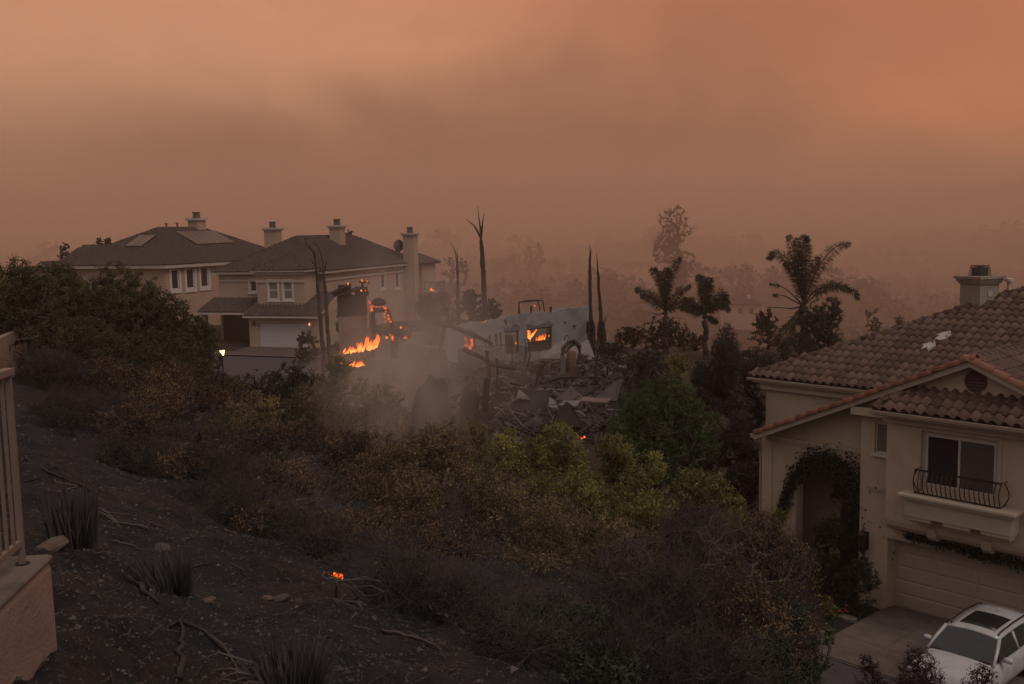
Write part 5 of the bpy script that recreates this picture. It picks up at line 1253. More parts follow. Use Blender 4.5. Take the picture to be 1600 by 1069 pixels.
    for i in range(nx): a, b = i*(ny+1), (i+1)*(ny+1); fs += [(a, b, k+b, k+a), (b+ny, a+ny, k+a+ny, k+b+ny)]
    for j in range(ny): fs += [(j+1, j, k+j, k+j+1), (nx*(ny+1)+j, nx*(ny+1)+j+1, k+nx*(ny+1)+j+1, k+nx*(ny+1)+j)]
    g.add(vs, fs).build('roof', MATS['car_white'], s, True)
    sr = MB(); vs = []
    for i in range(5):
        for j in range(5):
            x = .06-1.02*i/4; y = .45*(2*j/4-1); u = (.36-x)/2.12; vs.append((x, y, 1.452+.065*(1-(y/(W2*1.06))**2)+.055*math.sin(PI*min(1, max(0, u*.9+.08)))))
    sr.add(vs+[(x, y, z-.03) for x, y, z in vs], [(i*5+j, i*5+j+1, i*5+j+6, i*5+j+5) for i in range(4) for j in range(4)]+[(25+i*5+j+5, 25+i*5+j+6, 25+i*5+j+1, 25+i*5+j) for i in range(4) for j in range(4)])
    for i in range(4): sr.f += [(i*5, i*5+5, 30+i*5, 25+i*5), (i*5+9, i*5+4, 29+i*5, 34+i*5), (i+1, i, 25+i, 26+i), (20+i, 21+i, 46+i, 45+i)]
    sr.build('sunroof', MATS['car_black'], s, True)
    MB().box(2.16, 2.215, -.5, .5, .46, .66).build('grille', MATS['car_black'], s); MB().box(.90, 1.02, -.72, .72, 1.02, 1.045).build('wiper_cowl', MATS['car_black'], s)
    MB().lathe([(.02, 0), (.03, .05), (.005, .09)], (-1.25, 0, 1.57), 6).build('roof_antenna', MATS['car_white'], s)
car()

# ------------------------------------------------------------------ fence on the low wall, front left
mat('fence_paint', (.19, .135, .115), (.155, .11, .095), .6, 6, 4, .15, 80)
mat('wall_stucco', (.27, .175, .145), (.21, .14, .118), .95, 3, 6, .7, 40, stain=(.17, .125, .105), sscale=1.1)
mat('wall_cap', (.155, .125, .11), (.10, .085, .076), .95, 4, 6, .6, 40, stain=(.06, .052, .048), sscale=2.5)
mat('white_wall', (.24, .18, .145), (.20, .15, .12), .92, 1.5, 5, .2, 40)
fd = np.array([-.115, 1.0, 0]); fd /= np.linalg.norm(fd); fs_ = np.array([fd[1], -fd[0], 0])
def fence():
    e = at(36, 872, 6.0); rz = math.atan2(fd[1], fd[0])-PI/2
    s = empty('metal_picket_fence', e, 'pinkish metal picket fence on the low wall at the left edge', 'fence', rz); m = MATS['fence_paint']
    h = 1.19; L = 5.5
    MB().box(-.016, .016, -.032, .0, -.06, h-.045).build('post', m, s)
    MB().box(-.02, .02, -2.1, -2.06, -.06, h-.045).build('post', m, s)
    MB().box(-.03, .03, -L, .015, h-.04, h).build('top_rail', m, s); MB().box(-.015, .015, -L, -.042, .085, .125).build('bottom_rail', m, s)
    me = None
    for i in range(1, 48):
        y = -.02-i*.105
        if abs(y+2.08) < .05: continue
        if me is None: o = MB().box(-.0085, .0085, -.0085, .0085, .127, h-.042).build('picket', m, s); me = o.data
        else: o = link('picket', me, None, s)
        o.location = (0, y, 0)
    e2 = e+fd*.16; w = empty('low_stucco_wall', (e2[0], e2[1], G(e2[0], e2[1])), 'low rounded stucco wall carrying the picket fence at the left edge', 'low wall', rz); zt = e[2]-.067-w.location.z
    pr = [(-.17, -.4), (.115, -.4), (.11, zt-.06), (.10, zt-.018), (.07, zt), (-.13, zt), (-.17, zt-.03)]
    o = MB().prism(pr, -5.5, 0, 'y').build('wall_body', MATS['wall_stucco'], w, bevel=.025)
    MB().prism([(-.185, zt+.001), (.122, zt+.001), (.118, zt+.022), (.09, zt+.032), (-.15, zt+.032), (-.185, zt+.02)], -5.5, .01, 'y').build('wall_cap', MATS['wall_cap'], w, bevel=.008)
    MB().lathe([(.035, -.012), (.045, .0), (.04, .006)], (-.0, -.17, zt+.034), 10).build('post_collar', MATS['char'], w)
fence()
def garden_wall():
    a, b = at(-30, 585, 27), at(82, 527, 43); rz = math.atan2(b[1]-a[1], b[0]-a[0])-PI/2; L = math.hypot(b[0]-a[0], b[1]-a[1])
    s = empty('white_garden_wall', (a[0], a[1], a[2]), 'pale stucco garden wall half hidden under the overgrown hedge at the left edge', 'wall', rz); dz = b[2]-a[2]
    v = [(-.1, 0, -1.5), (.1, 0, -1.5), (.1, L, dz-1.5), (-.1, L, dz-1.5), (-.1, 0, .75), (.1, 0, .75), (.1, L, dz+1.05), (-.1, L, dz+1.05)]
    MB().add(v, [(0, 3, 2, 1), (4, 5, 6, 7), (0, 1, 5, 4), (1, 2, 6, 5), (2, 3, 7, 6), (3, 0, 4, 7)]).build('wall_body', MATS['white_wall'], s)
    MB().tube([(.02, L+.1, dz-1.4), (.02, L+.1, dz+1.35)], .05, 6).build('post', MATS['far_trim'], s)
    p = at(12, 548, 31.2); t = empty('iron_scroll', p, 'black wrought iron scroll on the pale wall above the picket fence', 'ironwork', rz)
    P = lambda x, y: Vector(at(x, y, 31.2))-Vector(p)
    MB().tube([P(1, 546), P(7, 541), P(13, 538), P(15, 546), P(14, 555), P(11, 562), P(7, 556), P(5, 548), P(4, 542)], .035, 5).tube([P(8, 542), P(8, 555), P(14, 555)], .03, 5).build('scroll', MATS['iron'], t)
garden_wall()

# ------------------------------------------------------------------ foliage materials and plant kinds
mat('leaf_green', (.013, .026, .010), (.10, .165, .04), .55, tint=True, trans=.25, rnd=.12)
mat('leaf_dark', (.012, .017, .012), (.038, .045, .024), .6, tint=True, trans=.2, rnd=.15)
mat('leaf_olive', (.030, .036, .014), (.35, .325, .088), .55, tint=True, trans=.25, rnd=.12)
mat('leaf_brown', (.030, .023, .017), (.32, .205, .105), .65, tint=True, trans=.2, rnd=.15)
mat('leaf_willow', (.031, .027, .017), (.32, .24, .115), .6, tint=True, trans=.2, rnd=.15)
mat('leaf_dry', (.017, .015, .014), (.095, .072, .055), .8, tint=True, trans=.1, rnd=.15)
mat('leaf_hedge', (.016, .020, .011), (.115, .112, .045), .6, tint=True, trans=.2, rnd=.12)
mat('leaf_red', (.035, .014, .014), (.075, .030, .028), .55, tint=True, trans=.2)
mat('leaf_far', (.030, .030, .022), (.055, .05, .035), .8, tint=True)
mat('leaf_palm', (.018, .022, .016), (.040, .042, .026), .7, tint=True, trans=.15)
mat('twig', (.070, .060, .055), (.018, .016, .015), .9, 3)
mat('twig_dark', (.018, .016, .016), (.036, .032, .031), .9, 14)
mat('dead_grass', (.034, .031, .031), (.090, .078, .072), .9, tint=True)
mat('twig_light', (.105, .086, .076), (.05, .043, .039), .85, 5)
mat('twig_pale', (.085, .072, .066), (.05, .044, .041), .85, 10)

# kind: leaf length, width, leaves per tip, cover, crown start, twigs per tip, twig length, up bias, spread, bare share, wood, leaf material, lobe size
KINDS = {
 'green': (.055, .027, 20, 1.15, .22, 0, 0, .3, .9, 0, 'bark', 'leaf_green', .46),
 'olive': (.085, .030, 22, .95, .18, 0, 0, .55, .85, 0, 'bark', 'leaf_olive', .34),
 'willow': (.085, .019, 16, .75, .10, 2, .20, .35, .8, .05, 'twig', 'leaf_willow', .38),
 'brown': (.060, .018, 13, .70, .10, 3, .24, .3, .9, .08, 'twig_dark', 'leaf_brown', .38),
 'dry': (.055, .018, 9, .42, .06, 6, .40, .25, .9, .35, 'twig', 'leaf_dry', .42),
 'bare': (0, 0, 0, .5, .15, 6, .36, .3, .9, 0, 'burnt_bark', None, .42),
 'palebare': (0, 0, 0, .32, .12, 4, .45, .3, .9, 0, 'twig_light', None, .45),
 'hedge': (.060, .030, 22, 1.25, .04, 0, 0, .3, .95, 0, 'bark', 'leaf_hedge', .46),
 'dark': (.070, .034, 18, 1.05, .06, 0, 0, .3, .95, 0, 'bark', 'leaf_dark', .40),
 'red': (.050, .020, 8, .26, .10, 3, .18, .6, .8, .2, 'twig_dark', 'leaf_red', .34),
 'far': (.10, .07, 12, .8, .25, 0, 0, .3, 1.0, .05, 'bark', 'leaf_far', .42),
 'tallfar': (.10, .06, 8, .42, .22, 2, .5, .3, 1.0, .2, 'bark', 'leaf_far', .36),
 'slim': (.050, .022, 6, .45, .12, 4, .30, .6, .9, .15, 'burnt_bark', 'leaf_dry', .45),
}
def shrub(kind, i, px, py, Y, wpx, label, cat='shrub', name='shrub', group=None, hmin=.5, dz=0.0):
    """plant whose top shows at (px,py) at distance Y and whose crown is about wpx wide: branches first, leaves at the tips"""
    ll, lw, per, cov, z0, tw, twl, upb, spread, bare, wood, leafm, lr = KINDS[kind]
    p = at(px, py, Y); gz = G2(p[0], p[1])-.05; h = max(hmin, p[2]-gz); w = wpx/F*Y; seed = int(px*7+py*13+Y*31+i) % 99991; rg = random.Random(seed)
    pxm = Y/F; ll2 = max(ll, 3.0*pxm) if ll else 0; lw2 = max(lw, lw/ll*ll2 if ll else 0, 1.3*pxm if ll else 0)
    R = w/2; lobes = []; top = h*.985
    zlo = max(z0*h, h-2.3*w) if kind not in ('slim', 'tallfar') else z0*h; span = h-zlo
    nl = int(min(26, 7+span/w*6))+(10 if kind in ('hedge', 'green', 'dark') else 0)
    for q in range(nl):
        f = rg.random()**.8; a = rg.uniform(0, 2*PI); r = R*lr*rg.uniform(.75, 1.2); rz = min(r*rg.uniform(.8, 1.15), span*.42)
        prof = math.sin(PI*min(1, .18+.72*f))**.8; d = max(0, R*prof-r*.8)*rg.uniform(.55, 1.0)
        lobes.append((d*math.cos(a), d*math.sin(a), zlo+rz*.8+(span-rz*1.75)*f, r, r, rz))
    lobes.append((rg.uniform(-.15, .15)*R, rg.uniform(-.15, .15)*R, top-min(R*lr, span*.3)*.95, R*lr*.8, R*lr*.8, min(R*lr, span*.3)))
    area = .785*w*span
    if ll: nleaf = cov*2.3*area/(ll2*lw2*.55); nt = int(min(1150, max(90, nleaf/per))); per2 = int(min(30, max(4, nleaf/nt)))
    else: nt = int(min(420, max(90, 60*area*cov))); per2 = 0
    stems = [(0, 0)]
    rt = max(.0034, .30*pxm)*(1.5 if kind == 'palebare' else 1)
    wm, lm = plant_proto(seed, lobes, nt, stems, per2, ll2 or .1, lw2 or .1, spread, min(.16, .06+.03*w), tw, twl*(.6+.25*w), bare, upb, 3, wood, leafm, r_tip=rt, step=.16+.05*w, jitter=.03+.012*w, up=.3, shell=.5)
    o = empty(name, (p[0], p[1], gz+dz), label, cat, 0, group)
    link('trunk' if cat in ('tree', 'burnt tree', 'cypress') else 'stem', wm, None, o)
    if lm is not None: link('crown', lm, None, o)
    return o
# ------------------------------------------------------------------ planting: near to far, each one placed where it grows
PL = [
 ('dark', 0, 402, 572, 50, 120, 'dark_shrub', 'shrub', 'dark shrub on the street edge below the middle of the driveway'),
 ('willow', 1, 352, 588, 44, 110, 'brown_shrub', 'shrub', 'brown shrub at the foot of the lit post lantern'),
 ('dry', 0, 105, 608, 20.5, 150, 'dry_shrub', 'shrub', 'dry grey shrub spreading over the upper slope just right of the fence'),
 ('brown', 1, 200, 628, 20.5, 170, 'brown_shrub', 'shrub', 'dull brown shrub on the slope between the fence and the forked trunks'),
 ('dry', 1, 205, 672, 17.5, 150, 'dry_shrub', 'shrub', 'low dark scrub at the upper edge of the open ash'),
 ('brown', 0, 290, 690, 17.2, 150, 'brown_shrub', 'shrub', 'brown scrub at the foot of the burnt forked trunks'),
 ('brown', 1, 395, 782, 14, 150, 'brown_shrub', 'shrub', 'brown scrub reaching over the ash left of the fine dark twigs'),
 ('bare', 0, 150, 640, 22, 150, 'burnt_shrub', 'burnt shrub', 'burnt twiggy shrub low on the upper ash slope near the fence'),
 ('bare', 1, 95, 640, 19, 110, 'burnt_shrub', 'burnt shrub', 'small burnt twiggy shrub right beside the fence post'),
 ('bare', 0, 330, 735, 15.5, 170, 'burnt_shrub', 'burnt shrub', 'burnt twiggy shrub at the edge of the open ash below the forked trunks'),
 ('palebare', 1, 1000, 825, 17.5, 260, 'burnt_shrub', 'burnt shrub', 'bare pale twigs sticking out left of the big tangled dry bush'),
 ('palebare', 0, 1120, 790, 17, 260, 'burnt_shrub', 'burnt shrub', 'bare pale twigs sticking out of the big tangled dry bush'),
 ('hedge', 1, 138, 425, 42, 150, 'green_bush', 'bush', 'leafy green bush under the left house gable'),
 ('hedge', 0, 235, 440, 43, 160, 'green_bush', 'bush', 'green bush below the three trimmed windows of the left house'),
 ('hedge', 1, 310, 490, 46, 90, 'green_bush', 'bush', 'olive bush tip nearest the lit post lantern'),
 ('hedge', 0, 120, 490, 39, 170, 'green_bush', 'bush', 'dark lower bush at the foot of the big green mass near the wall'),
 ('hedge', 1, 230, 505, 41, 190, 'green_bush', 'bush', 'dark lower bush at the foot of the big green mass in its middle'),
 ('hedge', 0, 45, 440, 36, 130, 'hedge_shrub', 'hedge', 'dark hedge hanging low over the lit part of the garden wall'),
 # kind, variant, px, py(top), Y, width px, name, category, label
 ('hedge', 0, 25, 398, 33, 175, 'hedge_shrub', 'hedge', 'overgrown dark hedge draping over the pale garden wall at the left edge'),
 ('hedge', 1, 92, 403, 41, 110, 'hedge_shrub', 'hedge', 'dark hedge clump right beside the first one at the end of the garden wall'),
 ('hedge', 1, 185, 405, 44, 190, 'green_bush', 'bush', 'big rounded green bush hiding the left house from its gable to its windows'),
 ('hedge', 0, 280, 472, 47, 150, 'green_bush', 'bush', 'lower olive green bush spreading right beside the big rounded one'),
 ('dry', 0, 70, 545, 30, 150, 'dry_shrub', 'shrub', 'grey dry shrub below the pale garden wall'),
 ('brown', 1, 165, 556, 31, 170, 'brown_shrub', 'shrub', 'grey brown shrub in front of the big rounded green bush'),
 ('brown', 0, 262, 560, 32, 150, 'brown_shrub', 'shrub', 'brownish shrub in front of the lower olive green bush'),
 ('brown', 1, 335, 578, 33, 120, 'brown_shrub', 'shrub', 'rusty brown shrub below the lit post lantern'),
 ('willow', 0, 395, 610, 32, 150, 'brown_shrub', 'shrub', 'golden brown shrub below the street in front of the white garage door'),
 ('dark', 0, 455, 560, 42, 110, 'green_shrub', 'shrub', 'dull green shrub at the street edge left of the open fire'),
 ('olive', 0, 530, 552, 48, 105, 'green_shrub', 'shrub', 'green shrub directly under the open flames'),
 ('willow', 1, 490, 590, 38, 160, 'brown_shrub', 'shrub', 'hazy olive shrub below the green one at the street edge'),
 ('willow', 2, 590, 600, 40, 150, 'brown_shrub', 'shrub', 'smoke-veiled olive shrub right below the open flames'),
 ('bare', 0, 275, 640, 21, 230, 'burnt_shrub', 'burnt shrub', 'burnt bare shrub with dark forked trunks on the ash slope'),
 ('dry', 0, 165, 620, 24, 170, 'dry_shrub', 'shrub', 'low grey dry shrub on the upper ash slope beside the fence'),
 ('brown', 1, 240, 600, 25, 190, 'dry_shrub', 'shrub', 'brown dry shrub just behind the burnt bare one'),
 ('willow', 0, 345, 640, 24, 210, 'brown_shrub', 'shrub', 'golden tipped brown shrub right behind the burnt bare shrub'),
 ('brown', 1, 440, 660, 25, 210, 'brown_shrub', 'shrub', 'reddish brown shrub in the middle of the left thicket'),
 ('brown', 0, 540, 664, 27, 190, 'brown_shrub', 'shrub', 'dark leaved brown shrub below the smoke plume'),
 ('brown', 0, 400, 725, 18, 270, 'dry_shrub', 'shrub', 'tangled dark brown shrub above the curled dead branches'),
 ('brown', 1, 500, 735, 19.5, 240, 'brown_shrub', 'shrub', 'brown leafy shrub between the tangled brown one and the tall willowy one'),
 ('palebare', 1, 470, 770, 15.5, 260, 'burnt_shrub', 'burnt shrub', 'leafless burnt shrub with thin pale twigs above the ember patch'),
 ('brown', 1, 545, 795, 15.5, 240, 'dry_shrub', 'shrub', 'dark dry scrub right behind the ember patch'),
 ('brown', 1, 600, 740, 19.5, 240, 'brown_shrub', 'shrub', 'brown shrub left of the tall willowy one'),
 ('willow', 0, 690, 655, 24, 230, 'willow_shrub', 'shrub', 'tall willowy shrub with reddish tips rising into the smoke'),
 ('willow', 1, 655, 730, 20, 260, 'willow_shrub', 'shrub', 'willowy olive shrub in front of the tall reddish-tipped one'),
 ('willow', 2, 770, 735, 21, 280, 'willow_shrub', 'shrub', 'willowy olive brown shrub at the centre of the thicket'),
 ('willow', 0, 870, 770, 20.5, 240, 'willow_shrub', 'shrub', 'golden willowy shrub below the olive green row'),
 ('willow', 1, 930, 800, 20, 190, 'willow_shrub', 'shrub', 'yellowish willowy shrub left of the big dry bush'),
 ('brown', 0, 700, 830, 16.5, 300, 'brown_shrub', 'shrub', 'dark olive brown shrub low in the centre of the thicket'),
 ('willow', 2, 830, 850, 17, 260, 'willow_shrub', 'shrub', 'dim willowy shrub low beneath the golden one'),
 ('dry', 0, 640, 870, 11.7, 260, 'dry_shrub', 'shrub', 'black dry scrub at the edge of the ash slope right of the embers'),
 ('dry', 1, 745, 900, 11.2, 280, 'dark_shrub', 'shrub', 'very dark shrub at the lower edge of the ash slope'),
 ('dark', 0, 880, 930, 11.0, 300, 'dark_shrub', 'shrub', 'very dark shrub at the bottom edge right of the ash slope'),
 ('dry', 1, 800, 975, 9.6, 260, 'dry_shrub', 'shrub', 'black scrub at the bottom edge where the ash slope ends'),
 ('olive', 0, 800, 664, 29, 170, 'olive_shrub', 'shrub', 'olive green shrub at the left end of the bright green row below the rubble'),
 ('olive', 1, 872, 660, 30, 160, 'olive_shrub', 'shrub', 'bright olive green shrub in the middle of the row below the rubble'),
 ('olive', 2, 950, 672, 30, 150, 'olive_shrub', 'shrub', 'yellow green shrub with an ember beside its top at the row below the rubble'),
 ('olive', 0, 905, 720, 26, 200, 'olive_shrub', 'shrub', 'lower olive green shrub in front of the bright row'),
 ('olive', 1, 1010, 700, 27, 170, 'olive_shrub', 'shrub', 'olive green shrub at the foot of the dark green tree'),
 ('olive', 2, 1085, 728, 27, 150, 'olive_shrub', 'shrub', 'yellow green shrub right below the dark green tree'),
 ('olive', 0, 1010, 765, 23.5, 230, 'olive_shrub', 'shrub', 'dull green shrub above the big dry bush'),
 ('green', 0, 1045, 572, 37, 195, 'dark_green_tree', 'tree', 'dense dark green tree between the rubble and the tan house'),
 ('green', 1, 990, 600, 36.5, 110, 'dark_green_tree', 'tree', 'smaller green tree at the left flank of the dense dark green one'),
 ('olive', 1, 1060, 545, 41, 80, 'green_shrub', 'shrub', 'bright green crown tip poking up behind the dense dark green tree'),
 ('dry', 0, 1085, 790, 19, 300, 'dry_bush', 'bush', 'big tangled dry bush in front of the tan house driveway'),
 ('brown', 1, 1190, 795, 19.2, 230, 'brown_bush', 'bush', 'reddish brown bush before the arched porch of the tan house'),
 ('dry', 0, 1010, 880, 15.8, 300, 'dry_bush', 'bush', 'dark dry bush lower left of the big tangled one'),
 ('brown', 0, 1150, 885, 15.6, 300, 'brown_bush', 'bush', 'dark brown bush at the bottom edge left of the driveway'),
 ('dark', 0, 1235, 930, 17.5, 150, 'dark_shrub', 'shrub', 'dark low shrub beside the kerb of the driveway'),
 ('brown', 1, 1235, 850, 20.5, 120, 'brown_shrub', 'shrub', 'leafy shrub with orange and green leaves left of the driveway'),
 ('dry', 1, 1000, 975, 10.6, 330, 'dark_shrub', 'shrub', 'black shrub at the bottom edge under the dry bushes'),
 ('dark', 0, 1185, 990, 12.0, 280, 'dark_shrub', 'shrub', 'dark shrub at the bottom edge below the street corner'),
 ('dark', 0, 1345, 868, 29.3, 85, 'dark_shrub', 'shrub', 'dark rounded shrub at the pier of the tan house garage'),
 ('dark', 1, 1300, 800, 30.8, 90, 'dark_shrub', 'shrub', 'tall dark shrub filling the arched porch entrance'),
 ('slim', 0, 1135, 520, 40, 85, 'burnt_tree', 'burnt tree', 'tall burnt thin-twigged tree left of the tan house roof corner'),
 ('slim', 1, 1172, 560, 38, 62, 'burnt_tree', 'burnt tree', 'slim burnt tree standing against the far left corner of the tan house'),
 ('slim', 0, 1100, 560, 43, 75, 'burnt_tree', 'burnt tree', 'burnt leafless tree behind the dense dark green tree'),
 ('slim', 1, 1155, 640, 36, 70, 'burnt_tree', 'burnt tree', 'low burnt tree beside the downspout of the tan house'),
 ('dark', 1, 478, 514, 77, 52, 'dark_shrub', 'shrub', 'rounded dark shrub in front of the white garage door'),
 ('slim', 1, 532, 478, 71, 26, 'narrow_cypress', 'cypress', 'narrow dark cypress close behind the burnt chimney stack'),
 ('bare', 0, 665, 455, 76, 70, 'burnt_tree', 'burnt tree', 'leafless tree with crooked branches in front of the far balcony'),
 ('bare', 1, 690, 450, 78, 44, 'burnt_tree', 'burnt tree', 'leafless tree with upright forks left of the thin dead palm'),
 ('dark', 0, 733, 448, 92, 62, 'dark_shrub', 'shrub', 'smoky dark tree between the two dead palms behind the blue wall'),
 ('dark', 1, 770, 462, 93, 42, 'dark_shrub', 'shrub', 'smoky dark shrub right of the tall dead palm'),
 ('dark', 0, 985, 510, 82, 90, 'dark_shrub', 'shrub', 'dark shrub right of the twin dead palm trunks'),
 ('dark', 1, 1035, 492, 84, 95, 'dark_shrub', 'shrub', 'dark shrub below the left living palm'),
 ('dark', 0, 1080, 512, 83, 70, 'dark_shrub', 'shrub', 'dark shrub below the small living palm'),
 ('bare', 1, 1135, 500, 60, 60, 'burnt_tree', 'burnt tree', 'dead spiky tree right of the small living palm'),
 ('dark', 1, 1195, 480, 95, 62, 'grey_tree', 'tree', 'grey hazy tree left of the large palm'),
 ('dark', 0, 1275, 468, 66, 92, 'dark_bush', 'bush', 'shaggy dark bush wrapped round the trunk of the large palm'),
 ('slim', 1, 1300, 462, 66.5, 50, 'dark_bush', 'bush', 'spiky dark bush on the right side of the large palm'),
 ('bare', 0, 1255, 520, 62, 60, 'burnt_tree', 'burnt tree', 'bare shrub in front of the large palm above the tan roof'),
 ('olive', 1, 1293, 930, 25.6, 34, 'green_shrub', 'shrub', 'small bright green plant beside the stepping stone'),
 ('red', 0, 1440, 1012, 17.5, 150, 'red_leaf_shrub', 'shrub', 'dark red leaved shrub in front of the left side of the white SUV'),
 ('red', 0, 1545, 1028, 17, 140, 'red_leaf_shrub', 'shrub', 'dark red leaved shrub in front of the white SUV hood'),
 ('red', 0, 1362, 1022, 17.8, 90, 'red_leaf_shrub', 'shrub', 'dark red leaved twigs left of the white SUV at the bottom edge'),
 ('dry', 0, 300, 700, 17.5, 200, 'dry_shrub', 'shrub', 'dark dry shrub on the ash slope right below the forked burnt trunks'),
 ('dry', 1, 375, 760, 14.6, 210, 'dry_shrub', 'shrub', 'dark dry shrub leaning over the edge of the open ash'),
 ('bare', 0, 440, 800, 13.4, 220, 'burnt_shrub', 'burnt shrub', 'burnt shrub with fine dark twigs left of the ember patch'),
 ('dry', 0, 500, 850, 12.6, 200, 'dry_shrub', 'shrub', 'low dark scrub that the ember patch glows in'),
 ('dry', 0, 1110, 985, 10.2, 280, 'dry_shrub', 'shrub', 'black dry scrub at the bottom edge left of the street corner'),
 ('dark', 1, 930, 1010, 9.2, 260, 'dark_shrub', 'shrub', 'black shrub at the very bottom edge in the middle'),
 ('dark', 0, 1130, 525, 58, 80, 'dark_shrub', 'shrub', 'dark brush between the small living palm and the tan roof'),
 ('dark', 1, 1010, 540, 60, 110, 'dark_shrub', 'shrub', 'dark brush at the right edge of the rubble'),
 ('dark', 0, 1180, 540, 66, 90, 'dark_shrub', 'shrub', 'dark brush left of the large palm trunk'),
 ('dark', 1, 955, 535, 74, 70, 'dark_shrub', 'shrub', 'dark brush right at the foot of the twin dead palms'),
 ('bare', 1, 1220, 520, 60, 60, 'burnt_tree', 'burnt tree', 'bare spiky shrub left of the large palm above the roof corner'),
 ('willow', 2, 610, 690, 24, 170, 'willow_shrub', 'shrub', 'thin willowy shrub standing in the smoke left of the tall one'),
 ('olive', 1, 1130, 735, 25.5, 110, 'olive_shrub', 'shrub', 'yellow green shrub at the right end of the row near the porch'),
 ('olive', 2, 745, 655, 31, 110, 'olive_shrub', 'shrub', 'sparse olive shrub right of the tall reddish-tipped one'),
]
for kd, i, px, py, Y, wp, nm, cat, lab in PL:
    shrub(kd, i, px, py, Y, wp, lab, cat, nm)

# bright yellow green sprig against the porch, red flower by the stone
def sprig(px, py, Y, n, ll, m, label, seed, name='leafy_sprig', cat='plant'):
    rng = np.random.default_rng(seed); p = at(px, py, Y); g = G2(p[0], p[1]); o = empty(name, (p[0], p[1], g), label, cat); h = p[2]-g
    pts = [(rng.normal(0, .12), rng.normal(0, .12), h*(.8+.2*rng.random())) for _ in range(7)]
    mb = MB()
    for q in pts: mb.tube([(0, 0, -.1), (q[0]*.4, q[1]*.4, h*.6), q], [.012, .009, .004], 4)
    mb.build('stem', MATS['twig'], o); k = rng.integers(0, len(pts), n); base = np.array(pts)[k]+rng.normal(0, .05, (n, 3)); d = rng.normal(size=(n, 3))+np.array([0, 0, .5])
    me = leaf_mesh('leaf', base, d, ll*(.6+.6*rng.random(n)), ll*.28*np.ones(n), rng, rng.random(n)); me.materials.append(MATS[m]); link('leaves', me, None, o)
mat('leaf_yellow', (.07, .08, .018), (.17, .16, .03), .55, tint=True, trans=.3)
mat('petal_red', (.30, .025, .025), (.40, .05, .04), .6, tint=True)
sprig(1218, 776, 24.5, 70, .2, 'leaf_yellow', 'yellow green leafy sprig in front of the porch arch', 1)
sprig(1180, 800, 22.5, 60, .16, 'leaf_yellow', 'small yellow green sprig left of the porch arch', 2)
sprig(1302, 942, 27.2, 16, .12, 'petal_red', 'red flower beside the pale stepping stone', 3, 'red_flower', 'flower')
sprig(1277, 912, 20.8, 34, .12, 'leaf_yellow', 'light green leaves at the right edge of the dry bush', 4)

# ------------------------------------------------------------------ ivy on the porch arch, creeper under the bay
def climber(name, path, n, spread, label, cat, m='leaf_dark', ll=.11, seed=5):
    rng = np.random.default_rng(seed); P = [Vector(q) for q in path]
    s = empty(name, RHM @ P[0], label, cat, TH-PI/2); MB().tube([p-P[0] for p in P], .02, 5).build('vine', MATS['bark'], s)
    k = rng.integers(0, len(P)-1, n); t = rng.random(n); A = np.array([list(p-P[0]) for p in P]); base = A[k]*(1-t)[:, None]+A[k+1]*t[:, None]
    sp = np.array([spread(i+tt) for i, tt in zip(k, t)]); base = base+rng.normal(size=(n, 3))*np.stack([sp, sp*.35, sp], -1); base[:, 1] = np.minimum(base[:, 1], -.02+0*base[:, 1])-.02
    d = rng.normal(size=(n, 3))+np.array([0, -.5, -.2])
    me = leaf_mesh('leaves', base, d, ll*(.6+.8*rng.random(n)), ll*.75*(.6+.8*rng.random(n)), rng, rng.random(n)); me.materials.append(MATS[m]); link('leaves', me, None, s)
climber('ivy', [(-4.3, -.06, 1.2), (-3.95, -.06, 2.4), (-3.6, -.06, 3.4), (-3.1, -.06, 4.05), (-2.5, -.06, 4.25), (-1.9, -.06, 4.2), (-1.4, -.06, 3.8), (-1.15, -.1, 3.0), (-1.1, -.12, 2.0), (-1.05, -.14, .8)], 4200, lambda t: [.06, .10, .15, .20, .18, .26, .38, .40, .38, .34][int(min(9, t))], 'dark ivy growing over the arched porch entrance', 'ivy', ll=.10)
climber('creeper', [(.6, -.5, 2.5), (1.4, -.52, 2.5), (2.4, -.5, 2.47), (3.4, -.5, 2.45), (4.6, -.5, 2.4), (6.6, -.5, 2.35)], 1500, lambda t: [.04, .06, .08, .10, .12, .12][int(min(5, t))], 'thin dark creeper hanging below the bay above the garage door', 'creeper', ll=.10, seed=8)

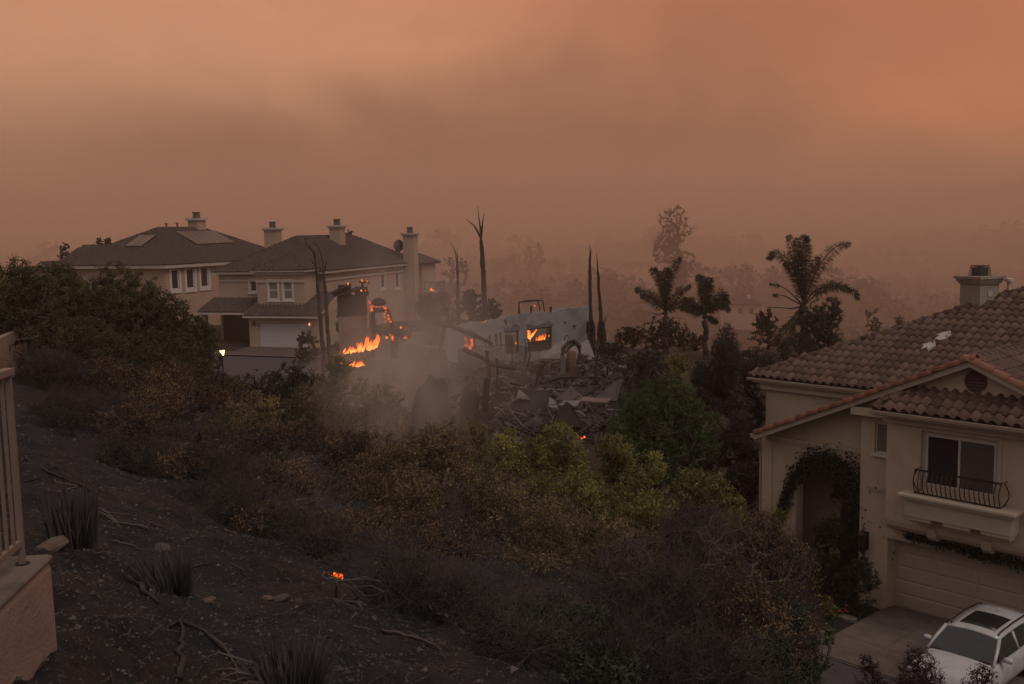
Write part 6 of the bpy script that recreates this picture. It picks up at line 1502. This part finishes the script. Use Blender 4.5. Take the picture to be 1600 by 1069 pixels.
# ------------------------------------------------------------------ palms
def frond(s, path, Y, o, depth, seed, width=.55, bare=0.0, droop=.55, dense=200):
    """path: picture-plane polyline (px) from the crown centre; depth: how far the tip leans away"""
    rng = np.random.default_rng(seed); n = len(path); P = np.array([at(x, y, Y+depth*(i/(n-1))**1.3) for i, (x, y) in enumerate(path)])-np.array(o)
    t = np.linspace(0, n-1, 16); i0 = np.minimum(t.astype(int), n-2); f = (t-i0)[:, None]
    def cr(a): # Catmull-Rom
        p0, p1, p2, p3 = a[np.maximum(i0-1, 0)], a[i0], a[i0+1], a[np.minimum(i0+2, n-1)]
        return .5*((2*p1)+(-p0+p2)*f+(2*p0-5*p1+4*p2-p3)*f*f+(-p0+3*p1-3*p2+p3)*f**3)
    C = cr(P); m = MB().tube([tuple(c) for c in C], [.055*(1-.8*i/15)+.008 for i in range(16)], 5, .2); fr = m.build('frond', MATS['leaf_palm'], s)
    if bare >= 1: return
    q = rng.uniform(.12, 1.0, dense*2)*15; q = q[(q/15 > bare)]; j = np.minimum(q.astype(int), 14); u = (q-j)[:, None]; base = C[j]*(1-u)+C[j+1]*u; tan = C[j+1]-C[j]; tan /= np.linalg.norm(tan, axis=1)[:, None]
    side = np.where(rng.random(len(q)) < .5, -1, 1)[:, None]; sv = np.cross(tan, np.array([0, 1., 0])); sv /= (np.linalg.norm(sv, axis=1)[:, None]+1e-6)
    d = sv*side*(.6+.7*rng.random((len(q), 1)))+tan*.75+np.array([0, 0, -droop])+rng.normal(size=base.shape)*.34+np.stack([np.zeros(len(q)), rng.normal(0, .5, len(q)), np.zeros(len(q))], -1)
    L = width*(.35+.75*np.sin(PI*np.clip(q/15*.9+.08, 0, 1)))*(.7+.5*rng.random(len(q)))
    me = leaf_mesh('leaflets', base, d, L, np.full(len(q), .036), rng, rng.random(len(q)), .1); me.materials.append(MATS['leaf_palm']); link('leaflets', me, None, fr)
def palm(crown, Y, trunk_w, fronds, label, seed, width=.6, base=None):
    c = at(crown[0], crown[1], Y); gz = G(c[0], c[1]); s = empty('palm_tree', (c[0], c[1], gz), label, 'palm'); o = np.array([c[0], c[1], gz]); h = c[2]-gz; rg = random.Random(seed)
    k = 14; MB().tube([(rg.uniform(-.05, .05), 0, -.3)]+[(.06*math.sin(i*.9), .05*math.cos(i), h*i/k) for i in range(1, k)]+[(0, 0, h)], [trunk_w*1.25]+[trunk_w*(1+.12*(i % 2)) for i in range(1, k)]+[trunk_w*.9], 9).build('trunk', MATS['burnt_bark'], s)
    for i, (pth, dep, wd, bare) in enumerate(fronds): frond(s, [crown]+pth, Y, o, dep, seed*50+i, width*wd, bare)
palm((1256, 478), 68, .30, [
 ([(1245, 430), (1228, 402), (1210, 396), (1201, 404)], .6, .9, .1), ([(1249, 425), (1240, 392), (1232, 368)], -.4, .9, .1), ([(1254, 420), (1255, 390), (1256, 367)], .2, 1.0, .05), ([(1252, 420), (1247, 395), (1246, 372)], 1.2, .9, .05), ([(1259, 425), (1259, 392), (1260, 369)], -1.0, .9, .05),
 ([(1268, 440), (1285, 408), (1308, 385), (1327, 381)], .4, .95, .12), ([(1272, 455), (1295, 448), (1320, 448), (1336, 457), (1340, 467)], -.5, .85, .15), ([(1275, 460), (1292, 445), (1312, 446), (1330, 455)], 1.0, .8, .2),
 ([(1240, 462), (1225, 450), (1203, 443)], -.6, .5, .75), ([(1240, 470), (1224, 462), (1208, 461)], .6, .5, .8), ([(1238, 482), (1220, 481), (1198, 480)], .2, .5, 1.2), ([(1245, 440), (1238, 418), (1226, 410)], 1.6, .9, .1), ([(1262, 440), (1272, 415), (1280, 402)], 1.7, .9, .1),
 ([(1238, 500), (1220, 520), (1208, 540)], -.5, .8, .1), ([(1244, 505), (1232, 535), (1226, 560)], .5, .8, .1)],
 'largest living palm with ragged upright fronds rising above the tan tile roof', 3, .62)
palm((1040, 487), 78, .20, [
 ([(1034, 450), (1024, 428), (1021, 420), (1026, 424)], .4, .7, .1), ([(1038, 450), (1040, 430), (1041, 418)], -.5, .9, .05), ([(1044, 455), (1052, 425), (1058, 408), (1063, 404)], .3, .7, .1), ([(1041, 455), (1044, 432), (1047, 420)], 1.2, .9, .05), ([(1036, 455), (1033, 435), (1030, 424)], 1.0, .8, .05),
 ([(1030, 470), (1015, 458), (1000, 453), (993, 452)], .5, .8, .1), ([(1050, 470), (1062, 455), (1078, 447)], -.4, .9, .1), ([(1050, 480), (1066, 472), (1080, 470)], .6, .8, .1), ([(1030, 478), (1015, 466), (1002, 462)], -.6, .8, .2), ([(1028, 492), (1018, 488)], .5, .5, 1.2)],
 'living palm with folded fronds left of the smaller one', 4, .62)
palm((1102, 492), 74, .20, [
 ([(1101, 465), (1098, 445), (1090, 430)], .3, .95, .05), ([(1104, 462), (1106, 445), (1109, 434)], -.5, .95, .05), ([(1103, 462), (1101, 442), (1096, 432)], 1.1, .95, .05), ([(1112, 472), (1122, 458), (1132, 460), (1134, 468)], .5, .9, .05), ([(1114, 480), (1128, 474), (1139, 484)], -.6, .9, .05), ([(1115, 476), (1130, 468), (1138, 474)], .9, .9, .05),
 ([(1092, 478), (1080, 470), (1068, 468)], .5, .9, .05), ([(1090, 484), (1078, 478), (1064, 483)], -.6, .8, .1), ([(1094, 490), (1080, 482), (1066, 480)], .9, .8, .3), ([(1112, 498), (1120, 504)], .3, .6, .2)],
 'smallest living palm with drooping fronds standing right of the other', 5, .62)

def dead_palm(path, Y, w, spikes, label, seed, shag=0):
    b = at(path[0][0], path[0][1], Y); gz = min(G(b[0], b[1]), b[2]); o = Vector((b[0], b[1], gz)); s = empty('dead_palm', o, label, 'dead palm'); rg = random.Random(seed)
    pts = [Vector((b[0], b[1], gz-.3))-o]+[Vector(at(x, y, Y))-o for x, y in path]; n = len(pts)
    m = MB(); fine = []; rad = []
    for i in range(n-1):
        for j in range(5):
            t = j/5; fine.append(pts[i].lerp(pts[i+1], t)+Vector((rg.uniform(-.03, .03), rg.uniform(-.03, .03), 0))); g = (i+t)/(n-1); rad.append(w*(1.15-.55*g)*rg.uniform(.88, 1.12))
    fine.append(pts[-1]); rad.append(w*.35); m.tube(fine, rad, 8); m.build('trunk', MATS['burnt_bark'], s)
    for sp in spikes:
        P = [Vector(at(x, y, Y+rg.uniform(-.3, .3)))-o for x, y in sp]; MB().tube(P, [w*.42]+[w*.26]*(len(P)-2)+[w*.05], 5).build('frond_stub', MATS['burnt_bark'], s)
    if shag:
        m = MB()
        for i in range(shag):
            a = rg.uniform(0, 2*PI); f = rg.uniform(0, .36); p = pts[0].lerp(pts[-1], f); q = w*rg.uniform(.9, 1.5); m.tube([p+Vector((q*math.cos(a), q*math.sin(a), .4)), p+Vector((q*1.5*math.cos(a), q*1.5*math.sin(a), -.5))], [.07, .03], 4)
        k = m.build('dead_skirt', MATS['burnt_bark'], s); k['kind'] = 'stuff'
dead_palm([(758, 488), (756, 440), (753.5, 400), (751.5, 372)], 86, .26, [[(751.5, 374), (750, 352), (746, 322)], [(751.5, 372), (754, 350), (756.5, 332)], [(751, 372), (742, 354), (727, 341)], [(752, 356), (749, 353)]], 'tallest dead palm trunk with three bare spikes behind the blue wall', 1)
dead_palm([(716, 480), (715, 440), (714, 412)], 84, .19, [[(714, 414), (712, 395), (703, 376)], [(714, 412), (715, 402), (714.5, 390)]], 'thin dead palm trunk with a single curved spike left of the tallest one', 2)
dead_palm([(924, 552), (923, 505), (922, 450), (921, 405)], 77.5, .17, [[(921, 408), (922, 392), (921, 377)], [(922, 410), (924, 386)]], 'left trunk of the twin dead palms at the right end of the blue wall', 3, 90)
dead_palm([(942, 548), (939, 500), (936, 455), (934, 420)], 78.5, .17, [[(934, 422), (933, 406), (932, 394)], [(943, 505), (949, 493)]], 'right trunk of the twin dead palms at the right end of the blue wall', 4, 90)
dead_palm([(505, 545), (500, 500), (497, 450), (494, 415)], 73, .17, [[(494, 417), (490, 395), (481, 383), (474, 379)], [(494, 415), (492, 398), (489, 388)], [(494, 418), (488, 408), (483, 405)]], 'drooping dead palm in front of the cream house, left one of the pair', 5)
dead_palm([(514, 545), (511, 500), (508.5, 455), (506, 425)], 73.5, .16, [[(506, 427), (510, 410), (513, 402)], [(506, 425), (503, 400), (496, 384), (488, 378)], [(506, 428), (500, 418), (497, 408)]], 'drooping dead palm in front of the cream house, right one of the pair', 6)

# ------------------------------------------------------------------ the ash slope: burnt yucca tufts, branches, stones
def tuft(px, py, Y, h, r, n, label, seed, lean=.2, splay=.5, longn=0):
    p = at(px, py, Y); g = G2(p[0], p[1]); s = empty('burnt_yucca', (p[0], p[1], g-.03), label, 'burnt plant'); rng = np.random.default_rng(seed)
    V = []; T = []; 
    a = rng.uniform(0, 2*PI, n); rr = r*np.sqrt(rng.random(n)); b = np.stack([rr*np.cos(a), rr*np.sin(a), np.zeros(n)], -1)
    hh = h*(.45+.6*rng.random(n)); out = np.stack([np.cos(a), np.sin(a), np.zeros(n)], -1)*(rr/r)[:, None]*splay+rng.normal(0, .10, (n, 3))+np.array([lean*.3, 0, 0])
    p1 = b+out*hh[:, None]*.45+np.array([0, 0, 1])*hh[:, None]*.55; p2 = b+out*hh[:, None]*1.1+np.array([0, 0, 1])*hh[:, None]*(.98)
    w = .012+.010*rng.random(n); sd = np.stack([-np.sin(a+1.2), np.cos(a+1.2), np.zeros(n)], -1)*w[:, None]
    v = np.stack([b-sd, b+sd, p1+sd*.8, p2, p1-sd*.8], 1).reshape(-1, 3); f = (np.arange(n)*5)[:, None]+np.array([[0, 1, 2, 3, 4]])
    me = np_mesh('leaves', v, f.ravel(), np.full(n, 5), np.repeat(rng.random(n)*.6, 5)); me.materials.append(MATS['dead_grass']); o = link('leaves', me, None, s); o['kind'] = 'stuff'
    for i in range(longn):
        a0 = rng.uniform(2.2, 4.4); L = rng.uniform(.6, 1.15)*h*1.6; d = Vector((math.cos(a0), math.sin(a0)*.6, 0)); up = rng.uniform(.3, .95)
        MB().tube([d*r*.4, d*L*.35+Vector((0, 0, up*L*.45)), d*L*.7+Vector((0, 0, up*L*.62)), d*L+Vector((0, 0, up*L*.55))], [.013, .011, .008, .003], 4).build('leaf', MATS['twig_pale'], s, True)
tuft(116, 862, 9.6, .62, .21, 260, 'burnt grassy yucca stump beside the fence wall end', 1, 0, .12)
tuft(262, 925, 8.7, .42, .22, 260, 'burnt yucca stump leaning left of the middle of the ash slope', 2, -.5, .25)
tuft(452, 1020, 6.9, .42, .22, 420, 'largest burnt yucca tuft at the bottom edge with long bare leaves', 3, .1, .28, 16)
tuft(478, 1062, 6.3, .30, .17, 200, 'small burnt yucca tuft at the bottom edge in front of the largest one', 4, .2, .3, 3)

def branch(pts, r, label, m='twig_pale', subs=(), name='fallen_branch', lift=.02, sides=6, cat='branch'):
    """pts: (px,py) on the slope; each is dropped on the ground there"""
    def ground_pt(px, py, up=0):
        d = CR*(px-W/2)+CU*(H/2-py)+fw*F; d = d/d[1]; lo, hi = 1.5, 60.0
        for k in range(400):
            Y = 3+k*.1
            if d[2]*Y < G2(d[0]*Y, Y): break
        return Vector((d[0]*Y, Y, G2(d[0]*Y, Y)+lift+up))
    r = r*.62; P = [ground_pt(*p) for p in pts]; c = P[0].copy(); s = empty(name, c, label, cat); fine = []
    for i in range(len(P)-1):
        for j in range(4):
            t = j/4; q = P[i].lerp(P[i+1], t); fine.append(q+Vector((R3.uniform(-1, 1), R3.uniform(-1, 1), R3.uniform(-.3, .8)))*r*.9)
    fine.append(P[-1]); n = len(fine); MB().tube([q-c for q in fine], [r*(1-.6*i/(n-1)) for i in range(n)], sides).build('limb', MATS[m], s, True)
    for sp in subs:
        Q = [ground_pt(*p) for p in sp]; MB().tube([q-c for q in Q], [r*.55]+[r*.4]*(len(Q)-2)+[r*.15], 5).build('twig', MATS[m], s, True)
    return s
branch([(112, 800), (150, 806), (185, 820), (215, 826), (233, 834)], .030, 'pale curved branch lying beside the stump near the fence end', subs=[[(185, 820), (160, 800), (128, 796)], [(226, 830), (234, 822), (230, 818)]])
branch([(40, 722), (70, 742), (100, 752), (128, 762), (150, 775)], .035, 'dark crooked branch on the upper ash slope by the fence', 'twig_dark', subs=[[(70, 742), (90, 736), (120, 758)], [(40, 755), (58, 752), (75, 740)]])
branch([(85, 755), (104, 762), (120, 763), (110, 768)], .028, 'short forked pale branch on the upper ash slope', subs=[[(104, 762), (95, 757), (88, 759)]])
branch([(120, 790), (165, 803), (200, 812)], .02, 'straight thin grey branch above the pale curved one')
branch([(176, 856), (200, 858), (222, 862)], .022, 'thin pale stick lying left of the leaning stump')
branch([(300, 890), (318, 888), (326, 891)], .02, 'dark short stick right of the leaning stump', 'twig_dark')
branch([(278, 1069), (283, 1030), (281, 1000), (286, 975)], .045, 'thick charred root with a pale splintered top at the bottom of the slope', 'twig_dark', subs=[[(266, 985), (280, 975), (292, 960)], [(286, 976), (320, 995), (372, 1040), (392, 1050)]])
branch([(200, 908), (225, 930), (248, 946)], .05, 'dark charred log half buried below the leaning stump', 'burnt_bark')
branch([(320, 1000), (352, 1020), (370, 1052), (372, 1069)], .018, 'long bent pale stalk curving to the bottom edge')
branch([(395, 1066), (420, 1060), (440, 1062), (452, 1069)], .02, 'pale curled strip at the bottom edge under the yucca tuft')
branch([(552, 983), (575, 987), (585, 990)], .012, 'thin pale stick at the far right part of the slope')
branch([(598, 990), (628, 996), (655, 1008), (690, 1020)], .03, 'long weathered branch along the lower edge of the ash slope', subs=[[(620, 994), (640, 992), (660, 1003)], [(628, 996), (650, 1004), (676, 1008)]])
branch([(496, 1002), (505, 1000), (517, 999)], .016, 'small forked pale stick right of the yucca tuft', subs=[[(501, 1000), (499, 993), (502, 986)]])
branch([(360, 886), (372, 892), (384, 897)], .012, 'tiny pale stick on the smooth grey ash')
branch([(150, 874), (158, 868), (168, 870), (172, 878)], .012, 'pale curled shoot below the stump by the fence')
branch([(194, 1004), (200, 997), (206, 992)], .012, 'tiny pale forked twig on the brown earth')
def curled():
    o = Vector(at(492, 950, 10.8)); s = empty('curled_dead_shrub', (o.x, o.y, G2(o.x, o.y)), 'pale curling dead branches sprawling below the ember patch', 'dead shrub'); b = Vector(s.location); P = lambda x, y, yy=10.7: Vector(at(x, y, yy))-b
    for i, (pts, r) in enumerate((([(492, 951), (512, 953), (528, 946), (545, 940), (560, 942), (570, 960)], .026), ([(528, 946), (525, 930), (527, 915), (523, 903)], .02), ([(523, 903), (510, 905), (503, 900), (507, 895), (518, 895)], .014), ([(527, 908), (548, 906), (570, 902), (578, 903)], .014), ([(545, 940), (560, 935), (550, 920), (535, 910)], .014), ([(560, 938), (575, 950)], .012), ([(530, 945), (535, 932), (545, 930)], .012), ([(550, 915), (570, 932), (590, 930), (605, 922)], .010), ([(545, 908), (560, 918), (580, 915), (600, 925), (606, 950), (606, 972)], .009), ([(548, 906), (575, 905), (592, 908), (603, 920)], .009), ([(548, 958), (552, 955), (551, 943)], .012))):
        MB().tube([P(x, y, 10.7+.15*math.sin(i*2+k)) for k, (x, y) in enumerate(pts)], [r]+[r*.8]*(len(pts)-2)+[r*.3], 5).build('branch', MATS['twig_pale'], s, True)
curled()
mat('stone', (.065, .057, .054), (.04, .036, .035), .95, 8, 5, .5, 30)
mat('stone_tan', (.11, .08, .064), (.075, .056, .046), .95, 8, 5, .4, 30)
def stone(px, py, r, label, m='stone', seed=0):
    d = CR*(px-W/2)+CU*(H/2-py)+fw*F; d = d/d[1]
    for k in range(500):
        Y = 3+k*.08
        if d[2]*Y < G2(d[0]*Y, Y): break
    rg = random.Random(seed+int(px)); mb = MB(); n = 9; prof = [(.35, -.5), (.9, -.25), (1, .05), (.75, .35), (.3, .5)]
    for i, (q, z) in enumerate(prof):
        for j in range(n):
            a = 2*PI*j/n; e = q*rg.uniform(.82, 1.15); mb.v.append((r*1.3*e*math.cos(a), r*e*math.sin(a), r*.75*(z+rg.uniform(-.06, .06)))); mb.t.append(0)
    for i in range(4):
        for j in range(n): mb.f.append((i*n+j, i*n+(j+1) % n, (i+1)*n+(j+1) % n, (i+1)*n+j))
    mb.f += [tuple(range(n-1, -1, -1)), tuple(4*n+j for j in range(n))]
    o = mb.build('stone', MATS[m]); o.location = (d[0]*Y, Y, G2(d[0]*Y, Y)+r*.15); o.rotation_euler = (0, .25, rg.uniform(0, 6)); tag(o, label, 'stone')
for a in ((418, 939, .07, 'light tan flat stone on the ash slope above the yucca tuft', 'stone_tan'), (436, 938, .09, 'reddish grey stone beside the light tan one', 'stone'), (255, 858, .09, 'rounded grey stone right behind the leaning stump', 'stone'), (82, 858, .13, 'large half buried tan rock beside the end of the low wall', 'stone_tan'), (325, 945, .06, 'small reddish stone in the centre of the ash slope', 'stone_tan'), (160, 712, .16, 'reddish stone on the upper slope below the dry shrubs', 'stone_tan')): stone(*a)
def gravel():
    npr = np.random.default_rng(5); N = 42000; r = 4.2+24*npr.random(N)**1.5; a = np.radians(npr.uniform(-31, 6, N)); x, y = r*np.sin(a), r*np.cos(a)
    g, h = ground_parts(x, y); near = 1-sst(np.hypot(x, y), 45, 80); z = g+relief(x, y, h, near); s = npr.gamma(1.6, .0038, N)*(1+.05*r)+.003
    base = np.array([(1, 0, 0), (-.5, .8, 0), (-.5, -.8, 0), (0, 0, .8), (0, 0, -.6)]); f = np.array([(0, 1, 3), (1, 2, 3), (2, 0, 3), (1, 0, 4), (2, 1, 4), (0, 2, 4)])
    an = npr.uniform(0, 2*PI, N); jit = npr.uniform(.6, 1.4, (N, 5, 3)); v = base[None]*jit*s[:, None, None]; c, sn = np.cos(an)[:, None], np.sin(an)[:, None]
    v = np.stack([v[..., 0]*c-v[..., 1]*sn, v[..., 0]*sn+v[..., 1]*c, v[..., 2]], -1)+np.stack([x, y, z], -1)[:, None]
    ff = (np.arange(N)*5)[:, None, None]+f[None]; t = np.repeat(np.clip(npr.beta(1.2, 3, N), 0, 1), 5)
    mat('gravel', (.022, .020, .020), (.12, .105, .098), .95, tint=True)
    o = link('gravel', np_mesh('gravel', v.reshape(-1, 3), ff.ravel(), np.full(N*6, 3), t), MATS['gravel']); o['kind'] = 'stuff'
    # burnt twigs littering the ash
    N = 3600; r = 4.2+24*npr.random(N)**1.3; a = np.radians(npr.uniform(-31, 10, N)); x, y = r*np.sin(a), r*np.cos(a); g, h = ground_parts(x, y); z = g+relief(x, y, h, 1-sst(np.hypot(x, y), 45, 80))
    L = npr.gamma(1.6, .06, N); an = npr.uniform(0, 2*PI, N); d = np.stack([np.cos(an), np.sin(an), npr.normal(-.05, .16, N)], -1)*L[:, None]; p = np.stack([x, y, z+.012], -1); w = .0035+.005*npr.random(N)
    me = segs_mesh('litter', p, p+d, w, w*.5, 3); me.materials.append(MATS['twig']); o = link('litter', me); o['kind'] = 'stuff'
gravel()

# ------------------------------------------------------------------ across the valley: hazy trees and roofs
FT = [('far', 0, 778, 396, 430, 34), ('far', 1, 800, 393, 440, 40), ('far', 2, 826, 382, 420, 20), ('far', 0, 841, 377, 420, 26), ('far', 1, 868, 400, 450, 40), ('far', 2, 700, 398, 300, 36), ('far', 0, 722, 402, 310, 34),
      ('tallfar', 0, 1052, 318, 330, 92), ('far', 2, 900, 402, 470, 44), ('far', 1, 1140, 412, 380, 40), ('far', 2, 1170, 410, 390, 44), ('far', 0, 1205, 424, 380, 50), ('far', 1, 1350, 434, 350, 60), ('far', 2, 1395, 428, 420, 70), ('far', 0, 1440, 440, 400, 44), ('far', 1, 1362, 478, 190, 42), ('far', 2, 1405, 492, 185, 30), ('far', 0, 152, 366, 128, 24), ('far', 1, 100, 378, 126, 26), ('far', 2, 545, 358, 122, 24), ('far', 0, 167, 369, 127, 20), ('far', 1, 945, 404, 460, 46), ('far', 2, 985, 408, 450, 50)]
FL = {777: '', 1052: 'tall feathery tree fading into the smoke above the left living palm', 841: 'rounded tree crown standing out on the hazy ridge above the blue wall', 826: 'lower crown joined left of the rounded one on the hazy ridge', 152: 'small tree showing behind the left house gable', 167: 'second small tree beside it behind the left house gable', 100: 'faint tree left of the left house gable', 545: 'faint tree crown right of the cream house ridge chimney',
      1362: 'thin hazy tree above the middle of the tan tile roof edge', 1405: 'small hazy tree beside it above the tan tile roof edge', 700: 'faint tree left of the tallest dead palm', 722: 'faint tree right between the two dead palms'}
for kd, i, px, py, Y, wp in FT:
    lab = FL.get(px); shrub(kd, i, px, py, Y, wp, lab or 'hazy tree in the row along the far ridge', 'tree', 'distant_tree', 'trees along the far ridge' if not lab else None, hmin=4)
def far_wood():
    npr = np.random.default_rng(3); N = 900; y = npr.uniform(190, 640, N); x = npr.uniform(-.50, .56, N)*y; g = ground_parts(x, y)[0]; h = npr.gamma(5, .8, N)+1.2
    M = []
    v0 = npr.normal(size=(46, 3)); v0 /= np.linalg.norm(v0, axis=1)[:, None]; v0 *= (.6+.45*npr.random(46))[:, None]
    V = []; k = 46; d = npr.normal(size=(46, 3)); d /= np.linalg.norm(d, axis=1)[:, None]; e = np.cross(d, npr.normal(size=(46, 3))); e /= np.linalg.norm(e, axis=1)[:, None]; q = .30
    quad = np.stack([v0+d*q, v0+e*q, v0-d*q, v0-e*q], 1)          # leafy facets through the crown
    a = npr.uniform(0, 2*PI, N); c, s = np.cos(a)[:, None, None], np.sin(a)[:, None, None]
    Q = quad[None]; X = (Q[..., 0]*c-Q[..., 1]*s)*(h*.62)[:, None, None]+x[:, None, None]; Y2 = (Q[..., 0]*s+Q[..., 1]*c)*(h*.62)[:, None, None]+y[:, None, None]; Z2 = (Q[..., 2]*.5+.42)*h[:, None, None]+g[:, None, None]
    v = np.stack([X, Y2, Z2], -1).reshape(-1, 3); n = N*46; f = np.arange(n*4); t = np.repeat(npr.random(n), 4)
    o = link('hillside_woods', np_mesh('hillside_woods', v, f, np.full(n, 4), t), MATS['leaf_far']); o['kind'] = 'stuff'
far_wood()
def far_house(px, py, Y, wp, label, seed):
    p = at(px, py, Y); w = wp/F*Y; s = empty('distant_house', (p[0], p[1], p[2]-5.2), label, 'house', random.Random(seed).uniform(-.5, .5))
    MB().box(-w/2, w/2, -w*.28, w*.28, -4, 3.6).build('wall', MATS['far_stucco'], s); _, sl, hp = hip_slopes(-w/2, w/2, -w*.28, w*.28, 3.6, .45, .5); far_roof(s, sl, hp, seed, tiles=False)
    MB().box(w*.12, w*.12+1, -.5, .5, 4, 6.2).build('chimney', MATS['far_trim'], s)
    for i in range(3): MB().box(-w*.35+i*w*.28, -w*.35+i*w*.28+1.3, -w*.28-.06, -w*.28-.002, .8, 2.4).build('window', MATS['glass_dark'], s)
far_house(1160, 466, 300, 62, 'hazy hip-roofed house on the far slope between the palms', 1)
far_house(1005, 410, 440, 60, 'faint house on the ridge left of the tall feathery tree', 2)
far_house(958, 407, 450, 46, 'faint house on the ridge behind the twin dead palms', 3)
far_house(1195, 428, 400, 50, 'faint house on the ridge left of the large palm', 4)
